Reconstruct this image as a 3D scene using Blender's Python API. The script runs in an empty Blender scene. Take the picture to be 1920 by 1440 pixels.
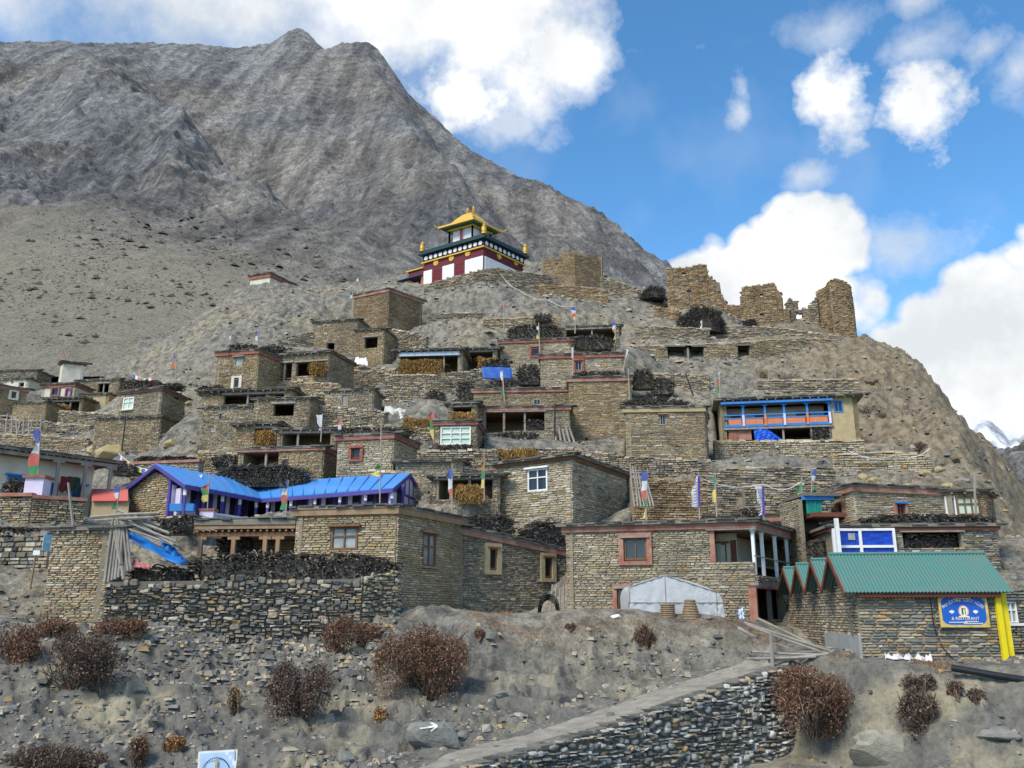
import bpy, math, random
import numpy as np
from mathutils import Vector, Matrix

rnd = random.Random(7)
nrng = np.random.default_rng(11)
R = math.radians
sc = bpy.context.scene
COL = sc.collection

# ------------------------------------------------------------------ camera
PITCH, FPX = R(15.0), 1620.0
cam_d = bpy.data.cameras.new('camera')
cam_d.sensor_width = 36.0
cam_d.lens = FPX / 1920 * 36.0
cam_d.clip_start, cam_d.clip_end = 0.3, 20000
cam = bpy.data.objects.new('camera', cam_d)
COL.objects.link(cam)
cam.location = (0, 0, 0)
cam.rotation_euler = (math.pi / 2 + PITCH, 0, 0)
sc.camera = cam
CP, SP = math.cos(PITCH), math.sin(PITCH)

# ------------------------------------------------------------------ exposure and colour
sc.view_settings.view_transform = 'Standard'
sc.view_settings.look = 'None'
sc.view_settings.exposure = 0.74
sc.view_settings.gamma = 1.0
sc.view_settings.use_curve_mapping = False
sc.render.engine = 'CYCLES'
sc.cycles.use_denoising = True
sc.cycles.max_bounces = 5
sc.cycles.diffuse_bounces = 3
sc.cycles.glossy_bounces = 2
sc.cycles.transparent_max_bounces = 6

# ------------------------------------------------------------------ sky and sun
SUN_EL, SUN_AZ = R(48), R(-140)            # azimuth from +Y towards +X: over the left shoulder
SKY_STRENGTH = 0.105
SUN_STRENGTH, SUN_ANGLE = 2.8, R(22)


def node(nt, kind, x=0, y=0, **kw):
    n = nt.nodes.new(kind)
    n.location = (x, y)
    for k, v in kw.items():
        setattr(n, k, v)
    return n


def setup_world():
    w = bpy.data.worlds.new('World')
    sc.world = w
    w.use_nodes = True
    nt = w.node_tree
    nt.nodes.clear()
    L = nt.links.new
    out = node(nt, 'ShaderNodeOutputWorld')
    bg = node(nt, 'ShaderNodeBackground')
    bg.inputs['Strength'].default_value = SKY_STRENGTH
    L(bg.outputs[0], out.inputs[0])
    sky = node(nt, 'ShaderNodeTexSky', sky_type='NISHITA')
    sky.sun_disc = False
    sky.sun_elevation = SUN_EL
    sky.sun_rotation = SUN_AZ
    sky.altitude = 4000
    sky.air_density = 1.3
    sky.dust_density = 0.4
    sky.ozone_density = 2.2
    hs = node(nt, 'ShaderNodeHueSaturation')
    hs.inputs['Hue'].default_value = .492
    hs.inputs['Saturation'].default_value = 1.2
    hs.inputs['Value'].default_value = 1.5
    L(sky.outputs[0], hs.inputs['Color'])
    tc = node(nt, 'ShaderNodeTexCoord')
    D = tc.outputs['Generated']

    def M(op, a, b=None, c=None, clamp=False):
        n = node(nt, 'ShaderNodeMath', operation=op, use_clamp=clamp)
        for i, v in enumerate((a, b, c)):
            if v is None:
                continue
            if isinstance(v, (int, float)):
                n.inputs[i].default_value = v
            else:
                L(v, n.inputs[i])
        return n.outputs[0]

    def noise(scale, detail, rough=0.55, dist=0.0, src=D):
        n = node(nt, 'ShaderNodeTexNoise')
        n.inputs['Scale'].default_value = scale
        n.inputs['Detail'].default_value = detail
        n.inputs['Roughness'].default_value = rough
        n.inputs['Distortion'].default_value = dist
        L(src, n.inputs['Vector'])
        return n

    sep = node(nt, 'ShaderNodeSeparateXYZ')
    L(D, sep.inputs[0])
    az = M('ARCTAN2', sep.outputs[0], sep.outputs[1])
    el = M('ARCSINE', sep.outputs[2])
    n1 = noise(10.0, 10, 0.6)                # billow detail of the cloud edges
    vo = node(nt, 'ShaderNodeTexVoronoi', feature='F1')
    vo.inputs['Scale'].default_value = 19.0
    vo.inputs['Detail'].default_value = 1.5
    vo.inputs['Roughness'].default_value = .55
    L(D, vo.inputs['Vector'])
    lobes = M('MULTIPLY_ADD', vo.outputs['Distance'], 1.0, -.38)
    n2 = noise(2.3, 5, 0.55)                 # where the loose cloud fields lie
    n4 = noise(21.0, 10, 0.6, 0.0)           # torn edges of the small clouds
    wob2 = M('MULTIPLY_ADD', n4.outputs['Fac'], 5.0, -2.5)
    wob = M('MULTIPLY_ADD', n1.outputs['Fac'], 3.8, -1.9)
    # cumulus heads as soft ellipses in azimuth / elevation (degrees): az, el, half widths, edge softness, wobble
    heads = [(20.6, 22.8, 4.2, 3.6, .16, .45), (16.6, 21.4, 4.8, 3.1, .16, .45), (12.8, 21.7, 3.4, 1.7, .25, .6), (19.0, 18.6, 6.8, 3.4, .16, .4),
             (30.0, 14.6, 8.0, 6.2, .14, .4), (25.8, 13.8, 5.6, 5.0, .16, .4), (35.0, 16.0, 7.0, 5.8, .14, .4),
             (-3.2, 38.4, 7.6, 4.6, .8, .8), (2.4, 36.0, 3.6, 3.0, 1.0, 1.1), (-12.0, 42.0, 13., 6.0, .9, .8), (-27.0, 40.5, 18., 6.5, 1.0, .6), (-4.4, 33.6, 2.8, 2.0, 1.0, 1.2), (-.2, 31.6, 2.2, 1.1, 1.3, 1.6),
             (28.4, 29.6, 1.9, 1.8, .9, 2.0), (23.0, 31.0, 1.5, 2.0, 1.1, 2.2), (16.7, 31.4, .7, 1.1, 1.3, 1.7), (17.0, 32.6, .5, .8, 1.3, 1.7),
             (32.4, 31.8, .9, .8, 1.4, 1.8), (29.2, 33.2, 1.6, .9, 1.9, 2.4), (20.8, 27.0, 1.0, .6, 1.6, 2.0), (33.8, 30.2, 1.0, 1.1, 1.5, 1.8), (28.7, 35.4, 1.0, .9, 1.6, 2.0), (26.0, 21.6, 2.2, 1.3, 1.6, 2.2), (23.6, 35.0, 1.4, .8, 2.2, 2.2),
             (-60, 25, 16, 9, .5, .9), (62, 24, 15, 8, .5, .9), (140, 30, 22, 9, .5, .9), (-130, 32, 20, 8, .5, .9), (175, 22, 12, 6, .5, .9), (95, 38, 12, 6, .7, 1.0), (-95, 40, 14, 6, .7, 1.0)]
    total = None
    for (a0, e0, wa, we, soft, wv) in heads:
        u = M('DIVIDE', M('SUBTRACT', az, R(a0)), R(wa) / math.cos(R(e0)))
        v = M('DIVIDE', M('SUBTRACT', el, R(e0)), R(we))
        d = M('SQRT', M('ADD', M('MULTIPLY', u, u), M('MULTIPLY', v, v)))
        d = M('MULTIPLY_ADD', wob, wv * (.34 if soft < .5 else .85), d) if wa > 3 else M('MULTIPLY_ADD', wob2, .75, M('MULTIPLY_ADD', wob, .5, d))
        if soft < .5:
            d = M('MULTIPLY_ADD', lobes, .34, d)
        k = M('DIVIDE', M('SUBTRACT', 1.0 + soft * .5, d), soft, clamp=True)
        if soft > 1.2 and wa < 3:            # thin wisps stay half clear
            k = M('MULTIPLY', k, .6)
        total = k if total is None else M('MAXIMUM', total, k)
    veil = M('MULTIPLY', M('SUBTRACT', n2.outputs['Fac'], 0.5, clamp=True), 1.6)
    total = M('MAXIMUM', total, M('MINIMUM', veil, .22))
    # sunlit cloud white, greyer in the thick lower body
    n3 = noise(6.0, 7, 0.6)
    ramp = node(nt, 'ShaderNodeValToRGB')
    ramp.color_ramp.elements[0].position = .40
    ramp.color_ramp.elements[0].color = (4.5, 4.75, 4.95, 1)
    ramp.color_ramp.elements[1].position = .60
    ramp.color_ramp.elements[1].color = (6.3, 6.35, 6.4, 1)
    L(n3.outputs['Fac'], ramp.inputs[0])
    mix = node(nt, 'ShaderNodeMix', data_type='RGBA')
    L(total, mix.inputs[0])
    L(hs.outputs[0], mix.inputs[6])
    L(ramp.outputs[0], mix.inputs[7])
    L(mix.outputs[2], bg.inputs['Color'])


setup_world()
sun_d = bpy.data.lights.new('sun', 'SUN')
sun_d.energy = SUN_STRENGTH
sun_d.angle = SUN_ANGLE
sun_d.color = (1.0, 0.92, 0.78)
sun = bpy.data.objects.new('sun', sun_d)
COL.objects.link(sun)
sdir = Vector((math.sin(SUN_AZ) * math.cos(SUN_EL), math.cos(SUN_AZ) * math.cos(SUN_EL), math.sin(SUN_EL)))
sun.rotation_euler = sdir.to_track_quat('Z', 'Y').to_euler()


# ------------------------------------------------------------------ measuring helpers
def ray(px, py):
    u, v = (px - 960) / FPX, (720 - py) / FPX
    return np.array([u, CP - v * SP, SP + v * CP])


def at(px, py, Y):
    d = ray(px, py)
    return d * (Y / d[1])


def tz(py):
    d = ray(960, py)
    return d[2] / d[1]


def atz(px, Y, z):
    t = z / Y
    v = (t * CP - SP) / (CP + t * SP)
    return np.array([(px - 960) / FPX * Y / (CP - v * SP), Y, z])


def proj(P):
    x, y, z = P
    d = y * CP + z * SP
    return 960 + FPX * x / d, 720 - FPX * (z * CP - y * SP) / d


# ------------------------------------------------------------------ noise
class Noise2:
    def __init__(s, seed):
        g = np.random.default_rng(seed)
        s.p = g.random(65536).astype(np.float32)

    def v(s, x, y):
        xi, yi = np.floor(x).astype(np.int64), np.floor(y).astype(np.int64)
        fx, fy = x - xi, y - yi
        fx, fy = fx * fx * fx * (fx * (fx * 6 - 15) + 10), fy * fy * fy * (fy * (fy * 6 - 15) + 10)

        def h(a, b):
            return s.p[(a * 73856093 ^ b * 19349663 ^ (a * b * 83)) & 65535]
        a, b, c, d = h(xi, yi), h(xi + 1, yi), h(xi, yi + 1), h(xi + 1, yi + 1)
        return (a * (1 - fx) + b * fx) * (1 - fy) + (c * (1 - fx) + d * fx) * fy

    def fbm(s, x, y, oct=5, gain=.5, lac=2.03, ridged=False):
        r, amp, tot = 0, 1, 0
        for i in range(oct):
            n = s.v(x + i * 17.3, y - i * 9.1)
            n = 1 - np.abs(2 * n - 1) if ridged else n
            r = r + n * amp
            tot += amp
            amp *= gain
            ca, sa = math.cos(.6), math.sin(.6)
            x, y = (x * ca - y * sa) * lac, (x * sa + y * ca) * lac
        return r / tot


NZ = Noise2(3)


# ------------------------------------------------------------------ materials
MATS = {}


def mat(name, col, rough=.85, col2=None, scale=4.0, detail=6, bump=0.0, bscale=None, metal=0.0, spec=.3, contrast=.25, stretch=(1, 1, 1), alpha=1.0, trans=0.0):
    if name in MATS:
        return MATS[name]
    m = bpy.data.materials.new(name)
    m.use_nodes = True
    nt = m.node_tree
    L = nt.links.new
    b = nt.nodes['Principled BSDF']
    b.inputs['Roughness'].default_value = rough
    b.inputs['Metallic'].default_value = metal
    b.inputs['Specular IOR Level'].default_value = spec
    if alpha < 1:
        b.inputs['Alpha'].default_value = alpha
    tc = node(nt, 'ShaderNodeTexCoord')
    mp = node(nt, 'ShaderNodeMapping')
    mp.inputs['Scale'].default_value = stretch
    L(tc.outputs['Object'], mp.inputs[0])
    n = node(nt, 'ShaderNodeTexNoise')
    n.inputs['Scale'].default_value = scale
    n.inputs['Detail'].default_value = detail
    n.inputs['Roughness'].default_value = .62
    L(mp.outputs[0], n.inputs['Vector'])
    rp = node(nt, 'ShaderNodeValToRGB')
    c2 = col2 if col2 else tuple(c * .62 for c in col)
    rp.color_ramp.elements[0].position = .5 - contrast
    rp.color_ramp.elements[0].color = (*c2, 1)
    rp.color_ramp.elements[1].position = .5 + contrast * .6
    rp.color_ramp.elements[1].color = (*col, 1)
    L(n.outputs['Fac'], rp.inputs[0])
    L(rp.outputs[0], b.inputs['Base Color'])
    if bump > 0:
        nb = node(nt, 'ShaderNodeTexNoise')
        nb.inputs['Scale'].default_value = bscale or scale * 3
        nb.inputs['Detail'].default_value = 8
        nb.inputs['Roughness'].default_value = .65
        L(mp.outputs[0], nb.inputs['Vector'])
        bp = node(nt, 'ShaderNodeBump')
        bp.inputs['Strength'].default_value = bump
        bp.inputs['Distance'].default_value = .05
        L(nb.outputs['Fac'], bp.inputs['Height'])
        L(bp.outputs[0], b.inputs['Normal'])
    MATS[name] = m
    return m


def piecemat(name, cols, rough=.9, grain=9.0, bump=.5, dist=.03, dirt=.32, warm=None):
    """colour picked per loose piece (stone, stick), with grain and relief on top"""
    if name in MATS:
        return MATS[name]
    m = bpy.data.materials.new(name)
    m.use_nodes = True
    nt = m.node_tree
    L = nt.links.new
    b = nt.nodes['Principled BSDF']
    b.inputs['Roughness'].default_value = rough
    b.inputs['Specular IOR Level'].default_value = .2
    g = node(nt, 'ShaderNodeNewGeometry')
    oi = node(nt, 'ShaderNodeObjectInfo')
    ad = node(nt, 'ShaderNodeMath', operation='ADD')
    L(g.outputs['Random Per Island'], ad.inputs[0])
    L(oi.outputs['Random'], ad.inputs[1])
    fr = node(nt, 'ShaderNodeMath', operation='FRACT')
    L(ad.outputs[0], fr.inputs[0])
    rp = node(nt, 'ShaderNodeValToRGB')
    cr = rp.color_ramp
    cr.interpolation = 'CONSTANT' if len(cols) > 6 else 'LINEAR'
    tot = sum(w for _, w in cols)
    pos = 0
    while len(cr.elements) < len(cols):
        cr.elements.new(.5)
    for e, (c, w) in zip(cr.elements, cols):
        e.position = pos / tot
        e.color = (*c, 1)
        pos += w
    L(fr.outputs[0], rp.inputs[0])
    tc = node(nt, 'ShaderNodeTexCoord')
    n = node(nt, 'ShaderNodeTexNoise')
    n.inputs['Scale'].default_value = grain
    n.inputs['Detail'].default_value = 7
    n.inputs['Roughness'].default_value = .68
    L(g.outputs['Position'], n.inputs['Vector'])
    n2 = node(nt, 'ShaderNodeTexNoise')
    n2.inputs['Scale'].default_value = .55
    n2.inputs['Detail'].default_value = 4
    L(g.outputs['Position'], n2.inputs['Vector'])
    mr = node(nt, 'ShaderNodeMapRange')
    mr.inputs[1].default_value, mr.inputs[2].default_value = .28, .72
    mr.inputs[3].default_value, mr.inputs[4].default_value = 1 - dirt, 1 + dirt * .55
    L(n.outputs['Fac'], mr.inputs[0])
    mr2 = node(nt, 'ShaderNodeMapRange')
    mr2.inputs[1].default_value, mr2.inputs[2].default_value = .3, .7
    mr2.inputs[3].default_value, mr2.inputs[4].default_value = .74, 1.18
    L(n2.outputs['Fac'], mr2.inputs[0])
    mu = node(nt, 'ShaderNodeMath', operation='MULTIPLY')
    L(mr.outputs[0], mu.inputs[0])
    L(mr2.outputs[0], mu.inputs[1])
    vm = node(nt, 'ShaderNodeVectorMath', operation='SCALE')
    L(rp.outputs[0], vm.inputs[0])
    L(mu.outputs[0], vm.inputs['Scale'])
    L(vm.outputs[0], b.inputs['Base Color'])
    if bump:
        bp = node(nt, 'ShaderNodeBump')
        bp.inputs['Strength'].default_value = bump
        bp.inputs['Distance'].default_value = dist
        L(n.outputs['Fac'], bp.inputs['Height'])
        L(bp.outputs[0], b.inputs['Normal'])
    MATS[name] = m
    return m


TAN, OCH, GRY, DGR, PAL, BRN = (.41, .325, .215), (.42, .285, .135), (.335, .285, .22), (.20, .172, .138), (.52, .46, .365), (.31, .205, .125)
STONE = {
    'tan': piecemat('stone_tan', [(TAN, 3), ((.29, .25, .165), 2), (GRY, 2), (DGR, 1), (PAL, 1.2), (OCH, .8), (TAN, 2), (BRN, .7)]),
    'tan_b': piecemat('stone_tan_warm', [((.40, .32, .195), 3), ((.35, .275, .17), 2), (TAN, 2), (BRN, 1.6), (PAL, .8), (OCH, 1.2), ((.27, .21, .13), 1.2)]),
    'tan_c': piecemat('stone_tan_grey', [((.36, .325, .245), 3), (GRY, 2.4), (TAN, 2), (PAL, 1.4), (DGR, .9), ((.31, .27, .19), 1.6), (OCH, .4)]),
    'grey': piecemat('stone_grey', [(GRY, 3), (DGR, 1.6), (TAN, 2), (PAL, 1), (GRY, 2), ((.27, .22, .13), 1.3), ((.16, .155, .14), 1.4)]),
    'brown': piecemat('stone_brown', [(BRN, 2.5), ((.30, .21, .115), 2.4), (TAN, 1.6), ((.2, .15, .1), 1.2), (OCH, .8), (GRY, 1), ((.35, .28, .18), 1)]),
    'pale': piecemat('stone_pale', [((.41, .37, .275), 3), (PAL, 2.5), (TAN, 2), (GRY, 1.2), ((.37, .32, .22), 2), (OCH, .5), (DGR, .5)]),
    'gold': piecemat('stone_gold', [((.42, .34, .205), 3), ((.38, .31, .195), 3), (PAL, 1.3), (OCH, 1.0), (TAN, 2), (GRY, .7), ((.30, .22, .11), .8)]),
    'slate': piecemat('stone_slate', [((.20, .205, .19), 3), (GRY, 2.2), ((.12, .13, .135), 1.3), (TAN, 1.2), (OCH, .7), ((.17, .175, .165), 2), (PAL, .6), ((.3, .19, .09), .35)]),
    'rubble': piecemat('stone_rubble', [((.20, .195, .175), 3), (DGR, 2.4), ((.15, .148, .135), 2), (PAL, 1.1), (GRY, 2), ((.5, .47, .40), .7), (TAN, 1.3), (OCH, .4), ((.10, .10, .095), 1.3)]),
    'river': piecemat('stone_river', [((.34, .33, .30), 2.4), ((.21, .208, .195), 2.2), ((.48, .46, .41), 2.4), (GRY, 2), ((.58, .56, .51), 1.6), ((.14, .14, .135), 1.2), (TAN, 1.0), (OCH, .25)]),
    'scree': piecemat('stone_scree', [((.20, .195, .18), 3), ((.14, .14, .13), 2), (GRY, 2), ((.33, .31, .26), 1), (TAN, .8), ((.1, .1, .1), 1.2), (OCH, .3)]),
}
MORTAR = mat('mortar', (.27, .23, .16), .95, scale=6, bump=.4)
MORTARD = mat('mortar_dark', (.165, .15, .122), .95, scale=6, bump=.4)
WOOD_P = piecemat('firewood', [((.085, .073, .064), 3.5), ((.05, .045, .04), 2.5), ((.15, .125, .105), 2.2), ((.27, .235, .195), 1.6), ((.115, .095, .075), 2), ((.06, .052, .047), 1.6), ((.20, .165, .13), 1.2)], grain=22, bump=.4, dirt=.4)
WOOD_D = piecemat('dark_brush', [((.06, .052, .048), 3), ((.035, .032, .03), 3), ((.10, .085, .07), 1.5), ((.16, .14, .115), .5)], grain=22, bump=.4, dirt=.4)
WOOD_G = piecemat('driftwood', [((.30, .275, .24), 3), ((.22, .2, .175), 3), ((.15, .135, .12), 2), ((.38, .35, .31), 1)], grain=18, bump=.4, dirt=.4)
STRAW = piecemat('straw', [((.40, .24, .075), 3), ((.30, .165, .05), 3), ((.48, .32, .13), 2), ((.20, .11, .04), 1.5)], grain=6, bump=0, dirt=.35)
EARTH = mat('roof_earth', (.235, .21, .17), .95, (.13, .118, .098), scale=1.6, bump=.5, bscale=9)
SLATE = piecemat('slate_edge', [((.15, .145, .13), 3), ((.10, .10, .095), 2), ((.22, .205, .175), 1.5), ((.075, .075, .075), 1)], grain=8)
RED = mat('red_paint', (.235, .062, .045), .85, (.30, .17, .125), scale=2.2, bump=.2, contrast=.2, stretch=(1, 1, 2.5))
REDF = mat('faded_red_paint', (.285, .10, .075), .9, (.36, .25, .18), scale=1.8, bump=.2, contrast=.22)
CLAY = mat('clay_plaster', (.42, .34, .20), .95, (.31, .245, .145), scale=2.5, bump=.4)
CREAM = mat('cream_plaster', (.62, .58, .48), .9, (.45, .41, .33), scale=1.2, bump=.15)
WHITE = mat('white_paint', (.74, .74, .74), .7, (.60, .59, .57), scale=1.5, bump=.06)
WOODB = mat('brown_wood', (.20, .105, .055), .75, (.11, .055, .03), scale=3, bump=.25, stretch=(1, 1, .25))
WOODR = mat('red_brown_wood', (.165, .055, .032), .7, (.10, .035, .022), scale=3, bump=.2)
WOODT = mat('tan_wood', (.32, .21, .125), .85, (.2, .125, .075), scale=3, bump=.3, stretch=(1, 1, .3))
WOODGR = mat('grey_wood', (.30, .275, .24), .9, (.17, .15, .13), scale=3, bump=.4, stretch=(1, 1, .2))
GLASS = mat('window_glass', (.022, .026, .032), .08, (.012, .014, .018), scale=.8, spec=.5)
GLASSP = mat('curtained_glass', (.33, .35, .34), .25, (.10, .11, .115), scale=1.6, spec=.5)
BLUE = mat('blue_paint', (.035, .20, .56), .6, (.03, .15, .42), scale=2, bump=.05)
NAVY = mat('navy_paint', (.02, .05, .16), .6, scale=2)
PURP = mat('purple_paint', (.085, .06, .28), .6, (.065, .045, .21), scale=2, bump=.05)
LILAC = mat('lilac_white_paint', (.62, .58, .72), .7, (.5, .46, .6), scale=1.5)
ORANGE = mat('orange_paint', (.62, .20, .075), .7, (.48, .15, .06), scale=3)
# ------------------------------------------------------------------ objects
def put(o, parent=None):
    COL.objects.link(o)
    if parent is not None:
        o.parent = parent
    return o


def tag(o, label=None, cat=None, group=None, kind=None):
    if label: o['label'] = label
    if cat: o['category'] = cat
    if group: o['group'] = group
    if kind: o['kind'] = kind
    return o


def thing(name, label, cat, loc=(0, 0, 0), group=None):
    o = bpy.data.objects.new(name, None)
    o.empty_display_size = .3
    o.location = tuple(float(c) for c in loc)
    put(o)
    return tag(o, label, cat, group)


def wloc(o):
    p = np.zeros(3)
    while o is not None:
        p += np.array(o.location)
        o = o.parent
    return p


def rawmesh(name, verts, faces, smooth=False):
    """verts (n,3); faces: list of int arrays (k, c), one per corner count"""
    me = bpy.data.meshes.new(name)
    verts = np.asarray(verts, np.float32)
    faces = [np.asarray(f, np.int32) for f in faces if len(f)]
    me.vertices.add(len(verts))
    me.vertices.foreach_set('co', verts.ravel())
    nl = sum(f.size for f in faces)
    npoly = sum(len(f) for f in faces)
    me.loops.add(nl)
    me.polygons.add(npoly)
    me.loops.foreach_set('vertex_index', np.concatenate([f.ravel() for f in faces]))
    tot = np.concatenate([np.full(len(f), f.shape[1], np.int32) for f in faces])
    st = np.concatenate([[0], np.cumsum(tot)[:-1]]).astype(np.int32)
    me.polygons.foreach_set('loop_start', st)
    me.polygons.foreach_set('use_smooth', np.full(npoly, smooth, bool))
    me.update(calc_edges=True)
    return me


class MB:
    """collects shapes in world coordinates; build() makes ONE mesh object of them"""

    def __init__(s):
        s.v, s.f, s.n = [], {}, 0

    def add(s, verts, faces):
        verts = np.asarray(verts, float).reshape(-1, 3)
        s.v.append(verts)
        for f in faces:
            s.f.setdefault(len(f), []).append([i + s.n for i in f])
        s.n += len(verts)
        return s

    def addmany(s, verts, faces):
        """verts (k, m, 3) copies of one shape, faces: list of index tuples into m"""
        k, m, _ = verts.shape
        s.v.append(verts.reshape(-1, 3))
        off = s.n + np.arange(k) * m
        for f in faces:
            arr = off[:, None] + np.array(f)[None]
            s.f.setdefault(len(f), []).extend(arr.tolist())
        s.n += k * m
        return s

    def hexa(s, p):
        """8 corners: bottom 0-3 counter-clockwise, top 4-7"""
        return s.add(p, [(3, 2, 1, 0), (4, 5, 6, 7), (0, 1, 5, 4), (1, 2, 6, 5), (2, 3, 7, 6), (3, 0, 4, 7)])

    def box(s, a, b):
        x0, y0, z0 = a
        x1, y1, z1 = b
        return s.hexa([(x0, y0, z0), (x1, y0, z0), (x1, y1, z0), (x0, y1, z0), (x0, y0, z1), (x1, y0, z1), (x1, y1, z1), (x0, y1, z1)])

    def prism(s, poly, z0, z1, zt=None):
        """upright prism over a polygon of xy points; zt: top height per point"""
        n = len(poly)
        zt = zt if zt is not None else [z1] * n
        zb = z0 if hasattr(z0, '__len__') else [z0] * n
        vs = [(p[0], p[1], b) for p, b in zip(poly, zb)] + [(p[0], p[1], t) for p, t in zip(poly, zt)]
        fs = [tuple(range(n - 1, -1, -1)), tuple(range(n, 2 * n))] + [(i, (i + 1) % n, n + (i + 1) % n, n + i) for i in range(n)]
        return s.add(vs, fs)

    def fbox(s, F, u0, u1, v0, v1, n0, n1):
        P = F.p
        return s.hexa([P(u0, v0, n1), P(u1, v0, n1), P(u1, v0, n0), P(u0, v0, n0), P(u0, v1, n1), P(u1, v1, n1), P(u1, v1, n0), P(u0, v1, n0)])

    def bar(s, a, b, w, h=None, up=(0, 0, 1)):
        a, b = np.array(a, float), np.array(b, float)
        h = h or w
        d = b - a
        d = d / (np.linalg.norm(d) + 1e-9)
        up = np.array(up, float)
        if abs(d @ up) > .95:
            up = np.array([0., 1, 0])
        x = np.cross(d, up)
        x /= np.linalg.norm(x)
        y = np.cross(x, d)
        c = [(-1, -1), (1, -1), (1, 1), (-1, 1)]
        return s.hexa([a + x * i * w / 2 + y * j * h / 2 for i, j in c][::-1] + [b + x * i * w / 2 + y * j * h / 2 for i, j in c][::-1])

    def tube(s, pts, r, n=6, cap=True):
        pts = np.array(pts, float)
        r = r if hasattr(r, '__len__') else [r] * len(pts)
        vs = []
        for i, p in enumerate(pts):
            d = pts[min(i + 1, len(pts) - 1)] - pts[max(i - 1, 0)]
            d = d / (np.linalg.norm(d) + 1e-9)
            up = np.array([0, 0, 1.]) if abs(d[2]) < .9 else np.array([0, 1., 0])
            x = np.cross(d, up)
            x /= np.linalg.norm(x)
            y = np.cross(x, d)
            for k in range(n):
                a = 2 * math.pi * k / n
                vs.append(p + (x * math.cos(a) + y * math.sin(a)) * r[i])
        fs = []
        for i in range(len(pts) - 1):
            for k in range(n):
                fs.append((i * n + k, (i + 1) * n + k, (i + 1) * n + (k + 1) % n, i * n + (k + 1) % n))
        if cap:
            fs.append(tuple(range(n)))
            fs.append(tuple(range(len(pts) * n - 1, (len(pts) - 1) * n - 1, -1)))
        return s.add(vs, fs)

    def lathe(s, c, prof, n=12):
        vs = []
        for r, z in prof:
            for k in range(n):
                a = 2 * math.pi * k / n
                vs.append((c[0] + r * math.cos(a), c[1] + r * math.sin(a), c[2] + z))
        fs = []
        for i in range(len(prof) - 1):
            for k in range(n):
                fs.append((i * n + k, i * n + (k + 1) % n, (i + 1) * n + (k + 1) % n, (i + 1) * n + k))
        fs.append(tuple(range(n - 1, -1, -1)))
        fs.append(tuple(range((len(prof) - 1) * n, len(prof) * n)))
        return s.add(vs, fs)

    def grid(s, P, close=False):
        """P (a,b,3) grid of points"""
        P = np.asarray(P, float)
        a, b, _ = P.shape
        fs = []
        for i in range(a - 1):
            for j in range(b - 1):
                fs.append((i * b + j, i * b + j + 1, (i + 1) * b + j + 1, (i + 1) * b + j))
        return s.add(P.reshape(-1, 3), fs)

    def build(s, name, material, parent=None, smooth=False):
        v = np.concatenate(s.v) if s.v else np.zeros((0, 3))
        if parent is not None:
            v = v - wloc(parent)
            o = bpy.data.objects.new(name, rawmesh(name, v, list(s.f.values()), smooth))
        else:
            c = np.array([(v[:, 0].min() + v[:, 0].max()) / 2, (v[:, 1].min() + v[:, 1].max()) / 2, v[:, 2].min()])
            o = bpy.data.objects.new(name, rawmesh(name, v - c, list(s.f.values()), smooth))
            o.location = c
        o.data.materials.append(material)
        return put(o, parent)


class Face:
    """an upright wall plane: O lower left seen from outside, U along, N outwards; zb/zt lower and upper edge over u"""

    def __init__(s, A, B, zb, zt0, zt1=None, zb1=None):
        s.O = np.array([A[0], A[1], zb])
        d = np.array([B[0] - A[0], B[1] - A[1], 0.])
        s.W = float(np.linalg.norm(d))
        s.U = d / s.W
        s.N = np.cross(s.U, (0, 0, 1))
        s.h0, s.h1 = zt0 - zb, (zt0 if zt1 is None else zt1) - zb
        s.b0, s.b1 = 0., (0. if zb1 is None else zb1 - zb)
        s.H = max(s.h0, s.h1)
        s.V0 = min(s.b0, s.b1)

    def top(s, u): return s.h0 + (s.h1 - s.h0) * u / s.W
    def bot(s, u): return s.b0 + (s.b1 - s.b0) * u / s.W
    def p(s, u, v, n=0.): return s.O + s.U * u + s.N * n + np.array([0, 0, v])

    def hit(s, px, py):
        d = ray(px, py)
        t = (s.O @ s.N) / (d @ s.N)
        q = d * t - s.O
        return float(q @ s.U), float(q[2])

    def rect(s, x0, y0, x1, y1):
        xm, ym = (x0 + x1) / 2, (y0 + y1) / 2
        u0, u1 = s.hit(x0, ym)[0], s.hit(x1, ym)[0]
        v1, v0 = s.hit(xm, y0)[1], s.hit(xm, y1)[1]
        return u0, u1, v0, v1


# ------------------------------------------------------------------ masonry
def unit_stone(seed, n=8, roundness=.75):
    """one worked stone in a unit box, front and back rings pulled in: 44 triangles"""
    g = random.Random(seed)
    vs = []
    ring = []
    for k in range(n):
        a = 2 * math.pi * (k + .5) / n + g.uniform(-.12, .12)
        c, s_ = math.cos(a), math.sin(a)
        e = .55 if roundness < .9 else .8
        x = math.copysign(abs(c) ** e, c) * .5 * g.uniform(.9, 1.0)
        z = math.copysign(abs(s_) ** e, s_) * .5 * g.uniform(.86, 1.0)
        ring.append((x, z))
    for y, q in ((-.5, .72), (-.12, 1.0), (.5, .8)):
        for x, z in ring:
            vs.append((x * q + g.uniform(-.03, .03), y + g.uniform(-.06, .06), z * q + g.uniform(-.03, .03)))
    fs = [tuple(range(n)), tuple(range(3 * n - 1, 2 * n - 1, -1))]
    for r in range(2):
        for k in range(n):
            fs.append((r * n + k, (r + 1) * n + k, (r + 1) * n + (k + 1) % n, r * n + (k + 1) % n))
    return np.array(vs), fs


STONE_VARS = {}


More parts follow.
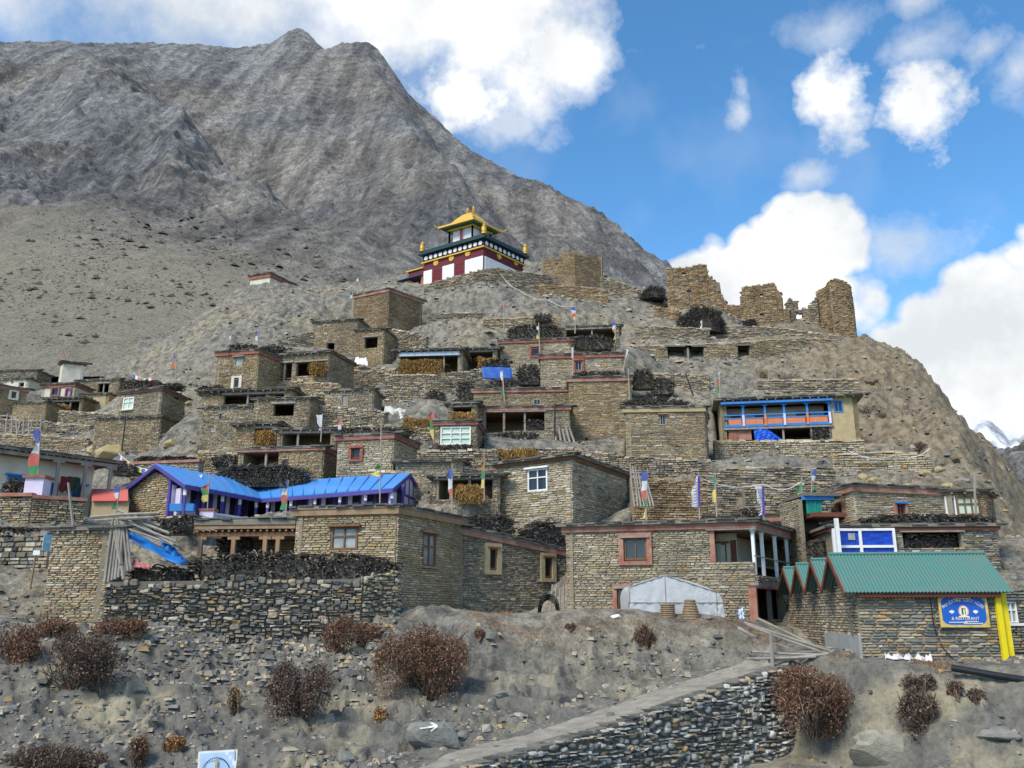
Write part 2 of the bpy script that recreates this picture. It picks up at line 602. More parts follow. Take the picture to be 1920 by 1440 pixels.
def stone_meshes(kind):
    if kind not in STONE_VARS:
        out = []
        for i in range(7):
            v, f = unit_stone(100 + i, roundness=.95 if kind == 'river' else .7)
            d = {}
            for q in f:
                d.setdefault(len(q), []).append(q)
            me = rawmesh('stone', v, list(d.values()), smooth=kind in ('river',))
            me.materials.append(STONE[kind])
            out.append(me)
        STONE_VARS[kind] = out
    return STONE_VARS[kind]


def layout(F, ls, hs, holes=(), rough=.35, g=None):
    """courses of stones over a face: rows (u, v, length, height)"""
    g = g or rnd
    rows = []
    v = F.V0
    while v < F.H:
        h = hs * g.uniform(1 - rough, 1 + rough)
        u = g.uniform(-ls * .5, 0)
        while u < F.W:
            l = ls * g.uniform(.45, 1.75)
            u0, u1 = max(u, 0.), min(u + l, F.W)
            um, vm = (u0 + u1) / 2, v + h / 2
            if u1 - u0 > .25 * hs and vm < F.top(um) and vm > F.bot(um):
                cut = False
                for a, b, c, d in holes:
                    if u1 > a and u0 < b and vm > c and vm < d:
                        if um < a: u1 = a
                        elif um > b: u0 = b
                        else: cut = True
                if not cut and u1 - u0 > .25 * hs:
                    if rough > .4:            # random rubble: courses break up
                        hh = h * g.choice((.7, .85, 1.0, 1.0, 1.25, 1.7))
                        rows.append((u0, v + g.uniform(-.35, .35) * h, u1 - u0, hh))
                    else:
                        rows.append((u0, v, u1 - u0, h))
            u += l
        v += h
    return np.array(rows).reshape(-1, 4)


def masonry(F, rows, parent, kind, depth=.13, own=0, gap=.009, batter=0.0, gen=None):
    """lay stones proud of the wall plane; the largest `own` in view become objects of their own"""
    if not len(rows):
        return
    g = gen or nrng
    k = len(rows)
    u, v, l, h = rows.T
    cu, cv = u + l / 2, v + h / 2
    dep = depth * g.uniform(.55, 1.25, k)
    own_i = np.zeros(k, bool)
    if own:
        own_i[np.argsort(-(l * h))[:own]] = True
        U, N = Vector(F.U), Vector(F.N)
        mes = stone_meshes(kind)
        base = wloc(parent)
        rot = Matrix((U, -N, Vector((0, 0, 1)))).transposed().to_4x4()
        for i in np.nonzero(own_i)[0]:
            o = bpy.data.objects.new('stone', mes[rnd.randrange(7)])
            c = F.p(cu[i], cv[i], dep[i] * .3 - batter * cv[i]) - base
            o.matrix_local = Matrix.Translation(c) @ rot @ Matrix.Rotation(rnd.uniform(-.05, .05) * (5 if kind in ('river', 'rubble') else 1), 4, 'Y') @ Matrix.Diagonal((l[i] - gap, dep[i] * 1.25, h[i] - gap * .8, 1))
            COL.objects.link(o)
            o.parent = parent
    idx = np.nonzero(~own_i)[0]
    if len(idx):
        m = len(idx)
        u, v, l, h, dep, cv = u[idx], v[idx], l[idx], h[idx], dep[idx], cv[idx]
        j = lambda s: g.uniform(-s, s, m)
        # 4 corners on the wall plane and 4 in front, pulled in and shaken
        q = np.zeros((m, 8, 3))
        for c, (a, b) in enumerate(((0, 0), (1, 0), (1, 1), (0, 1))):
            su, sv = (gap / 2 if a == 0 else -gap / 2), (gap / 2 if b == 0 else -gap / 2)
            uu = u + a * l + su + j(1) * l * .03
            vv = v + b * h + sv + j(1) * h * .10
            ins_u, ins_v = (1 - 2 * a) * np.minimum(l * .12, .03), (1 - 2 * b) * h * .16
            for lay in (0, 1):
                pu, pv = uu + (ins_u if lay else 0), vv + (ins_v if lay else 0)
                pn = (dep * g.uniform(.72, 1.08, m) if lay else np.full(m, -.02)) - batter * cv
                q[:, c + 4 * lay] = F.O + pu[:, None] * F.U + pn[:, None] * F.N + pv[:, None] * np.array([0, 0, 1.])
        b = MB()
        b.addmany(q, [(4, 5, 6, 7), (0, 1, 5, 4), (1, 2, 6, 5), (2, 3, 7, 6), (3, 0, 4, 7)])
        o = b.build('stones', STONE[kind], parent)
        o['kind'] = 'stuff'


def wall_slab(mb, F, holes, t=.35, n0=0.0):
    """a wall of thickness t behind the face plane, in panels round its openings"""
    us = sorted({0., F.W} | {min(max(x, 0), F.W) for h in holes for x in h[:2]})
    vs = sorted({F.V0, F.H} | {min(max(x, F.V0), F.H) for h in holes for x in h[2:]})
    for i in range(len(us) - 1):
        for j in range(len(vs) - 1):
            u0, u1, v0, v1 = us[i], us[i + 1], vs[j], vs[j + 1]
            um, vm = (u0 + u1) / 2, (v0 + v1) / 2
            if any(a < um < b and c < vm < d for a, b, c, d in holes):
                continue
            ta, tb = min(v1, F.top(u0)), min(v1, F.top(u1))
            ba, bb = max(v0, F.bot(u0)), max(v0, F.bot(u1))
            if ta <= ba and tb <= bb:
                continue
            ta, tb = max(ta, ba), max(tb, bb)
            P = F.p
            mb.hexa([P(u0, ba, n0), P(u1, bb, n0), P(u1, bb, n0 - t), P(u0, ba, n0 - t), P(u0, ta, n0), P(u1, tb, n0), P(u1, tb, n0 - t), P(u0, ta, n0 - t)])
# ------------------------------------------------------------------ the village as data
# C: near upright edge (column, top row, foot row, metres away); L / R: far ends of its left and right faces (column, metres farther);
# ('d', m): that face runs square to the other one for m metres
W1 = dict(frame=WOODB, nx=2, ny=1)
WD = dict(frame=WOODGR, nx=1, ny=1)
WH = dict(hole=True)


def op(posts=(), **k):
    return dict(open=True, posts=posts, **k)


HOUSES = [
    # --- front row
    dict(n='stone_house', lab='golden stone house with brown timber windows beside the firewood wall and wooden porch', C=(745, 952, 1150, 38), L=(557, 1.0), R=(868, 5.2), s='gold', ls=.36, hs=.105, own=150, cor=WOODT,
         w=[('L', 621, 988, 671, 1031, dict(frame=WOODB, nx=2, ny=2, lintel=WOODB, pane=GLASSP)), ('R', 791, 1000, 816, 1062, dict(frame=WOODB, nx=2, ny=2, lintel=WOODT, sill=WOODGR, pane=GLASSP))]),
    dict(n='stone_house', lab='dark rubble house with sloping red cornice and two clay-edged slit windows', C=(868, 992, 1152, 43.2), L=('d', 5), R=(1060, 3.6), dropR=.85, s='grey', ls=.26, hs=.09, own=150, cor=REDF,
         w=[('R', 916, 1029, 930, 1067, dict(frame=WOODB, nx=1, ny=1, surround=(CLAY, .27), lintel=WOODB)), ('R', 1019, 1046, 1033, 1082, dict(frame=WOODB, nx=1, ny=1, surround=(CLAY, .25), lintel=WOODB))]),
    dict(n='stone_house', lab='two-storey stone house with white balcony posts and a red-edged window behind the plastic tent', C=(1410, 979, 1163, 40), L=(1061, 2.4), R=(1510, 8.0), s='tan', ls=.34, hs=.11, own=200, cor=REDF, ov=.35,
         w=[('L', 1170, 1009, 1213, 1050, dict(frame=WOODB, nx=2, ny=1, surround=(REDF, .24), lintel=WOODGR)), ('L', 1158, 1104, 1178, 1160, dict(frame=WOODB, nx=1, ny=1, surround=(REDF, .2), lintel=WOODGR)),
            ('L', 1331, 993, 1420, 1054, op()), ('R', 1400, 1004, 1506, 1082, op()), ('R', 1413, 1100, 1470, 1163, op())]),
    dict(n='stone_shed', lab='narrow stone shed with small triangular vent and grey poles leaning on its side', C=(213, 994, 1172, 33), L=(100, .4), R=(238, 1.6), s='tan', ls=.3, hs=.085, own=150, cor=None, ov=.12, w=[]),
    # --- right side
    dict(n='stone_house', lab='red-corniced stone house with small red window and clay-edged wall above green shed', C=(1599, 912, 1000, 43.6), L=(1556, 2.6), R=(1767, 1.4), s='pale', ls=.33, hs=.1, cor=REDF,
         w=[('R', 1679, 945, 1695, 967, dict(frame=WOODR, nx=2, ny=2, lintel=BLUE, surround=(REDF, .14))), ('L', 1574, 947, 1583, 967, dict(frame=WOODR, nx=1, ny=1, surround=(REDF, .12)))]),
    dict(n='house_annex', lab='annex with pale green panes and blue curtain beside red brick pier', C=(1842, 922, 990, 44.6), L=(1769, .3), R=(1858, 2.5), s='brown', ls=.3, hs=.1, cor=None, ov=.3,
         w=[('L', 1769, 930, 1792, 966, dict(frame=WHITE, nx=2, ny=1, pane='curtain')), ('L', 1793, 930, 1838, 966, dict(frame=WOODB, nx=3, ny=2, pane='green'))]),
    dict(n='stone_house', lab='low stone store with blue sheet front and a niche stacked with wood', C=(1866, 987, 1075, 41.2), L=(1558, .6), R=('d', 3.5), s='slate', ls=.3, hs=.09, cor=WOODR, cth=.16, ov=.25,
         w=[('L', 1562, 996, 1674, 1040, op()), ('L', 1693, 997, 1803, 1028, op())]),
    dict(n='stone_house', lab='plain stone house with red cornice behind the white balcony posts', C=(1519, 968, 1115, 48.6), L=(1326, .8), R=('d', 3), s='grey', ls=.32, hs=.1, cor=REDF, w=[]),
    # --- middle band
    dict(n='stone_house', lab='pale stone house with white cross-bar window under dark sloping eaves', C=(1070, 856, 992, 48), L=(932, 3.0), R=(1173, 7.0), s='pale', ls=.42, hs=.12, own=150, cor=WOODB, cth=.18, ov=.4,
         w=[('L', 990, 879, 1027, 921, dict(frame=WHITE, nx=2, ny=2, lintel=WHITE))]),
    dict(n='stone_house', lab='squat stone house with one red-framed window and firewood along its roof', C=(737, 815, 893, 54), L=(634, .8), R=(782, 3.6), s='pale', ls=.36, hs=.11, cor=RED,
         w=[('L', 660, 841, 676, 860, dict(frame=WOODR, nx=1, ny=1, surround=(RED, .2), lintel=RED))]),
    dict(n='stone_house', lab='large plain stone house with tan cornice, one small window and roof firewood', C=(1319, 765, 870, 58), L=(1172, .3), R=(1324, 4), s='tan', ls=.34, hs=.1, cor=CLAY,
         w=[('L', 1237, 778, 1248, 797, dict(frame=WOODGR, nx=2, ny=1, lintel=WOODT))]),
    dict(n='stone_house', lab='tall tower-like stone house with faded red cornice and no windows', C=(1182, 708, 846, 64), L=(1066, .4), R=('d', 5), s='tan', ls=.34, hs=.1, cor=REDF,
         w=[('L', 1148, 829, 1153, 836, WH), ('L', 1098, 822, 1102, 827, WH), ('L', 1130, 820, 1134, 825, WH)]),
    dict(n='stone_house', lab='open-fronted stone house with dark doorway and firewood heaped in its loggia', C=(1067, 764, 850, 62.5), L=(889, .4), R=('d', 4), s='tan', ls=.34, hs=.1, cor=REDF, cth=.2,
         w=[('L', 911, 773, 943, 812, op()), ('L', 947, 772, 1021, 808, op((984,)))]),
    dict(n='stone_house', lab='long low upper storey of stone with a small square window under red cornice', C=(1068, 730, 768, 66.5), L=(888, .5), R=('d', 4), s='tan', ls=.34, hs=.1, cor=REDF, cth=.2,
         w=[('L', 1000, 748, 1014, 760, dict(frame=WOODGR, nx=2, ny=1))]),
    dict(n='stone_house', lab='red-corniced stone house with a red-edged window and a roof ledge of wood', C=(1168, 664, 735, 70), L=(1013, .6), R=('d', 4), s='pale', ls=.36, hs=.11, cor=RED,
         w=[('L', 1078, 677, 1091, 695, dict(frame=WOODGR, nx=2, ny=1, surround=(RED, .2), lintel=RED))]),
    dict(n='stone_house', lab='upper stone house with long red cornice, round red opening and roof firewood', C=(1108, 635, 700, 75), L=(937, 1.0), R=('d', 5), s='pale', ls=.36, hs=.11, cor=RED, cth=.2,
         w=[('L', 996, 653, 1012, 668, dict(frame=RED, nx=1, ny=1, surround=(RED, .16)))]),
    dict(n='open_shed', lab='dark open shed behind heaped firewood above the long red cornice', C=(1160, 612, 645, 80), L=(1054, .6), R=('d', 3), s='grey', cor=None, w=[('L', 1062, 617, 1154, 640, op((1110,)))]),
    dict(n='open_shed', lab='straw-filled open shed with a pale blue strip along its eave', C=(866, 657, 712, 72.5), L=(744, .5), R=('d', 4), s='tan', cor=None, ov=.4, w=[('L', 750, 667, 862, 703, op((832,)))]),
    dict(n='open_shed', lab='small open hay shed beside the straw-filled shed', C=(931, 655, 700, 75.5), L=(869, .4), R=('d', 4), s='tan', cor=None, ov=.35, w=[('L', 874, 660, 926, 692, op())]),
    dict(n='open_shed', lab='small shed with straw above the pale green window', C=(893, 757, 794, 61.5), L=(840, .3), R=('d', 3), s='tan', cor=None, ov=.3, w=[('L', 847, 763, 890, 790, op())]),
    dict(n='stone_house', lab='little house front of pale green panes under a red cornice', C=(893, 792, 842, 58), L=(816, .3), R=('d', 3.5), s='tan', cor=RED, cth=.18, w=[('L', 826, 800, 883, 834, dict(frame=WHITE, nx=3, ny=3, pane='green'))]),
    dict(n='open_shed', lab='low dark shed roofed with flat slates behind the purple gable', C=(935, 893, 940, 50), L=(812, .5), R=('d', 3), s='grey', cor=None, ov=.4, w=[('L', 818, 899, 925, 936, op((845, 880)))]),
    dict(n='open_shed', lab='long flat-roofed store on the slope above the purple gable', C=(866, 866, 898, 52.5), L=(742, .4), R=('d', 3), s='tan', cor=None, ov=.3, w=[]),
    # --- balcony house
    dict(n='balcony_house', lab='clay-plastered house with long blue and orange balcony high on the slope', C=(1606, 743, 827, 64), L=(1350, 1.7), R=('d', 4.5), s='tan', fin=CLAY, cor=None, ov=.5,
         w=[('L', 1362, 757, 1556, 798, op()), ('L', 1362, 803, 1560, 825, op((1469, 1522, 1557))), ('L', 1563, 751, 1580, 773, dict(frame=BLUE, nx=2, ny=1))]),
    # --- left hillside cluster
    dict(n='stone_house', lab='tall stone house under grey crag with red cornice and firewood parapet', C=(485, 658, 735, 69), L=(408, .8), R=(539, 3.5), s='tan', cor=RED,
         w=[('L', 440, 670, 456, 687, dict(frame=WOODGR, nx=1, ny=1, pane=GLASSP, lintel=WOODGR)), ('L', 440, 711, 449, 727, dict(frame=WOODGR, nx=1, ny=1, surround=(CREAM, .25)))]),
    dict(n='open_shed', lab='two-bay open shed with straw next to tall stone house', C=(617, 661, 742, 70.5), L=(507, 1.2), R=(664, 4), s='tan', cor=None, ov=.3, w=[('L', 511, 681, 547, 714, op((533,))), ('L', 556, 678, 612, 704, op())]),
    dict(n='open_shed', lab='long open veranda shed with three dark bays on the left hillside', C=(546, 731, 775, 66), L=(379, .8), R=('d', 4), s='tan', cor=None, ov=.4, w=[('L', 419, 739, 532, 762, op((464, 499)))]),
    dict(n='stone_house', lab='broad blank stone house front with one slit window below the long veranda shed', C=(481, 762, 855, 63), L=(380, .6), R=('d', 5), s='tan', cor=None, w=[('L', 411, 775, 417, 787, WD)]),
    dict(n='stone_house', lab='stone house with a square dark opening half filled with stones', C=(580, 748, 803, 62), L=(477, .4), R=(640, 5), s='tan', cor=None, w=[('L', 513, 757, 551, 780, op())]),
    dict(n='open_shed', lab='hay loft with golden straw behind slender posts', C=(520, 796, 838, 60), L=(443, .4), R=('d', 3), s='tan', cor=None, ov=.4, w=[('L', 477, 803, 513, 834, op((505,)))]),
    dict(n='open_shed', lab='upper open porch with single post and banner beside hay loft', C=(630, 806, 845, 58.6), L=(521, .3), R=('d', 3), s='tan', cor=None, ov=.3, w=[('L', 527, 812, 622, 840, op((558,)))]),
    dict(n='stone_house', lab='stone house with pinkish cornice and an open porch on one post', C=(607, 840, 905, 56), L=(448, .8), R=(635, 3), s='tan', cor=REDF, cth=.16,
         w=[('L', 453, 848, 522, 880, op((498,))), ('L', 529, 862, 540, 880, dict(frame=WOODR, nx=1, ny=1))]),
    dict(n='stone_house', lab='stone house with white corner window and banded roof above yellow boulders', C=(304, 729, 812, 73), L=(226, 1.6), R=(347, 4), s='tan', cor=REDF, cth=.16, ov=.35,
         w=[('L', 231, 745, 251, 768, dict(frame=WHITE, nx=2, ny=2, pane='green', sill=CREAM)), ('R', 325, 741, 336, 752, dict(frame=WOODGR, nx=1, ny=1))]),
    dict(n='stone_house', lab='big battered stone base with a lean-to edge beside yellow boulders', C=(302, 782, 872, 70.5), L=(180, .8), R=('d', 3), s='tan', cor=None, ov=.25, w=[]),
    dict(n='stone_house', lab='square stone house with red cornice just below the temple wall', C=(729, 543, 625, 88), L=(661, 2.2), R=(792, 3.6), s='brown', cor=REDF, w=[]),
    dict(n='stone_house', lab='ruinous stone block with one dark window below the square stone house', C=(671, 600, 672, 84), L=(588, 1.0), R=(700, 4), s='tan', cor=None, ov=.1, w=[('L', 613, 643, 627, 658, WH)]),
    dict(n='stone_house', lab='low stone hut with a wide dark doorway on the bare earth slope', C=(720, 618, 690, 81), L=(668, .6), R=(742, 3), s='tan', cor=None, ov=.15, w=[('L', 684, 632, 708, 653, op())]),
    dict(n='stone_house', lab='half-buried stone hut with a plank door in the rubble slope', C=(700, 731, 770, 66), L=(610, .6), R=(716, 3), s='tan', cor=None, ov=.15, w=[('L', 640, 739, 653, 762, dict(frame=WOODGR, nx=1, ny=1, pane=WOODGR))]),
    dict(n='temple_hut', lab='small lone cream shrine with red frieze on bare slope below the mountain', C=(507, 513, 537, 118), L=(470, 1.2), R=(556, 5), s='tan', fin=CREAM, cor=RED, cth=.55, ov=.3, w=[]),
    # --- far left hamlet
    dict(n='white_hut', lab='tiny cream tower house in the far hamlet', C=(119, 679, 714, 101), L=(114, 1.0), R=(159, 1.0), s='tan', fin=CREAM, cor=WOODR, cth=.15, ov=.3, w=[]),
    dict(n='white_house', lab='white hamlet house with blue and purple windows under red cornice', C=(141, 720, 752, 94), L=(80, .6), R=('d', 3), s='tan', fin=CREAM, cor=RED, cth=.3, ov=.3,
         w=[('L', 99, 729, 110, 740, dict(frame=NAVY, nx=1, ny=1, surround=(RED, .2))), ('L', 125, 731, 132, 746, dict(frame=PURP, nx=1, ny=1, surround=(RED, .15), pane='lilac'))]),
    dict(n='stone_house', lab='stone hamlet house with cream-edged window and red roof band', C=(-40, 718, 770, 89), L=('d', 3), R=(52, 3), s='tan', cor=REDF, w=[('R', 21, 736, 30, 746, dict(frame=WOODB, nx=1, ny=1, surround=(CREAM, .25)))]),
    dict(n='white_hut', lab='low cream hut with two dark openings above the stone hamlet house', C=(55, 711, 733, 98), L=(8, .5), R=('d', 3), s='tan', fin=CREAM, cor=None, w=[('L', 35, 717, 45, 725, WH), ('L', 21, 715, 25, 719, WH)]),
    dict(n='stone_house', lab='stone hamlet house with one wide dark barn opening', C=(224, 712, 745, 99), L=(143, .8), R=('d', 4), s='tan', cor=None, ov=.2, w=[('L', 184, 719, 204, 736, op((194,)))]),
    dict(n='open_shed', lab='hamlet shed with brown fodder behind thin posts', C=(156, 747, 780, 91), L=(86, .5), R=('d', 3), s='tan', cor=None, ov=.4, w=[('L', 90, 753, 150, 771, op((100, 118, 131)))]),
    dict(n='stone_house', lab='low clay-washed hamlet hut with tiny window', C=(205, 739, 765, 93), L=(150, .5), R=('d', 3), s='tan', fin=CLAY, cor=None, w=[('L', 169, 745, 174, 750, WH)]),
    dict(n='stone_house', lab='low golden rubble block under the hamlet houses', C=(88, 755, 800, 88), L=(26, .5), R=('d', 3), s='gold', cor=None, ov=.05, w=[]),
    dict(n='stone_house', lab='long grey hamlet wall house against the pale slope', C=(70, 695, 722, 104), L=(-30, .6), R=('d', 3), s='grey', cor=None, ov=.2, w=[]),
    dict(n='white_house', lab='white veranda house with blue windows and a long brown roof edge', C=(-60, 838, 985, 44), L=('d', 5), R=(178, 5.0), s='tan', fin=CREAM, cor=WOODT, cth=.2, ov=1.1,
         w=[('R', 12, 893, 52, 925, dict(frame=BLUE, nx=2, ny=1, lintel=BLUE)), ('R', 94, 905, 108, 940, dict(frame=BLUE, nx=1, ny=1)), ('R', 132, 910, 157, 945, dict(frame=BLUE, nx=1, ny=1, lintel=BLUE, pane=NAVY))]),
    # --- ruins on the crest
    dict(n='stone_ruin', lab='brown roofless stone ruin beside the golden-roofed temple', C=(1076, 468, 545, 102), L=(1016, 2.5), R=(1130, 2.5), s='brown', ls=.42, hs=.12, cor=None, ov=None, rag=1,
         w=[('R', 1094, 474, 1099, 481, WH), ('L', 1042, 492, 1046, 497, WH)]),
]

# walls: corner points (column, top row, foot row, metres away)
WALLS = [
    dict(n='retaining_wall', lab='long curved stone retaining wall directly under the golden-roofed temple', p=[(795, 536, 573, 96.5), (880, 513, 571, 95.5), (921, 503, 569, 95.5), (985, 512, 566, 97), (1045, 520, 566, 98.5)], s='grey', ls=.4, hs=.12),
    dict(n='retaining_wall', lab='stone wall under the ruins with rag-edged top', p=[(1325, 612, 648, 93), (1450, 615, 646, 93), (1592, 634, 655, 92)], s='grey', ls=.4, hs=.12),
    dict(n='terrace_wall', lab='terrace wall below ruins with dark byre openings', p=[(1172, 650, 690, 86), (1290, 648, 690, 86), (1420, 641, 690, 86), (1500, 636, 678, 87), (1572, 638, 668, 88)], s='tan', ls=.4, hs=.12,
         holes=[(1252, 651, 1320, 679), (1384, 649, 1406, 674)], posts=[1290]),
    dict(n='terrace_wall', lab='long pale rubble terrace wall under the blue and orange balcony', p=[(1338, 830, 885, 62.4), (1460, 829, 880, 62), (1620, 829, 885, 61.5)], s='pale', ls=.34, hs=.12),
    dict(n='terrace_wall', lab='brown rubble terrace wall behind the tall prayer flags', p=[(1184, 898, 975, 49.5), (1325, 905, 970, 50)], s='brown', ls=.34, hs=.12),
    dict(n='terrace_wall', lab='grey tumbled terrace wall on slope behind white prayer banners', p=[(1300, 885, 975, 52), (1450, 878, 965, 53), (1565, 880, 930, 54)], s='grey', ls=.36, hs=.13),
    dict(n='terrace_wall', lab='stone wall under the straw-filled open shed', p=[(722, 704, 775, 70.3), (815, 706, 775, 70), (905, 694, 770, 70.3)], s='grey', ls=.36, hs=.11),
    dict(n='terrace_wall', lab='stone wall at the foot of tower-like house', p=[(905, 848, 880, 57.5), (1065, 842, 885, 57), (1180, 858, 900, 55.5), (1330, 868, 905, 54.5)], s='grey', ls=.34, hs=.12),
    dict(n='terrace_wall', lab='low stone wall beside the red-framed window house', p=[(782, 850, 900, 53.6), (935, 846, 900, 53.6)], s='grey', ls=.34, hs=.11),
    dict(n='terrace_wall', lab='stepped stone wall below two-bay open shed', p=[(546, 716, 752, 68.5), (640, 722, 765, 68)], s='tan', ls=.34, hs=.11),
    dict(n='terrace_wall', lab='upper hamlet field wall with poles leaning on it', p=[(-60, 786, 812, 86), (60, 790, 818, 84), (170, 800, 826, 82)], s='grey', ls=.36, hs=.12),
    dict(n='terrace_wall', lab='lower hamlet field wall above the white veranda house', p=[(-60, 815, 850, 78), (80, 818, 850, 77), (168, 826, 862, 76)], s='tan', ls=.36, hs=.12),
    dict(n='terrace_wall', lab='stone ledge wall with clay rim under white veranda house', p=[(-60, 932, 1012, 41.6), (62, 934, 1005, 41.4), (160, 944, 1000, 42.6)], s='tan', ls=.32, hs=.1, rim=REDF),
    dict(n='terrace_wall', lab='dark boulder wall below the welcome sign', p=[(-60, 1006, 1100, 37), (98, 1006, 1092, 36.2)], s='rubble', ls=.34, hs=.2),
    dict(n='terrace_wall', lab='long ragged wall under the hut with wide dark doorway', p=[(586, 670, 704, 80), (668, 690, 716, 78.6), (742, 694, 730, 77.5)], s='tan', ls=.36, hs=.12),
    dict(n='terrace_wall', lab='ledge wall in the earth slope left of the ruinous stone block', p=[(520, 640, 662, 83), (590, 622, 650, 85)], s='grey', ls=.36, hs=.12),
    dict(n='terrace_wall', lab='loose wall on the earth slope under temple wall', p=[(800, 590, 612, 90), (905, 588, 606, 90)], s='grey', ls=.36, hs=.14),
    dict(n='terrace_wall', lab='crooked wall beside tan-corniced house climbing towards byre openings', p=[(1205, 700, 735, 76), (1330, 706, 742, 74)], s='grey', ls=.36, hs=.14),
    dict(n='terrace_wall', lab='low dry wall above the balcony house roof', p=[(1420, 716, 738, 73), (1610, 712, 738, 73)], s='grey', ls=.36, hs=.14),
    dict(n='terrace_wall', lab='low terrace wall carrying the little firewood heap on bare earth', p=[(905, 600, 618, 83), (1000, 597, 616, 83), (1052, 598, 618, 83)], s='tan', ls=.36, hs=.11),
    dict(n='terrace_wall', lab='tumbled wall right of the opening half filled with stones', p=[(596, 762, 805, 63.5), (660, 768, 812, 62.5), (722, 775, 818, 61.5)], s='grey', ls=.36, hs=.13),
    dict(n='terrace_wall', lab='wall across the rubble slope left of straw shed', p=[(640, 694, 734, 77), (724, 700, 738, 75.5)], s='grey', ls=.36, hs=.13),
    dict(n='terrace_wall', lab='wall stepping down left of the stone house with pinkish cornice', p=[(372, 848, 898, 58.5), (448, 852, 900, 57.5)], s='tan', ls=.34, hs=.11),
    dict(n='terrace_wall', lab='field wall between hamlet and battered stone base', p=[(112, 772, 802, 88), (228, 778, 815, 85)], s='grey', ls=.36, hs=.12),
    dict(n='terrace_wall', lab='red-rimmed wall behind the blue gable', p=[(248, 872, 915, 57), (375, 868, 912, 56)], s='pale', ls=.34, hs=.11, rim=REDF),
    dict(n='terrace_wall', lab='tumbled wall below the boulder slope behind teal shed', p=[(1395, 915, 960, 50.5), (1480, 912, 958, 50.5), (1560, 905, 950, 50.5)], s='grey', ls=.34, hs=.13),
    dict(n='terrace_wall', lab='rubble wall above the red-corniced house and boulders', p=[(1560, 856, 900, 57), (1660, 850, 898, 57), (1745, 858, 900, 56.5)], s='pale', ls=.36, hs=.14),
    dict(n='terrace_wall', lab='crumbling wall under the brown roofless ruin', p=[(1010, 536, 572, 97.5), (1080, 538, 576, 97.5), (1140, 545, 582, 97.5)], s='brown', ls=.4, hs=.13),
    dict(n='terrace_wall', lab='broken wall between brown ruin and small brush heap', p=[(1125, 520, 560, 101), (1165, 532, 566, 100.5), (1205, 548, 575, 100)], s='grey', ls=.4, hs=.13),
    dict(n='terrace_wall', lab='collapsed wall under corner ruin and big brush mound', p=[(1225, 575, 612, 96.5), (1275, 585, 616, 95.5)], s='brown', ls=.4, hs=.13),
    dict(n='terrace_wall', lab='rough wall on the slope below the terrace with byre openings', p=[(1190, 612, 646, 90), (1330, 618, 650, 90)], s='grey', ls=.4, hs=.13),
    dict(n='terrace_wall', lab='wall footing under the long firewood below the white cloth frame', p=[(640, 826, 842, 59.5), (735, 800, 822, 60.5), (815, 806, 838, 60)], s='grey', ls=.34, hs=.12),
    dict(n='terrace_wall', lab='short wall between straw shed and square stone house', p=[(735, 618, 650, 84), (800, 632, 662, 82.5)], s='grey', ls=.36, hs=.13),
    dict(n='terrace_wall', lab='stone facing behind the purple gable', p=[(690, 886, 925, 53), (790, 888, 925, 52.8), (900, 880, 905, 52.8)], s='tan', ls=.34, hs=.11),
    dict(n='stone_ruin', lab='broken corner ruin with a square sky hole beside the brush mound', p=[(1249, 506, 580, 99), (1262, 504, 580, 98.7), (1290, 503, 580, 98.5), (1308, 497, 580, 98.2), (1324, 498, 580, 98), (1328, 515, 580, 98), (1341, 528, 585, 97.8), (1343, 540, 585, 97.7), (1356, 556, 588, 97.5), (1364, 573, 590, 97.4), (1392, 574, 606, 97)], s='brown', ls=.42, hs=.13, holes=[(1279, 511, 1286, 517), (1289, 544, 1296, 551)], th=.7),
    dict(n='stone_ruin', lab='square broken ruin wall between two gaps of sky', p=[(1388, 570, 606, 96.5), (1391, 541, 606, 96.3), (1397, 540, 606, 96), (1430, 535, 606, 95.6), (1453, 532, 606, 95.4), (1457, 542, 606, 95.4), (1466, 556, 606, 95.2), (1468, 580, 606, 95.2), (1480, 582, 606, 95)], s='brown', ls=.42, hs=.13, holes=[(1425, 551, 1431, 556), (1425, 588, 1432, 595)], th=.7),
    dict(n='stone_ruin', lab='low jagged ruin stump with a little dark doorway', p=[(1474, 580, 606, 97), (1479, 560, 606, 97), (1486, 561, 606, 97), (1487, 566, 606, 97), (1496, 566, 606, 97), (1498, 582, 606, 97), (1515, 579, 606, 96.8), (1532, 556, 600, 96.5)], s='grey', ls=.42, hs=.13, holes=[(1493, 587, 1505, 598)], th=.7),
    dict(n='stone_ruin', lab='tall leaning ruin tower at the hill edge', p=[(1530, 548, 612, 97), (1548, 540, 620, 95.5), (1556, 527, 628, 94), (1566, 524, 634, 93.8), (1583, 528, 640, 93.8), (1593, 535, 642, 94), (1597, 560, 642, 95.5), (1600, 585, 640, 97)], s='brown', ls=.42, hs=.13, th=.8),
]

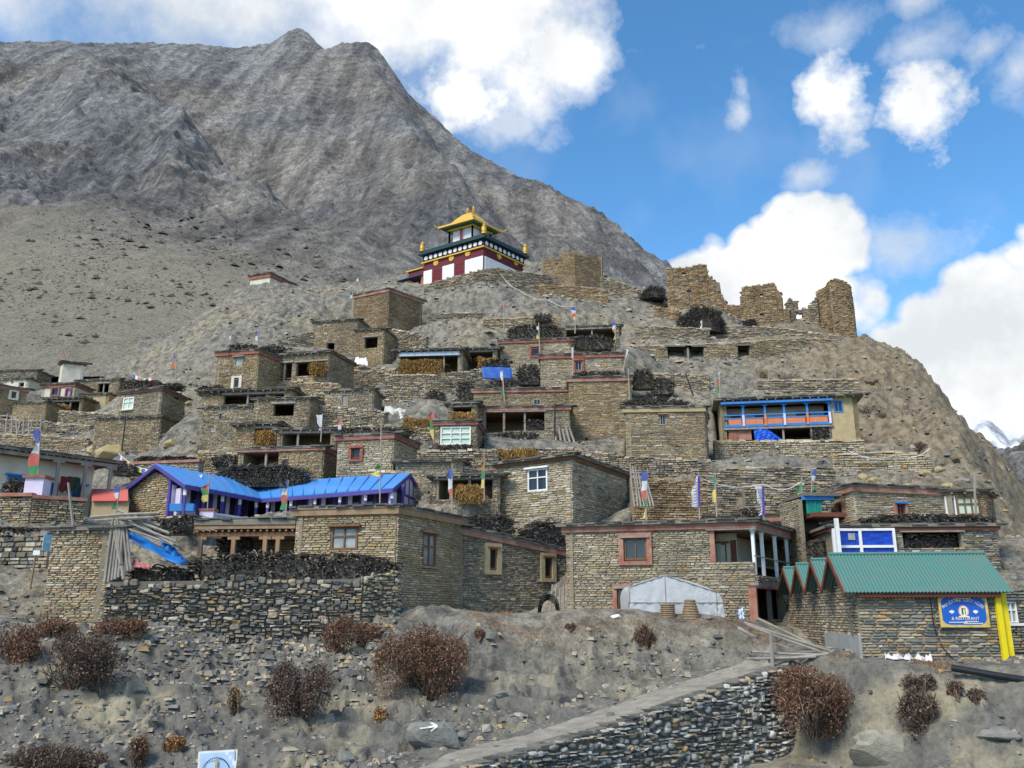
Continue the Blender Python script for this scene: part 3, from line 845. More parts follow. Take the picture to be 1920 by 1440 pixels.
# firewood stacks: left column, right column, top row, foot row, metres away left / right, depth
PILES = [
    (350, 746, 1036, 1086, 33.9, 34.6, 1.0, 'long stack of black firewood along the dry-stone wall below the porch', .075),
    (868, 966, 962, 1004, 44.4, 45.8, 1.0, 'firewood heap on sloping roof edge against the pale house', .07),
    (988, 1060, 978, 1022, 46.2, 47.2, 1.2, 'rounded firewood heap between dark rubble house and balcony house', .07),
    (1622, 1864, 964, 989, 41.6, 41.8, 1.0, 'long firewood stack on the store roof under the green panes', .07),
    (1695, 1803, 1000, 1028, 41.9, 42.0, .6, 'firewood filling the wall niche beside the blue sheet front', .07),
    (1520, 1573, 1010, 1050, 43.0, 43.0, .7, 'square firewood stack beside white post under green shed', .07),
    (634, 774, 801, 816, 54.6, 54.8, .9, 'firewood along the roof of the red-framed window house', .07),
    (1170, 1292, 747, 764, 58.4, 58.4, 1.0, 'firewood along the roof of large plain house with tan cornice', .07),
    (952, 1054, 609, 634, 75.8, 75.6, 1.2, 'high firewood wall on the roof with the round red opening', .08),
    (1076, 1150, 628, 654, 74.6, 74.4, 1.2, 'drooping firewood heap at the right end of long red cornice', .08),
    (1078, 1167, 695, 706, 64.4, 64.4, .7, 'thin firewood layer on tower-like house roof', .07),
    (797, 836, 731, 764, 67.3, 67.3, .7, 'square block of firewood left of straw shed', .08),
    (855, 888, 716, 750, 67.6, 67.6, .7, 'slanting block of firewood beside low upper storey', .08),
    (910, 966, 711, 733, 68.0, 68.0, .7, 'firewood below the blue cloth shed', .08),
    (970, 1013, 683, 720, 71.2, 71.2, .7, 'upright frame packed with split wood', .08),
    (985, 1022, 786, 810, 62.8, 62.8, .6, 'firewood heaped inside the dark loggia', .07),
    (925, 1012, 810, 823, 61.9, 61.9, .5, 'thin tangle of sticks along loggia ledge', .07),
    (815, 892, 833, 842, 57.3, 57.3, .5, 'sticks on the ledge under the pale green window', .07),
    (427, 482, 645, 658, 69.3, 69.2, .8, 'firewood parapet on roof of tall stone house under crag', .08),
    (488, 536, 648, 668, 70.0, 72.2, .8, 'firewood parapet round the corner of the tall stone house', .08),
    (368, 420, 722, 740, 66.5, 66.5, .9, 'firewood at the end of long veranda shed', .08),
    (232, 300, 712, 728, 74.0, 73.4, .9, 'sticks on the roof above white corner window', .08),
    (302, 346, 719, 733, 73.6, 76.4, .9, 'sticks round the roof corner above the small side window', .08),
    (250, 372, 855, 872, 60, 58.5, 1.0, 'firewood on the red-edged terrace behind blue gable', .075),
    (395, 440, 852, 872, 57.5, 57.2, .9, 'firewood beside grey chimney behind the blue roof', .075),
    (405, 572, 872, 912, 54.0, 53.2, 1.4, 'wide grey brushwood bank behind the blue roof', .06),
    (208, 252, 870, 890, 55.5, 55.5, .9, 'small firewood stack by the blue gable', .075),
    (262, 345, 972, 1002, 39.5, 38.8, .8, 'firewood stack under red ledge before the blue house', .07),
    (404, 470, 1000, 1038, 41.0, 41.0, .6, 'firewood inside the porch', .07),
    (-60, 86, 988, 1012, 36.8, 36.4, .9, 'firewood on the dark boulder wall beside the welcome sign', .07),
    (0, 62, 900, 936, 42.2, 42.2, .9, 'firewood on the clay ledge by the flag plinth', .07),
    (240, 352, 1062, 1092, 33.6, 33.6, .8, 'loose brown sticks under the torn blue tarpaulin', .07),
    (320, 378, 965, 984, 42.5, 42.3, .8, 'black firewood beside white balustrade', .07),
    (1385, 1425, 953, 976, 47.4, 47.4, .8, 'small firewood pile on roof behind balcony posts', .075),
    (1002, 1035, 588, 600, 82, 82, .8, 'little firewood heap on the terrace hut', .08),
    (905, 958, 672, 686, 70.5, 70.5, .8, 'brush on top of the blue cloth shed', .08),
    (1187, 1226, 690, 728, 71.5, 71.5, .9, 'tangled branches heaped right of tower-like house', .08),
    (1222, 1264, 708, 738, 70.5, 70.5, .9, 'low branch heap above the tan-corniced house roof', .08),
    (1525, 1557, 802, 825, 64.4, 64.4, .5, 'branches stored under the balcony', .07),
]
for _i, _h in enumerate(HOUSES):
    if _h['s'] == 'tan':
        _h['s'] = ('tan', 'tan_b', 'tan_c', 'tan', 'tan_b')[_i % 5]
MOUNDS = [(1272, 1374, 565, 618, 92.5, 'big domed mound of dark brushwood below the ruins'), (1203, 1252, 530, 556, 99, 'small dark brush heap beside corner ruin'), (1393, 1424, 596, 614, 93.5, 'low dark brush patch under square ruin')]
# ------------------------------------------------------------------ geometry of houses and walls
def unit(v):
    return v / np.linalg.norm(v)


for h in HOUSES:
    px, top, base, Y = h['C']
    h['zt'], h['zb'] = Y * tz(top), Y * tz(base)
    c = atz(px, Y, h['zt'])[:2]
    Lq, Rq = h['L'], h['R']
    l = None if Lq[0] == 'd' else atz(Lq[0], Y + Lq[1], h['zt'])[:2]
    r = None if Rq[0] == 'd' else atz(Rq[0], Y + Rq[1], h['zt'])[:2]
    if r is None:
        d = unit(l - c)
        r = c + np.array([d[1], -d[0]]) * Rq[1] * (1 if d[0] < 0 else -1)
        if r[1] < c[1]: r = 2 * c - r
    if l is None:
        d = unit(r - c)
        l = c + np.array([-d[1], d[0]]) * Lq[1]
        if l[1] < c[1]: l = 2 * c - l
    h['c'], h['l'], h['r'], h['b'] = c, l, r, l + r - c

ANCH = []            # x, y, z, radius: ground heights that the buildings fix
for h in HOUSES:
    for a, b in ((h['l'], h['c']), (h['c'], h['r'])):
        n = max(2, int(np.linalg.norm(b - a) / 2))
        d = unit(b - a)
        nn = np.array([d[1], -d[0]])
        for t in np.linspace(0, 1, n):
            q = a + (b - a) * t + nn * .3
            ANCH.append((q[0], q[1], h['zb'], 2.2))
for w in WALLS:
    w['q'] = [(*atz(p[0], p[3], p[3] * tz(p[1]))[:2], p[3] * tz(p[2]), p[3] * tz(p[1])) for p in w['p']]
    for (x0, y0, b0, t0), (x1, y1, b1, t1) in zip(w['q'], w['q'][1:]):
        d = math.hypot(x1 - x0, y1 - y0)
        n = max(2, int(d / 1.5))
        nx, ny = (y1 - y0) / d, -(x1 - x0) / d
        for t in np.linspace(0, 1, n):
            x, y = x0 + (x1 - x0) * t, y0 + (y1 - y0) * t
            ANCH.append((x + nx * .3, y + ny * .3, b0 + (b1 - b0) * t, 1.6))
            if w['n'] != 'stone_ruin':
                ANCH.append((x - nx * 1.1, y - ny * 1.1, t0 + (t1 - t0) * t - .1, 1.6))
# ground fixed by the guesthouse, the blue-roofed house and the temple
CUTS = []


def fix(poly_px, py_base_z, rad=2.2, level=None):
    pts = [np.array(atz(px, Y, py_base_z)[:2]) for px, Y in poly_px]
    for a, b in zip(pts, pts[1:] + pts[:1]):
        for t in np.linspace(0, 1, max(2, int(np.linalg.norm(b - a) / 1.5))):
            q = a + (b - a) * t
            ANCH.append((q[0], q[1], py_base_z if level is None else level, rad))
    CUTS.append((pts, (py_base_z if level is None else level) - .05))


fix([(1590, 29.3), (1890, 28.9), (1880, 33), (1640, 34)], 29.3 * tz(1236), 1.5)
fix([(1480, 41), (1500, 38), (1560, 34), (1600, 31)], -1.2, 1.2)
fix([(225, 49.5), (330, 45.5), (400, 46.5), (490, 51), (735, 46.5), (815, 55), (477, 60)], 5.0, 1.6)
fix([(760, 101), (908, 96.5), (1000, 104), (880, 113)], 39.6, 2.5)
ANCH = np.array(ANCH)

NEARPTS = [
    (-500, 1440, 23), (0, 1440, 24), (300, 1440, 24.6), (600, 1440, 24.6), (780, 1440, 24), (0, 1300, 27), (300, 1300, 28.6), (600, 1300, 29.6), (800, 1300, 29.6),
    (-500, 1200, 31), (0, 1185, 30.2), (150, 1185, 32), (400, 1222, 32.4), (700, 1204, 32.8), (810, 1162, 33.6),
    (-300, 1100, 34), (0, 1095, 34.5), (60, 1090, 35), (100, 1170, 32.6), (0, 1010, 39.5),
    # lane and bank above it
    (700, 1500, 20.5), (870, 1440, 22.6), (1100, 1375, 25.6), (1300, 1306, 28), (1500, 1243, 30.7), (860, 1412, 25), (1000, 1376, 26.6), (1150, 1326, 28.6), (1300, 1280, 30), (1430, 1240, 31.8),
    (950, 1285, 31.0), (1000, 1236, 33.0), (1250, 1222, 33.1), (1150, 1262, 31.9), (900, 1225, 32.6), (1380, 1212, 33.0), (900, 1176, 33.2), (1060, 1167, 34), (1200, 1167, 34), (1350, 1170, 34), (1430, 1190, 33.6), (900, 1159, 37), (1200, 1160, 38), (1400, 1164, 38), (1470, 1185, 37),
    # right foreground
    (1600, 1440, 26.3), (1750, 1440, 26), (1920, 1440, 25.6), (2400, 1440, 24), (1560, 1330, 28.3), (1650, 1300, 28.3), (1800, 1330, 27.6), (1920, 1310, 27), (1560, 1236, 30), (1700, 1236, 29.4), (1880, 1250, 28.6), (2300, 1250, 28), (1900, 1235, 31), (1990, 1235, 32), (1650, 1210, 36), (1800, 1200, 36),
    # hill
    (1900, 1150, 37), (1880, 1040, 45), (1850, 960, 52), (1750, 900, 59), (1700, 850, 65), (1650, 780, 74), (1780, 800, 74), (1840, 860, 66), (1880, 930, 58),
    (1606, 648, 94), (1650, 684, 93), (1700, 718, 91), (1750, 752, 87), (1800, 790, 83), (1860, 850, 75), (1896, 915, 68), (1912, 1000, 58), (1925, 1100, 48),
    (1640, 720, 110), (1720, 800, 104), (1810, 890, 96), (1880, 990, 84), (1940, 1100, 66), (2050, 1200, 60), (2300, 1200, 60),
    (1300, 575, 101), (1450, 606, 98), (1400, 640, 91), (1520, 616, 97), (1300, 640, 125), (1450, 680, 125), (1150, 545, 102), (1200, 560, 99), (1160, 600, 95), (1230, 620, 92),
    (880, 500, 104), (960, 500, 106), (1060, 500, 112), (870, 540, 132), (1060, 560, 132), (700, 590, 130), (640, 552, 104), (560, 545, 108), (480, 545, 117), (400, 590, 108), (330, 632, 98), (300, 690, 88), (240, 760, 82), (200, 830, 76),
    (900, 600, 88), (800, 600, 89), (1050, 600, 88), (820, 640, 82), (640, 700, 76), (560, 620, 84), (460, 600, 92),
    (100, 840, 80), (-100, 850, 80), (-300, 850, 78), (0, 780, 92), (100, 770, 95), (200, 705, 108), (-200, 700, 108), (300, 642, 118), (0, 665, 122), (-400, 690, 115), (150, 655, 130), (-200, 640, 140), (330, 650, 140), (0, 640, 145),
    (300, 880, 66), (380, 800, 72), (700, 780, 66), (1400, 720, 78), (1500, 700, 80), (1250, 720, 76), (1260, 700, 82), (1450, 860, 58), (700, 900, 52), (300, 960, 48), (1000, 900, 52),
    (1250, 940, 51), (600, 1000, 44), (200, 990, 46), (1300, 990, 48), (950, 1010, 49), (1600, 1060, 44), (0, 960, 46), (-400, 980, 46), (1000, 1130, 46.5),
]
FARPTS = [
    (-500, 690, 112), (0, 668, 118), (200, 658, 122), (330, 645, 132), (-500, 420, 280), (0, 395, 290), (200, 430, 290), (330, 560, 180), (480, 565, 190), (0, 520, 190), (200, 560, 180), (430, 480, 280), (560, 520, 300), (650, 545, 290),
    (750, 560, 320), (850, 540, 380), (700, 640, 180), (960, 640, 240), (1200, 640, 300), (960, 830, 130), (1400, 700, 300), (1400, 900, 130),
    (-600, 100, 980), (-300, 90, 1000), (0, 84, 1000), (130, 82, 1000), (300, 96, 1010), (420, 96, 1040), (490, 106, 1060), (528, 92, 1090), (558, 76, 1100), (590, 92, 1090), (612, 112, 1080), (640, 98, 1060), (690, 112, 1030), (740, 188, 970), (800, 228, 930), (860, 264, 900), (1000, 348, 850), (1130, 408, 800), (1200, 470, 770), (1250, 506, 750), (1400, 610, 720),
    (-500, 250, 600), (0, 240, 600), (150, 230, 640), (280, 270, 600), (420, 300, 700), (480, 360, 720), (540, 300, 800), (620, 230, 880), (700, 280, 800), (760, 350, 680), (860, 380, 640), (1000, 440, 600), (650, 420, 560), (560, 440, 460), (0, 320, 430), (300, 380, 400), (420, 420, 400), (500, 470, 380), (1100, 480, 600), (1200, 540, 600), (800, 460, 480), (900, 500, 480), (240, 180, 780), (700, 180, 920), (420, 190, 900),
    (-300, 300, 1500), (130, 290, 1500), (500, 290, 1550), (650, 300, 1500), (860, 420, 1350), (1130, 560, 1200), (1400, 720, 1050),
    (1700, 900, 300), (1850, 980, 190), (1885, 850, 420), (1905, 845, 430), (1930, 825, 440), (2000, 770, 470), (2200, 640, 560), (1920, 1000, 180), (1920, 1100, 120), (2200, 1000, 200), (2300, 1150, 90), (1700, 1000, 130), (1880, 960, 600), (2000, 900, 900), (2300, 760, 1000), (1600, 800, 600),
]


def rbf_fit(pts):
    P = np.array([at(*p) for p in pts])
    q, s, t = P[:, 0] / P[:, 1], np.log(P[:, 1]), P[:, 2] / P[:, 1]
    X = np.stack([q, s], 1)
    n = len(X)
    d = np.linalg.norm(X[:, None] - X[None], axis=2)
    K = d ** 2 * np.log(d + 1e-9) + np.eye(n) * 2e-4
    A = np.zeros((n + 3, n + 3))
    A[:n, :n] = K
    A[:n, n:] = np.c_[np.ones(n), X]
    A[n:, :n] = A[:n, n:].T
    sol = np.linalg.solve(A, np.r_[t, 0, 0, 0])
    return X, sol


def rbf_eval(fit, x, y):
    X, sol = fit
    n = len(X)
    q, s = x / y, np.log(y)
    out = sol[n] + sol[n + 1] * q + sol[n + 2] * s
    for i in range(n):
        d2 = (q - X[i, 0]) ** 2 + (s - X[i, 1]) ** 2
        out = out + sol[i] * .5 * d2 * np.log(d2 + 1e-12)
    return out * y


NEARFIT, FARFIT = rbf_fit(NEARPTS), rbf_fit(FARPTS)

# line of the lane's retaining wall: top edge and foot
LANE = [at(700, 1500, 20.5), at(870, 1440, 22.6), at(985, 1408, 24.1), at(1100, 1374, 25.6), at(1200, 1342, 26.8), at(1300, 1306, 28.0), at(1400, 1272, 29.3), at(1478, 1246, 30.4)]
LFOOT = [-5.2, -5.0, -4.9, -4.8, -4.7, -4.6, -4.5, -4.25]


def lane_side(x, y):
    """signed distance behind (+) the retaining wall line, and position along it"""
    best, sd, along, foot = np.full(x.shape, 1e9), np.zeros(x.shape), np.zeros(x.shape), np.zeros(x.shape)
    acc = 0
    for i in range(len(LANE) - 1):
        a, b = LANE[i][:2], LANE[i + 1][:2]
        d = b - a
        L = np.linalg.norm(d)
        t = ((x - a[0]) * d[0] + (y - a[1]) * d[1]) / L ** 2
        tc = np.clip(t, 0, 1)
        dist = np.hypot(x - a[0] - d[0] * tc, y - a[1] - d[1] * tc)
        side = np.sign(d[0] * (y - a[1]) - d[1] * (x - a[0]))
        m = dist < best
        best = np.where(m, dist, best)
        sd = np.where(m, dist * side, sd)
        along = np.where(m, acc + t * L, along)
        foot = np.where(m, LFOOT[i] + (LFOOT[i + 1] - LFOOT[i]) * tc, foot)
        acc += L
    return sd, along, foot, acc


def inside(poly, x, y):
    r = np.zeros(x.shape, bool)
    n = len(poly)
    for i in range(n):
        x0, y0 = poly[i]
        x1, y1 = poly[(i + 1) % n]
        c = ((y0 > y) != (y1 > y)) & (x < (x1 - x0) * (y - y0) / (y1 - y0 + 1e-12) + x0)
        r ^= c
    return r


def expand(h, o):
    c, l, r, b = h['c'], h['l'], h['r'], h['b']
    e1, e2 = unit(l - c), unit(r - c)
    return [c - o * (e1 + e2), r + o * (e2 - e1), b + o * (e1 + e2), l + o * (e1 - e2)]


def smooth01(t):
    t = np.clip(t, 0, 1)
    return t * t * (3 - 2 * t)


def ground(x, y, rough=True, cut=True):
    x, y = np.asarray(x, float), np.asarray(y, float)
    yy = np.maximum(y, 15.0)
    z = rbf_eval(NEARFIT, x * yy / np.maximum(y, 1.0) if False else x, yy)
    # in front of the frame: the opposite terrace where the photographer stands
    k = smooth01((18 - y) / 9)
    z = z * (1 - k) + (-4.6 + 2.9 * smooth01((8 - y) / 6)) * k
    num, den = np.zeros(x.shape), np.full(x.shape, .25)
    for ax, ay, az, ar in ANCH:
        m = np.abs(y - ay) < ar * 2.6
        if not m.any():
            continue
        d2 = ((x[m] - ax) ** 2 + (y[m] - ay) ** 2) / ar ** 2
        w = np.exp(-d2 * 1.2)
        num[m] += w * (az - z[m])
        den[m] += w
    z = z + num / den
    calm = 1 / (1 + 2.2 * np.clip(den - .25, 0, 4))      # trodden, built-up ground is smoother
    if rough:
        far = np.clip((y - 20) / 60, 0, 1)
        flat = smooth01((x + 3.5) / 2) * smooth01((13.5 - x) / 2) * smooth01((y - 33.2) / .8) * smooth01((41 - y) / 2)
        amp = (1 - .85 * flat) * calm
        n1 = NZ.fbm(x * .16, y * .16, 5) - .5
        n2 = NZ.fbm(x * .9 + 7, y * .9, 5, ridged=True) - .6
        n3 = NZ.fbm(x * 3.1, y * 3.1 + 5, 3, ridged=True) - .6
        spur = smooth01((x - 26) / 10) * smooth01((y - 44) / 8)
        z = z + amp * (n1 * (.7 + 2.2 * far) + n2 * (.8 + .5 * far + 1.0 * spur) + n3 * .2)
        # slate ledges: the bank steps down in thin tilted beds
        bed = .34 + .3 * far
        ph = (z + .12 * x + .5 * NZ.fbm(x * .35, y * .35 + 2, 3)) / bed
        fr = ph - np.floor(ph)
        led = smooth01((NZ.fbm(x * .25 + 9, y * .25, 3) - .38) * 5)
        z = z + amp * led * bed * .8 * (smooth01((fr - .3) / .4) - fr)
    sd, along, foot, tot = lane_side(x, y)
    lane_w = smooth01((sd + .05) / .3) * smooth01((3.0 - sd) / 1.2) * smooth01((tot + 1.0 - along) / 1.5) * smooth01((y - 15) / 4)
    if rough:
        sm = rbf_eval(NEARFIT, x, yy) + .03 * (NZ.fbm(x * 2, y * 2, 3) - .5)
        z = z * (1 - lane_w * .9) + sm * lane_w * .9
    inspan = smooth01((tot + .8 - along) / 1.2)
    low = smooth01((.3 - sd) / .35) * inspan * smooth01((sd + 7) / 4) * smooth01((y - 15) / 3)
    lowz = foot + .25 * (NZ.fbm(x * .7, y * .7, 4) - .5) - .12 * np.clip(-sd - .4, 0, 3)
    z = z * (1 - low) + np.minimum(z, lowz) * low
    if cut:
        for h in HOUSES:
            p = np.array(expand(h, .3))
            m = (np.abs(y - p[:, 1].mean()) < 14) & (np.abs(x - p[:, 0].mean()) < 14)
            if m.any():
                ii = np.zeros(x.shape, bool)
                ii[m] = inside(expand(h, .3), x[m], y[m])
                z = np.where(ii, np.minimum(z, h['zb'] - .1), z)
        for poly, lv in CUTS:
            z = np.where(inside(poly, x, y), np.minimum(z, lv), z)
    return z


def mountain(x, y):
    z = rbf_eval(FARFIT, x, y)
    dist = np.hypot(x, y)
    k = smooth01((dist - 240) / 260)
    wx = x * .93 + y * .30 + 40 * (NZ.fbm(x * .008, y * .008, 3) - .5)
    wy = y * .93 - x * .30
    # spurs and gullies run down the fall line: ridged noise stretched that way
    r1 = NZ.fbm(wx * .0088, wy * .0024 + 3, 6, gain=.56, ridged=True) - .62
    r2 = NZ.fbm(wx * .030, wy * .011, 5, gain=.6, ridged=True) - .62
    n = NZ.fbm(x * .02, y * .02, 4) - .5
    r3 = NZ.fbm(x * .055, y * .04, 5, gain=.66, ridged=True) - .62
    crest = 1 - .72 * smooth01((y - 760) / 220)
    z = z + k * crest * (r1 * 48 + r2 * 20) + k * r3 * 13 + (1 - k) * (n * 4 + r2 * 2.5)
    # main spurs and the ravine between them, as crisp breaks of slope
    for pts, up, wd in (([(150, 180, 820), (280, 270, 680), (420, 360, 560), (540, 450, 450), (650, 530, 360)], 26, 75), ([(440, 290, 780), (500, 380, 660), (590, 465, 540), (700, 540, 430)], -30, 62),
                        ([(690, 115, 1020), (730, 250, 850), (790, 360, 700), (870, 450, 560)], 24, 62), ([(300, 110, 980), (330, 220, 780), (390, 300, 680)], -16, 50), ([(820, 250, 910), (890, 360, 740), (990, 460, 580)], -16, 55),
                        ([(20, 110, 950), (60, 240, 640), (160, 360, 430)], -14, 55), ([(560, 75, 1090), (560, 200, 930), (600, 330, 740)], 14, 50)):
        Q = np.array([at(*q)[:2] for q in pts])
        best = np.full(x.shape, 1e9)
        for a, b in zip(Q, Q[1:]):
            dv = b - a
            t = np.clip(((x - a[0]) * dv[0] + (y - a[1]) * dv[1]) / (dv @ dv), 0, 1)
            best = np.minimum(best, np.hypot(x - a[0] - dv[0] * t, y - a[1] - dv[1] * t))
        best = best + 14 * (NZ.fbm(x * .03, y * .03, 4) - .5)
        z = z + up * np.clip(1 - best / wd, 0, 1)
    for (px, py, Y, up, rad) in ((558, 68, 1100, 9, 24), (642, 92, 1060, 9, 16), (525, 84, 1092, 9, 22), (612, 110, 1078, -9, 14), (440, 97, 1040, -6, 40), (690, 112, 1030, 7, 22)):
        q = at(px, py, Y)
        z = z + up * np.exp(-((x - q[0]) ** 2 + ((y - q[1]) * .45) ** 2) / rad ** 2)
    return z


def polar_mesh(name, fn, q0, q1, nq, y0, y1, ny, material, x_extra=None):
    qs = np.linspace(q0, q1, nq)
    ys = np.exp(np.linspace(math.log(y0), math.log(y1), ny))
    Q, Yg = np.meshgrid(qs, ys)
    X = Q * Yg
    Z = fn(X.ravel(), Yg.ravel()).reshape(X.shape)
    V = np.stack([X, Yg, Z], 2).reshape(-1, 3)
    i = (np.arange(ny - 1)[:, None] * nq + np.arange(nq - 1)[None]).ravel()
    F = np.stack([i, i + 1, i + nq + 1, i + nq], 1)
    o = bpy.data.objects.new(name, rawmesh(name, V, [F], smooth=True))
    o.data.materials.append(material)
    put(o)
    o['kind'] = 'structure'
    return o


def groundmat(name, c1, c2, c3, c4, scale=.35, patch=.06, bump=.8, bd=.12, fine=3.0, strat=0, pale=None, near=None, streak=None):
    m = bpy.data.materials.new(name)
    m.use_nodes = True
    nt = m.node_tree
    L = nt.links.new
    b = nt.nodes['Principled BSDF']
    b.inputs['Roughness'].default_value = .95
    b.inputs['Specular IOR Level'].default_value = .12
    g = node(nt, 'ShaderNodeNewGeometry')

    def nz(sc_, det=8, rough=.65, st=None):
        n = node(nt, 'ShaderNodeTexNoise')
        n.inputs['Scale'].default_value = sc_
        n.inputs['Detail'].default_value = det
        n.inputs['Roughness'].default_value = rough
        if st:
            mp = node(nt, 'ShaderNodeMapping')
            mp.inputs['Scale'].default_value = st[0]
            mp.inputs['Rotation'].default_value = st[1]
            L(g.outputs['Position'], mp.inputs[0])
            L(mp.outputs[0], n.inputs['Vector'])
        else:
            L(g.outputs['Position'], n.inputs['Vector'])
        return n.outputs['Fac']

    def ramp(src, lo, hi, a, bb):
        r = node(nt, 'ShaderNodeValToRGB')
        r.color_ramp.elements[0].position, r.color_ramp.elements[1].position = lo, hi
        r.color_ramp.elements[0].color, r.color_ramp.elements[1].color = (*a, 1), (*bb, 1)
        L(src, r.inputs[0])
        return r.outputs[0]

    def mix(f, a, bb, mode='MIX'):
        x = node(nt, 'ShaderNodeMix', data_type='RGBA', blend_type=mode)
        if isinstance(f, float): x.inputs[0].default_value = f
        else: L(f, x.inputs[0])
        L(a, x.inputs[6])
        L(bb, x.inputs[7])
        return x.outputs[2]
    f1 = nz(scale, 9, .68)
    f2 = nz(patch, 5, .55)
    f3 = nz(fine, 6, .7)
    colA = ramp(f1, .38, .61, c1, c2)
    colB = ramp(f1, .38, .60, c3, c4)
    pk = node(nt, 'ShaderNodeMapRange')
    pk.inputs[1].default_value, pk.inputs[2].default_value = .42, .6
    L(f2, pk.inputs[0])
    col = mix(pk.outputs[0], colA, colB)
    col = mix(.55, col, ramp(f3, .35, .65, (.38, .38, .38), (1.45, 1.45, 1.45)), 'MULTIPLY')
    if strat:
        fs = nz(1.0, 6, .6, ((strat * .25, strat * .12, strat), (R(12), R(-8), R(-30))))
        col = mix(.4, col, ramp(fs, .35, .62, (.5, .5, .52), (1.3, 1.28, 1.24)), 'MULTIPLY')
    def pk2():                                # cream clay patches
        q_ = node(nt, 'ShaderNodeMapRange')
        q_.inputs[1].default_value, q_.inputs[2].default_value = .53, .63
        L(nz(.3, 5, .6), q_.inputs[0])
        return q_.outputs[0]

    def pos(axis, lo, hi, wob_=0.0):
        sx_ = node(nt, 'ShaderNodeSeparateXYZ')
        L(g.outputs['Position'], sx_.inputs[0])
        s_ = sx_.outputs[axis]
        if wob_:
            w_ = node(nt, 'ShaderNodeMath', operation='MULTIPLY_ADD')
            w_.inputs[1].default_value = wob_
            L(f2, w_.inputs[0])
            L(s_, w_.inputs[2])
            s_ = w_.outputs[0]
        r_ = node(nt, 'ShaderNodeMapRange')
        r_.inputs[1].default_value, r_.inputs[2].default_value = lo, hi
        L(s_, r_.inputs[0])
        return r_.outputs[0]
    if streak:                                # scree chutes down the fall line
        fk = nz(1.0, 7, .62, ((streak, streak * .12, streak * .12), (0, 0, R(18))))
        col = mix(.75, col, ramp(fk, .38, .62, (.50, .51, .54), (1.5, 1.48, 1.44)), 'MULTIPLY')
    if near:                                  # dark slate soil of the bank, ochre earth of the right spur
        nr = mix(.6, ramp(f1, .36, .62, *near[0]), ramp(f3, .3, .7, *near[0]))
        cr_ = mix(.5, ramp(f1, .36, .62, *near[2]), ramp(f3, .3, .7, *near[2]))
        nr = mix(pk2(), nr, cr_)
        col = mix(pos(1, 38, 30.5, 4.0), col, nr)
        oc = ramp(f1, .36, .62, *near[1])
        col = mix(pos(0, 24, 34, 5.0), col, oc)
    if pale:                                  # the sandy slope at the mountain's foot
        sx = node(nt, 'ShaderNodeSeparateXYZ')
        L(g.outputs['Position'], sx.inputs[0])
        ad = node(nt, 'ShaderNodeMath', operation='MULTIPLY_ADD')
        ad.inputs[1].default_value = -160.0
        L(f2, ad.inputs[0])
        L(sx.outputs[1], ad.inputs[2])
        ax = node(nt, 'ShaderNodeMath', operation='MULTIPLY_ADD')
        ax.inputs[1].default_value = .55
        L(sx.outputs[0], ax.inputs[0])
        L(ad.outputs[0], ax.inputs[2])
        pm = node(nt, 'ShaderNodeMapRange')
        pm.inputs[1].default_value, pm.inputs[2].default_value = 60, 190
        pm.inputs[3].default_value, pm.inputs[4].default_value = 1, 0
        L(ax.outputs[0], pm.inputs[0])
        col = mix(pm.outputs[0], col, mix(.5, ramp(f1, .3, .7, *pale), ramp(f3, .3, .7, *pale)))
    L(col, b.inputs['Base Color'])
    mx = node(nt, 'ShaderNodeMath', operation='ADD')
    L(f1, mx.inputs[0])
    m2 = node(nt, 'ShaderNodeMath', operation='MULTIPLY')
    m2.inputs[1].default_value = .35
    L(f3, m2.inputs[0])
    L(m2.outputs[0], mx.inputs[1])
    bp = node(nt, 'ShaderNodeBump')
    bp.inputs['Strength'].default_value = bump
    bp.inputs['Distance'].default_value = bd
    L(mx.outputs[0], bp.inputs['Height'])
    L(bp.outputs[0], b.inputs['Normal'])
    return m


M_HILL = groundmat('hill_scree', (.085, .081, .074), (.235, .222, .19), (.12, .107, .083), (.30, .265, .20), scale=1.3, patch=.09, fine=6.0, bump=.9, bd=.15, near=(((.062, .061, .057), (.20, .192, .168)), ((.10, .083, .06), (.255, .212, .148)), ((.17, .15, .105), (.36, .325, .235))))
M_MTN = groundmat('mountain_rock', (.16, .165, .175), (.34, .345, .355), (.185, .175, .165), (.36, .34, .315), scale=.1, patch=.0045, fine=.33, bump=1.0, bd=14.0, strat=.03, streak=.05, pale=((.36, .315, .24), (.50, .445, .35)))
HQ, HN, HY0, HY1, HM = .84, 600, 14.0, 150.0, 520
MQ, MN, MY0, MY1, MM = .95, 540, 108.0, 1600.0, 380
hill = polar_mesh('hill_ground', ground, -HQ, HQ, HN, HY0, HY1, HM, M_HILL)
polar_mesh('near_ground', ground, -1.6, 1.6, 90, 1.5, 14.3, 60, M_HILL)
mtn = polar_mesh('mountain', mountain, -MQ, MQ, MN, MY0, MY1, MM, M_MTN)
MB().prism([(6000 * math.cos(a * math.pi / 16), 6000 * math.sin(a * math.pi / 16)) for a in range(32)], -40, -39).build('valley_floor', M_HILL)['kind'] = 'structure'
# ------------------------------------------------------------------ builders
PANE = {'green': mat('pale_green_pane', (.50, .62, .50), .35, (.38, .5, .4), scale=2), 'curtain': mat('blue_curtain', (.13, .16, .55), .5, (.4, .42, .65), scale=5), 'lilac': mat('lilac_pane', (.36, .30, .55), .5)}
EARTHD = mat('packed_earth', (.17, .15, .12), .95, (.1, .09, .075), scale=2, bump=.4)


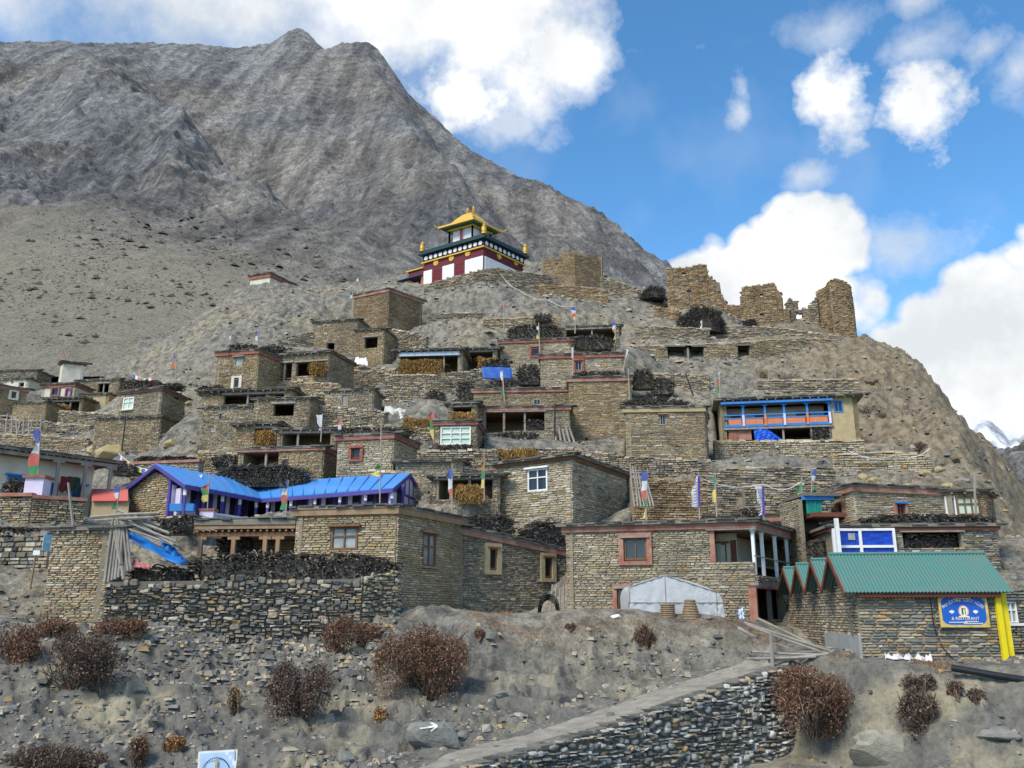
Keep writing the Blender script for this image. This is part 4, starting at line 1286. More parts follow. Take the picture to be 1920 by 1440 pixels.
def window(F, rect, root, o, proud=.13):
    u0, u1, v0, v1 = rect
    fr = o['frame']
    t = min(.09, (u1 - u0) * .14)
    nx, ny = o.get('nx', 1), o.get('ny', 1)
    m = MB()
    m.fbox(F, u0, u0 + t, v0, v1, -.08, .05)
    m.fbox(F, u1 - t, u1, v0, v1, -.08, .05)
    m.fbox(F, u0 + t, u1 - t, v0, v0 + t, -.08, .047)
    m.fbox(F, u0 + t, u1 - t, v1 - t, v1, -.08, .047)
    us = [u0 + t + (u1 - u0 - 2 * t) * i / nx for i in range(nx + 1)]
    if ny == 2:
        vs = [v0 + t, v0 + t + (v1 - v0 - 2 * t) * .62, v1 - t]
    else:
        vs = [v0 + t + (v1 - v0 - 2 * t) * i / ny for i in range(ny + 1)]
    for u in us[1:-1]:
        m.fbox(F, u - t * .35, u + t * .35, v0 + t, v1 - t, -.07, .04)
    for v in vs[1:-1]:
        m.fbox(F, u0 + t, u1 - t, v - t * .35, v + t * .35, -.068, .043)
    wo = m.build('window', fr, root)
    pm = o.get('pane', GLASS)
    pm = PANE[pm] if isinstance(pm, str) else pm
    for i in range(nx):
        for j in range(ny):
            MB().fbox(F, us[i], us[i + 1], vs[j], vs[j + 1], -.05, -.03).build('pane', pm, wo)
    if 'surround' in o:
        sm, w = o['surround']
        s = MB()
        d = proud + .03
        s.fbox(F, u0 - w, u0 - .005, v0 - w, v1 + w, -.02, d)
        s.fbox(F, u1 + .005, u1 + w, v0 - w, v1 + w, -.02, d - .006)
        s.fbox(F, u0 - .005, u1 + .005, v1 + .09, v1 + w, -.02, d - .003)
        s.fbox(F, u0 - .005, u1 + .005, v0 - w, v0 - .07, -.02, d - .003)
        s.build('surround', sm, wo)
    if 'lintel' in o:
        MB().fbox(F, u0 - .14, u1 + .14, v1 + .004, v1 + .10, -.05, proud + .10).build('lintel', o['lintel'], wo)
    if 'sill' in o:
        MB().fbox(F, u0 - .1, u1 + .1, v0 - .1, v0 - .004, -.05, proud + .10).build('sill', o['sill'], wo)
    return wo


def edge_slates(A, B, z0, z1, inner, parent, name='slates'):
    """a ragged rim of flat slates along a roof edge"""
    A, B = np.array(A), np.array(B)
    L = np.linalg.norm(B - A)
    d = (B - A) / L
    nn = np.array([d[1], -d[0]])
    b = MB()
    u = 0
    while u < L:
        l = rnd.uniform(.25, .7)
        for lay in range(2):
            o = rnd.uniform(-.05, .12)
            z = z0 + (z1 - z0) * u / L + lay * .05 + rnd.uniform(-.01, .012)
            w = rnd.uniform(.35, .55)
            uu = u + rnd.uniform(-.1, .1)
            p = [A + d * uu + nn * o, A + d * (uu + l * 1.05) + nn * (o + rnd.uniform(-.06, .06)), A + d * (uu + l * 1.02) - nn * w, A + d * uu - nn * w]
            th = rnd.uniform(.035, .06)
            b.prism(p, z, z + th)
        u += l
    o = b.build(name, SLATE, parent)
    o['kind'] = 'stuff'
    return o


def build_house(h):
    c, l, r, b = h['c'], h['l'], h['r'], h['b']
    zt, zb = h['zt'], h['zb']
    z0 = zb - 1.6
    dl, dr = h.get('dropL', 0), h.get('dropR', 0)
    root = thing(h['n'], h['lab'], {'stone_ruin': 'ruin', 'stone_shed': 'shed', 'open_shed': 'shed', 'temple_hut': 'shrine', 'white_hut': 'hut'}.get(h['n'], 'house'), (c[0], c[1], zb))
    FL, FR = Face(l, c, z0, zt - dl, zt), Face(c, r, z0, zt, zt - dr)
    FB, FK = Face(r, b, z0, zt - dr, zt - dl - dr), Face(b, l, z0, zt - dl - dr, zt - dl)
    h['FL'], h['FR'], h['root'] = FL, FR, root
    holes = {'L': [], 'R': []}
    sholes = {'L': [], 'R': []}
    todo = []
    for (f, x0, y0, x1, y1, o) in h['w']:
        F = FL if f == 'L' else FR
        u0, u1, v0, v1 = F.rect(x0, y0, x1, y1)
        u0, u1 = max(u0, 0.0), min(u1, F.W)
        holes[f].append((u0, u1, v0, v1))
        w = o['surround'][1] - .03 if 'surround' in o else .0
        sholes[f].append((u0 - w, u1 + w, v0 - w, v1 + w + (.1 if 'lintel' in o and not w else 0)))
        todo.append((F, (u0, u1, v0, v1), o))
    if h.get('rag'):
        for F in (FL, FR):
            n = int(F.W / .5)
            F.prof = (np.linspace(0, F.W, n), [F.h0 - abs(rnd.gauss(0, .28)) for _ in range(n)])
            F.top = lambda u, F=F: float(np.interp(u, *F.prof))
    wb = MB()
    wall_slab(wb, FL, holes['L'])
    wall_slab(wb, FR, holes['R'], n0=-.003)
    wall_slab(wb, FB, [], n0=-.006)
    wall_slab(wb, FK, [], n0=-.009)
    fin = h.get('fin')
    wall = wb.build('wall', fin or MORTAR, root)
    if not fin:
        ls, hs = h.get('ls', .30) * .94, h.get('hs', .095) * .92
        own = h.get('own', 0)
        own_n = [own, own]
        for k, F in enumerate((FL, FR)):
            rows = layout(F, ls, hs, sholes['L' if F is FL else 'R'])
            masonry(F, rows, wall, h['s'], depth=.07, own=own_n[k])
    # floors inside open bays
    zs = sorted({round(F.O[2] + q[2], 2) for F, q, o in todo if o.get('open')})
    for i, z in enumerate(zs):
        MB().prism([c + (b - c) * .06, r + (l - r) * .06, b + (c - b) * .06, l + (r - l) * .06], z - .12, z - .01).build('floor', EARTHD, root)
    for F, q, o in todo:
        if o.get('open'):
            u0, u1, v0, v1 = q
            fx = F
            MB().fbox(fx, u0 - .15, u1 + .15, v1 - .02, v1 + .12, -.3, .14).build('lintel', o.get('beam', WOODGR), root)
            for px in o.get('posts', ()):
                u, _ = F.hit(px, proj(F.p((u0 + u1) / 2, (v0 + v1) / 2))[1])
                MB().fbox(F, u - .07, u + .07, v0 - .02, v1, -.16, -.02).build('post', o.get('pm', WOODGR), root)
        elif not o.get('hole'):
            window(F, q, root, o)
    if h.get('ov', .2) is None:
        return
    ov, th = h.get('ov', .2), .13
    tops = [zt, zt - dr, zt - dl - dr, zt - dl]
    if h.get('cor'):
        ch = h.get('cth', .27)
        p = expand(h, .16)
        MB().prism(p, [t - ch for t in tops], 0, [t - .004 for t in tops]).build('cornice', h['cor'], root)
    p = expand(h, max(ov, .2))
    roof = MB().prism(p, [t - .003 for t in tops], 0, [t + th for t in tops]).build('roof', EARTH, root)
    edge_slates(p[3], p[0], tops[3] + th * .55, tops[0] + th * .55, 0, roof)
    edge_slates(p[0], p[1], tops[0] + th * .55, tops[1] + th * .55, 0, roof)
    if h.get('beams', zt - zb > 1.2 and not h.get('cor')):
        m = MB()
        n = max(2, int(FL.W / .6))
        for i in range(n):
            u = FL.W * (i + .5) / n
            m.bar(FL.p(u, FL.top(u) - .07, -.2), FL.p(u, FL.top(u) - .07, max(ov, .2) - .03), .09)
        m.build('beam_ends', WOODGR, root)['kind'] = 'stuff'


def build_wall(w):
    q = w['q']
    root = thing(w['n'], w['lab'], 'ruin' if w['n'] == 'stone_ruin' else 'wall', (q[0][0], q[0][1], min(a[2] for a in q)))
    wb = MB()
    th = w.get('th', .5)
    fs = []
    ext = .6 if w['n'] == 'stone_ruin' else .5
    for a, b in zip(q, q[1:]):
        if math.hypot(b[0] - a[0], b[1] - a[1]) < .05:
            continue
        F = Face(a, b, a[2] - ext, a[3], b[3], b[2] - ext)
        hs = []
        for (x0, y0, x1, y1) in w.get('holes', ()):
            u0, u1, v0, v1 = F.rect(x0, y0, x1, y1)
            if u1 > 0 and u0 < F.W:
                hs.append((max(u0, 0), min(u1, F.W), v0, v1))
        wall_slab(wb, F, hs, t=th)
        fs.append((F, hs))
    body = wb.build('wall', MORTAR, root)
    for F, hs in fs:
        masonry(F, layout(F, w['ls'], w['hs'], hs), body, w['s'], depth=.14)
    # cap stones, uneven
    cb = MB()
    for F, hs in fs:
        u = 0
        while u < F.W:
            l = rnd.uniform(.25, .6)
            if u + l > F.W + .2: break
            t = F.top(min(u + l / 2, F.W))
            z = rnd.uniform(-.04, .06)
            P = F.p
            k = rnd.uniform(.08, .22)
            cb.hexa([P(u, t + z, .12), P(u + l * .95, t + z, rnd.uniform(.06, .16)), P(u + l * .93, t + z, -th), P(u, t + z, -th),
                     P(u + .03, t + z + k, .08), P(u + l * .9, t + z + k * rnd.uniform(.6, 1), .06), P(u + l * .88, t + z + k, -th + .05), P(u + .04, t + z + k, -th + .04)])
            u += l
    if w.get('rim'):
        rb = MB()
        for F, hs in fs:
            rb.fbox(F, -.05, F.W + .05, F.top(F.W / 2) + .03, F.top(F.W / 2) + .2, -th, .2)
        rb.build('rim', w['rim'], root)
    else:
        cb.build('cap_stones', STONE[w['s']], root)['kind'] = 'stuff'
    for px in w.get('posts', ()):
        F, hs = next((F, hs) for F, hs in fs if hs)
        u = F.hit(px, proj(F.p(0, (hs[0][2] + hs[0][3]) / 2))[1])[0]
        MB().fbox(F, u - .09, u + .09, hs[0][2] - .3, hs[0][3] + .05, -.1, .06).build('post', WOODGR, root)
    for F, hs in fs:
        for a in hs:                      # a dark byre behind the opening
            if w['n'] != 'stone_ruin':
                m = MB()
                m.fbox(F, a[0] - .3, a[1] + .3, a[3], a[3] + .14, -2.4, .22)
                m.fbox(F, a[0] - .3, a[1] + .3, a[2] - .1, a[3], -2.6, -2.4)
                m.fbox(F, a[0] - .3, a[0] - .02, a[2] - .1, a[3], -2.4, -th)
                m.fbox(F, a[1] + .02, a[1] + .3, a[2] - .1, a[3], -2.4, -th)
                m.build('byre', EARTHD, root)


def sticks(b, P0, P1, r, g, n=3):
    """many bent sticks at once; P0, P1 (k,3), r (k,)"""
    k = len(P0)
    d = P1 - P0
    L = np.linalg.norm(d, axis=1, keepdims=True)
    d = d / (L + 1e-9)
    up = np.where(np.abs(d[:, 2:3]) > .9, np.array([[0, 1., 0]]), np.array([[0, 0, 1.]]))
    x = np.cross(d, up)
    x /= np.linalg.norm(x, axis=1, keepdims=True)
    y = np.cross(x, d)
    mid = (P0 + P1) / 2 + (x * g.normal(0, .10, (k, 1)) + y * g.normal(0, .10, (k, 1))) * L
    q = np.zeros((k, 3 * n, 3))
    for s, (P, sc_) in enumerate(((P0, 1.0), (mid, .95), (P1, .75))):
        for i in range(n):
            a = 2 * math.pi * i / n + .5
            q[:, s * n + i] = P + (x * math.cos(a) + y * math.sin(a)) * (r * sc_)[:, None]
    fs = [tuple(range(n - 1, -1, -1)), tuple(range(2 * n, 3 * n))]
    for s in range(2):
        for i in range(n):
            fs.append((s * n + i, s * n + (i + 1) % n, (s + 1) * n + (i + 1) % n, (s + 1) * n + i))
    b.addmany(q, fs)


def build_pile(p):
    x0, x1, yt, yb, Y0, Y1, dep, lab, rad = p
    zb = (Y0 * tz(yb) + Y1 * tz(yb)) / 2
    A, B = atz(x0, Y0, Y0 * tz(yb)), atz(x1, Y1, Y1 * tz(yb))
    H0 = Y0 * tz(yt) - A[2]
    F = Face(A, B, A[2], A[2] + H0, None)
    slope = (B[2] - A[2]) / F.W
    root = thing('firewood_stack', lab, 'firewood', (*(F.p(F.W / 2, slope * F.W / 2))[:2], A[2] + slope * F.W / 2), group='firewood stacks of the village')
    n = int(F.W * H0 / (rad * rad * 3.1) * 1.05)
    n = max(60, min(int(n * 1.5), 1900))
    g = nrng
    u = g.uniform(0, F.W, n)
    topf = 1 - .35 * (np.abs(2 * u / F.W - 1) ** 4) + .10 * (NZ.fbm(u * 1.3 + x0, u * 0 + yt, 3) - .5) * 2
    v = g.uniform(0, 1, n) ** .9 * H0 * topf
    base = F.O[None] + u[:, None] * F.U + (v + u * slope)[:, None] * np.array([0, 0, 1.])
    ends = g.uniform(.0, .22, n)
    dirv = -F.N[None] + .22 * g.normal(0, 1, (n, 1)) * F.U + np.array([0, 0, 1.]) * .08 * g.normal(0, 1, (n, 1))
    P0 = base + F.N * ends[:, None]
    P1 = P0 + dirv * g.uniform(dep * .6, dep, n)[:, None]
    r = rad * g.uniform(.25, .7, n)
    b = MB()
    sticks(b, P0, P1, r, g)
    # crooked branches lying across the top and face
    k = n // 3
    u = g.uniform(0, F.W, k)
    tv = (1 - .35 * (np.abs(2 * u / F.W - 1) ** 4)) * H0
    v = np.where(g.random(k) < .65, tv * g.uniform(.82, 1.0, k), tv * g.uniform(.05, 1, k))
    c0 = F.O[None] + u[:, None] * F.U + (v + u * slope)[:, None] * np.array([0, 0, 1.]) + F.N * g.uniform(-dep * .6, .22, k)[:, None]
    dv = F.U[None] * g.choice([-1, 1], k)[:, None] + np.array([0, 0, 1.]) * g.normal(0, .16, (k, 1)) + F.N * g.normal(0, .4, (k, 1))
    sticks(b, c0, c0 + dv * g.uniform(.15, .42, k)[:, None], rad * g.uniform(.2, .42, k), g)
    o = b.build('sticks', WOOD_P, root)
    o['kind'] = 'stuff'
    m = MB()  # dark box added inside the stack to block light between the sticks
    hh = H0 * .72
    s0, s1 = .06 * F.W, .94 * F.W
    m.hexa([F.p(s0, slope * s0, -.08), F.p(s1, slope * s1, -.08), F.p(s1, slope * s1, -dep), F.p(s0, slope * s0, -dep),
            F.p(s0, slope * s0 + hh, -.1), F.p(s1, slope * s1 + hh, -.1), F.p(s1, slope * s1 + hh, -dep), F.p(s0, slope * s0 + hh, -dep)])
    m.build('filler_core', MORTARD, root)


def build_mound(p):
    x0, x1, yt, yb, Y, lab = p
    A, B = at(x0, yb, Y), at(x1, yb, Y)
    Hm = Y * tz(yt) - A[2]
    W = B[0] - A[0]
    ctr = (A + B) / 2 + np.array([0, W * .25, -.12 * Hm])
    root = thing('brushwood_mound', lab, 'brushwood', ctr)
    n = 5200 if W > 4 else 1500
    g = nrng
    a, t = g.uniform(0, 2 * math.pi, n), np.arccos(g.uniform(0, 1, n))
    rr = g.uniform(.86, 1.02, n) * (.72 + .55 * NZ.fbm(np.cos(a) * 1.6 + x0, np.sin(a) * 1.6 + t * 1.8, 3))
    P = np.stack([np.cos(a) * np.sin(t) * W / 2, np.sin(a) * np.sin(t) * W * .4, np.cos(t) * Hm], 1) * rr[:, None] + ctr
    d = np.stack([np.cos(a), np.sin(a), np.full(n, .3)], 1) + g.normal(0, .8, (n, 3))
    d /= np.linalg.norm(d, axis=1, keepdims=True)
    b = MB()
    sticks(b, P - d * .15, P + d * g.uniform(.08, .3, n)[:, None], g.uniform(.015, .045, n), g)
    o = b.build('twigs', WOOD_D, root)
    o['kind'] = 'stuff'
    prof = [(W * .40 * math.cos(q), Hm * .78 * math.sin(q)) for q in np.linspace(0, 1.5, 6)]
    MB().lathe(ctr, [(r_, z) for r_, z in prof], 14).build('filler_core', mat('brush_core', (.045, .04, .036), .95, bump=.8, scale=8), root)


for h in HOUSES:
    build_house(h)
for w in WALLS:
    build_wall(w)
for p in PILES:
    build_pile(p)
for p in MOUNDS:
    build_mound(p)
# ------------------------------------------------------------------ placing things on the ground
_hv = np.empty(len(hill.data.vertices) * 3, np.float32)
hill.data.vertices.foreach_get('co', _hv)
HZ = _hv.reshape(HM, HN, 3)[:, :, 2]


def gz(x, y):
    q = (np.asarray(x) / np.asarray(y) + HQ) / (2 * HQ) * (HN - 1)
    s = (np.log(np.asarray(y)) - math.log(HY0)) / math.log(HY1 / HY0) * (HM - 1)
    qi, si = np.clip(q.astype(int), 0, HN - 2), np.clip(s.astype(int), 0, HM - 2)
    a, b = np.clip(q - qi, 0, 1), np.clip(s - si, 0, 1)
    return (HZ[si, qi] * (1 - a) + HZ[si, qi + 1] * a) * (1 - b) + (HZ[si + 1, qi] * (1 - a) + HZ[si + 1, qi + 1] * a) * b


def hit(px, py, ymin=16, ymax=140):
    d = ray(px, py)
    ys = np.linspace(ymin, ymax, 2400)
    P = d[None] * (ys / d[1])[:, None]
    below = P[:, 2] < gz(P[:, 0], P[:, 1])
    i = int(np.argmax(below)) if below.any() else len(ys) - 1
    return P[i]


# ------------------------------------------------------------------ lane wall
def build_lane():
    rows = []
    acc = [np.array(p[:2]) for p in LANE]
    end = acc[-1] + (acc[-1] - acc[-2]) * .9
    acc.append(end)
    pts = []
    for a, b in zip(acc, acc[1:]):
        for t in np.linspace(0, 1, 22, endpoint=False):
            pts.append((a + (b - a) * t, unit(b - a)))
    for q, dd in pts:
        nn = np.array([-dd[1], dd[0]])
        row = []
        for k in np.linspace(.12, 2.0, 14):
            w = q + nn * (k + .12 * float(NZ.fbm(q[:1] * .8, q[1:] * .8, 2)[0] - .5) * (k > 1.5) * 4)
            row.append((w[0], w[1], float(gz(w[:1], w[1:])[0])))
        rows.append(row)
    R_ = np.array(rows)
    z = R_[:, :, 2]
    for _ in range(2):
        pz_ = np.pad(z, ((1, 1), (0, 0)), mode='edge')
        z = np.maximum(z, np.maximum(pz_[:-2], pz_[2:]) - .02)
    z[:, 1:-1] = np.maximum(z[:, 1:-1], (z[:, :-2] + z[:, 2:]) / 2)
    z[:, 0] -= .03
    z[:, -1] -= .05
    R_[:, :, 2] = z + .025
    o = MB().grid(R_[::-1]).build('lane', mat('lane_dust', (.30, .275, .23), .95, (.165, .152, .128), scale=2.2, bump=.9, bscale=9), None, smooth=True)
    o['kind'] = 'structure'


build_lane()


def build_lane_wall():
    root = thing('retaining_wall', 'dry-stone wall of pale and dark river stones holding up the sloping lane', 'wall', LANE[1])
    body = MB()
    fs = []
    for i in range(len(LANE) - 1):
        F = Face(LANE[i], LANE[i + 1], LFOOT[i] - .7, LANE[i][2] - .03, LANE[i + 1][2] - .03, LFOOT[i + 1] - .7)
        wall_slab(body, F, [], t=.6)
        fs.append(F)
    b = body.build('wall', MORTARD, root)
    for i, F in enumerate(fs):
        rows = layout(F, .24, .12, rough=.5)
        masonry(F, rows, b, 'river', depth=.17, own=0 if i == 0 else 50, gap=.022)
        edge_slates(F.p(0, 0)[:2], F.p(F.W, 0)[:2], LANE[i][2] - .08, LANE[i + 1][2] - .08, 0, b, 'cap_slates')


build_lane_wall()


def rubble_wall():
    root = thing('rubble_wall', 'wide rubble wall of mixed grey and pale stones under the long firewood stack', 'wall', at(450, 1215, 33))
    pts = [(200, 1091, 1205, 32.25), (680, 1085, 1222, 33.6), (745, 1070, 1190, 34.6), (753, 1086, 1180, 35.8)]
    q = [(*atz(p[0], p[3], p[3] * tz(p[1]))[:2], p[3] * tz(p[2]), p[3] * tz(p[1])) for p in pts]
    body = MB()
    fs = []
    for a, c in zip(q, q[1:]):
        F = Face(a, c, a[2] - .5, a[3], c[3], c[2] - .5)
        wall_slab(body, F, [], t=1.0)
        fs.append(F)
    b = body.build('wall', MORTARD, root)
    for i, F in enumerate(fs):
        masonry(F, layout(F, .26, .11, rough=.6), b, 'rubble' if i < 1 else 'tan_c', depth=.17, own=(210, 70, 20)[i], gap=.01)


rubble_wall()


# ------------------------------------------------------------------ guesthouse with four green roofs
TEAL = mat('green_roof_sheet', (.062, .18, .16), .55, (.10, .17, .15), scale=1.2, spec=.4, bump=.05)
YELLOW = mat('yellow_paint', (.72, .58, .01), .5, (.62, .48, .01), scale=2)
GREYP = mat('grey_cement', (.30, .305, .295), .9, (.22, .225, .215), scale=1.5, bump=.2)


def corrugated(P00, P10, P01, P11, n, amp=.022, sub=6):
    """sheet between ridge ends P00,P10 and eave ends P01,P11 with waves across"""
    k = n * sub
    t = np.linspace(0, 1, k + 1)
    a = np.array(P00)[None] + t[:, None] * (np.array(P10) - P00)[None]
    b = np.array(P01)[None] + t[:, None] * (np.array(P11) - P01)[None]
    nn = np.cross(np.array(P10) - P00, np.array(P01) - P00)
    nn = nn / np.linalg.norm(nn) * (1 if nn[2] > 0 else -1)
    w = (amp * np.sin(2 * math.pi * t * n))[:, None] * nn[None]
    m = MB()
    m.grid(np.stack([a + w, b + w], 0))
    m.grid(np.stack([a + w - nn * .03, b + w - nn * .03], 0))
    return m


def text_polys(s, size):
    cu = bpy.data.curves.new('lettering', 'FONT')
    cu.body = s
    cu.size = size
    cu.align_x = 'CENTER'
    cu.extrude = 0.0
    cu.resolution_u = 3
    o = bpy.data.objects.new('lettering', cu)
    COL.objects.link(o)
    bpy.context.view_layer.update()
    dg = bpy.context.evaluated_depsgraph_get()
    me = o.evaluated_get(dg).to_mesh()
    v = [tuple(x.co) for x in me.vertices]
    f = [tuple(p.vertices) for p in me.polygons]
    o.evaluated_get(dg).to_mesh_clear()
    bpy.data.objects.remove(o)
    bpy.data.curves.remove(cu)
    return v, f


def letter_on(mb, F, s, u, v, size, n, ang=0.0, sx=1.0):
    vs, fs = text_polys(s, size)
    if not vs:
        return
    c, q = math.cos(ang), math.sin(ang)
    mb.add([F.p(u + (x * sx * c - y * q), v + (x * sx * q + y * c), n) for x, y, _ in vs], fs)


def guesthouse():
    zb, ze, zr = 30 * tz(1232), .92, 2.06
    A = np.array(atz(1612, 30, -.5)[:2])
    B = np.array(atz(1873, 29.55, -.5)[:2])
    D = np.array(atz(1482, 42, 0)[:2])
    V = unit(D - A)
    U = unit(B - A)
    W = np.linalg.norm(B - A)
    root = thing('guesthouse', 'stone guesthouse with four parallel green corrugated roofs beside the lane', 'guesthouse', (*A, zb))
    LF = Face(A + V * 12, A, zb - .5, ze)
    FF = Face(A, B, zb - .5, ze)
    RF = Face(B, B + V * 12, zb - .5, ze)
    KF = Face(B + V * 12, A + V * 12, zb - .5, ze)
    # saw-tooth top of the gable side
    us = [0]
    hs_ = [LF.h0]
    for k in range(4):
        us += [1.5 + 3 * k, 3 + 3 * k]
        hs_ += [LF.h0 + zr - ze - .06, LF.h0]
    body = MB()
    for F in (FF, RF, KF):
        wall_slab(body, F, [], n0=-.003 if F is RF else 0)
    for F, nn in ((LF, 0.0), (RF, -.006)):
        for k in range(4):
            u0 = 3 * k
            h0 = F.h0
            for a, b_ in ((u0, u0 + 1.5), (u0 + 1.5, u0 + 3)):
                ha, hb = (h0, h0 + zr - ze - .06) if a == u0 else (h0 + zr - ze - .06, h0)
                P = F.p
                body.hexa([P(a, 0 if F is LF else h0, nn), P(b_, 0 if F is LF else h0, nn), P(b_, 0 if F is LF else h0, nn - .35), P(a, 0 if F is LF else h0, nn - .35), P(a, ha, nn), P(b_, hb, nn), P(b_, hb, nn - .35), P(a, ha, nn - .35)])
    wall = body.build('wall', MORTAR, root)
    LF.top = lambda u: float(np.interp(u, us, hs_))
    LF.H = LF.h0 + zr - ze
    masonry(LF, layout(LF, .24, .095, [(7.0, 12.1, 0, 1.2)]), wall, 'grey', depth=.07, own=140, gap=.016)
    masonry(FF, layout(FF, .34, .095, rough=.3), wall, 'slate', depth=.07, own=160, gap=.016)
    masonry(RF, layout(RF, .5, .16), wall, 'slate', depth=.06)
    MB().fbox(LF, 7.0, 12.03, .1, 1.2, -.02, .075).build('plinth', GREYP, root)
    for k in range(4):
        rr = A + V * (1.5 + 3 * k)
        ea, eb = A + V * (3 * k - .42), A + V * (3 * k + 3 + (.0 if k < 3 else .4))
        ov, orr = -.45, W + .45
        drop = (zr - ze) / 1.5
        z = lambda d: zr - drop * d
        r0, r1 = rr + U * ov, rr + U * orr
        f0, f1 = ea + U * ov, ea + U * orr
        b0, b1 = eb + U * ov, eb + U * orr
        zf = .70 if k == 0 else z(1.5)
        if k:
            f0, f1 = A + V * (3 * k) + U * ov, A + V * (3 * k) + U * orr
        p3 = lambda p, zz: (p[0], p[1], zz)
        front = corrugated(p3(r0, zr + .05), p3(r1, zr + .05), p3(f0, zf + .05), p3(f1, zf + .05), 46).build('roof_sheet', TEAL, root, smooth=True)
        corrugated(p3(r0, zr + .05), p3(r1, zr + .05), p3(b0, z(1.5) + .05), p3(b1, z(1.5) + .05), 46).build('roof_sheet', TEAL, root, smooth=True)
        MB().tube([p3(r0, zr + .07), p3(r1, zr + .07)], .06, 8).build('ridge_cap', TEAL, root)
        m = MB()
        m.bar(p3(r0 - U * .02, zr - .05), p3(f0 - U * .02, zf - .05), .05, .17)
        m.bar(p3(r0 - U * .02, zr - .05), p3(b0 - U * .02, z(1.5) - .06), .05, .17)
        m.build('bargeboard', WOODR, root)
        if k == 0:
            m = MB()
            fa, fb = A + V * -.3 + U * -.0, A + V * -.3 + U * (W + .1)
            m.bar(p3(fa, zf - .02), p3(fb, zf - .02), .06, .16)
            for i in range(40):
                q = fa + (fb - fa) * (i + .5) / 40
                m.tube([p3(q, zf - .09), p3(q, zf - .145)], [.045, .02], 5)
            m.build('fascia', WOODR, root)
    # window of the extension seen past the posts is a separate little wall
    MB().fbox(LF, 11.30, 11.42, 1.2, 2.1, 0, .12).build('slot', MORTARD, root)
    # posts
    for dx in (0, .24):
        q = A + U * (W + .05 + dx) + V * (-.1 + dx * .6)
        MB().box((q[0] - .09, q[1] - .06, zb - .3), (q[0] + .09, q[1] + .06, ze - .02 - dx * .3)).build('post', YELLOW, root)
    # sign board
    s = thing('sign_board', 'blue guest house sign with gold frame on the slate wall', 'sign', FF.p(*[(a + b) / 2 for a, b in (FF.rect(1759, 1116, 1848, 1175)[:2], FF.rect(1759, 1116, 1848, 1175)[2:])], .12))
    u0, u1, v0, v1 = FF.rect(1759, 1116, 1848, 1175)
    GOLD = mat('gold_frame', (.62, .46, .14), .5)
    SIGNB = mat('sign_blue', (.012, .10, .46), .45, (.012, .09, .40), scale=2)
    CRM = mat('sign_cream', (.80, .74, .52), .5, (.74, .66, .42), scale=4)
    WHT = mat('sign_white', (.8, .8, .8), .5)
    PNK = mat('sign_pink', (.72, .40, .42), .5)
    GRN = mat('sign_green', (.02, .16, .12), .5)
    MB().fbox(FF, u0, u1, v0, v1, .10, .14).build('panel', SIGNB, s)
    m = MB()
    t = .055
    m.fbox(FF, u0 - .02, u1 + .02, v1 - t, v1 + .02, .09, .165)
    m.fbox(FF, u0 - .02, u1 + .02, v0 - .02, v0 + t, .09, .165)
    m.fbox(FF, u0 - .02, u0 + t, v0 + t, v1 - t, .09, .163)
    m.fbox(FF, u1 - t, u1 + .02, v0 + t, v1 - t, .09, .163)
    m.build('frame', GOLD, s)
    w_, h_ = u1 - u0, v1 - v0
    uc, vc = (u0 + u1) / 2, (v0 + v1) / 2
    for sx_ in (-1, 1):
        for sy_ in (-1, 1):
            m = MB()
            cx, cy = uc + sx_ * (w_ / 2 - t), vc + sy_ * (h_ / 2 - t)
            pts = [FF.p(cx, cy, .1445)] + [FF.p(cx - sx_ * .17 * w_ * (1 - math.sin(a)), cy - sy_ * .22 * h_ * (1 - math.cos(a)), .1445) for a in np.linspace(0, math.pi / 2, 7)]
            m.add(pts, [tuple(range(8))])
            m.build('corner_ornament', GOLD, s)
    m = MB()
    txt = 'PHU COTTAGE GUEST HOUSE'
    rad = w_ * .62
    cy = vc + h_ * .30 - rad
    for i, ch in enumerate(txt):
        a = (i - (len(txt) - 1) / 2) * -.0635
        letter_on(m, FF, ch, uc - rad * math.sin(a), cy + rad * math.cos(a), h_ * .145, .1465, a, .82)
    letter_on(m, FF, '& RESTURANT', uc + .02 * w_, vc - h_ * .285, h_ * .135, .1465)
    m.build('lettering', CRM, s)
    m = MB()
    for (a, b_, c_) in ((-.16, .16, .395), (-.33, .05, -.36), (.0, .28, -.335), (-.02, .36, -.395)):
        u = a
        while u < b_:
            l = rnd.uniform(.015, .04)
            m.fbox(FF, uc + u * w_, uc + (u + l * .75) * w_, vc + (c_ - .014) * h_, vc + (c_ + .014) * h_, .141, .1465)
            u += l
    m.build('small_print', CRM, s)

    def disc(mb, u, v, ru, rv, n, k=20):
        mb.add([FF.p(u + ru * math.cos(2 * math.pi * i / k), v + rv * math.sin(2 * math.pi * i / k), n) for i in range(k)], [tuple(range(k))])
    m = MB(); disc(m, uc, vc - .01 * h_, .11 * w_, .19 * h_, .1445); m.build('emblem_ring', PNK, s)
    m = MB(); disc(m, uc, vc - .01 * h_, .085 * w_, .155 * h_, .147); m.fbox(FF, uc - .11 * w_, uc + .11 * w_, vc - .2 * h_, vc - .165 * h_, .141, .1475); m.build('emblem', CRM, s)
    m = MB(); m.fbox(FF, uc - .045 * w_, uc - .005 * w_, vc - .12 * h_, vc + .09 * h_, .146, .149); m.fbox(FF, uc + .022 * w_, uc + .042 * w_, vc - .12 * h_, vc + .08 * h_, .146, .149); m.fbox(FF, uc - .005 * w_, uc + .022 * w_, vc + .055 * h_, vc + .085 * h_, .146, .149); m.build('emblem_figure', GRN, s)
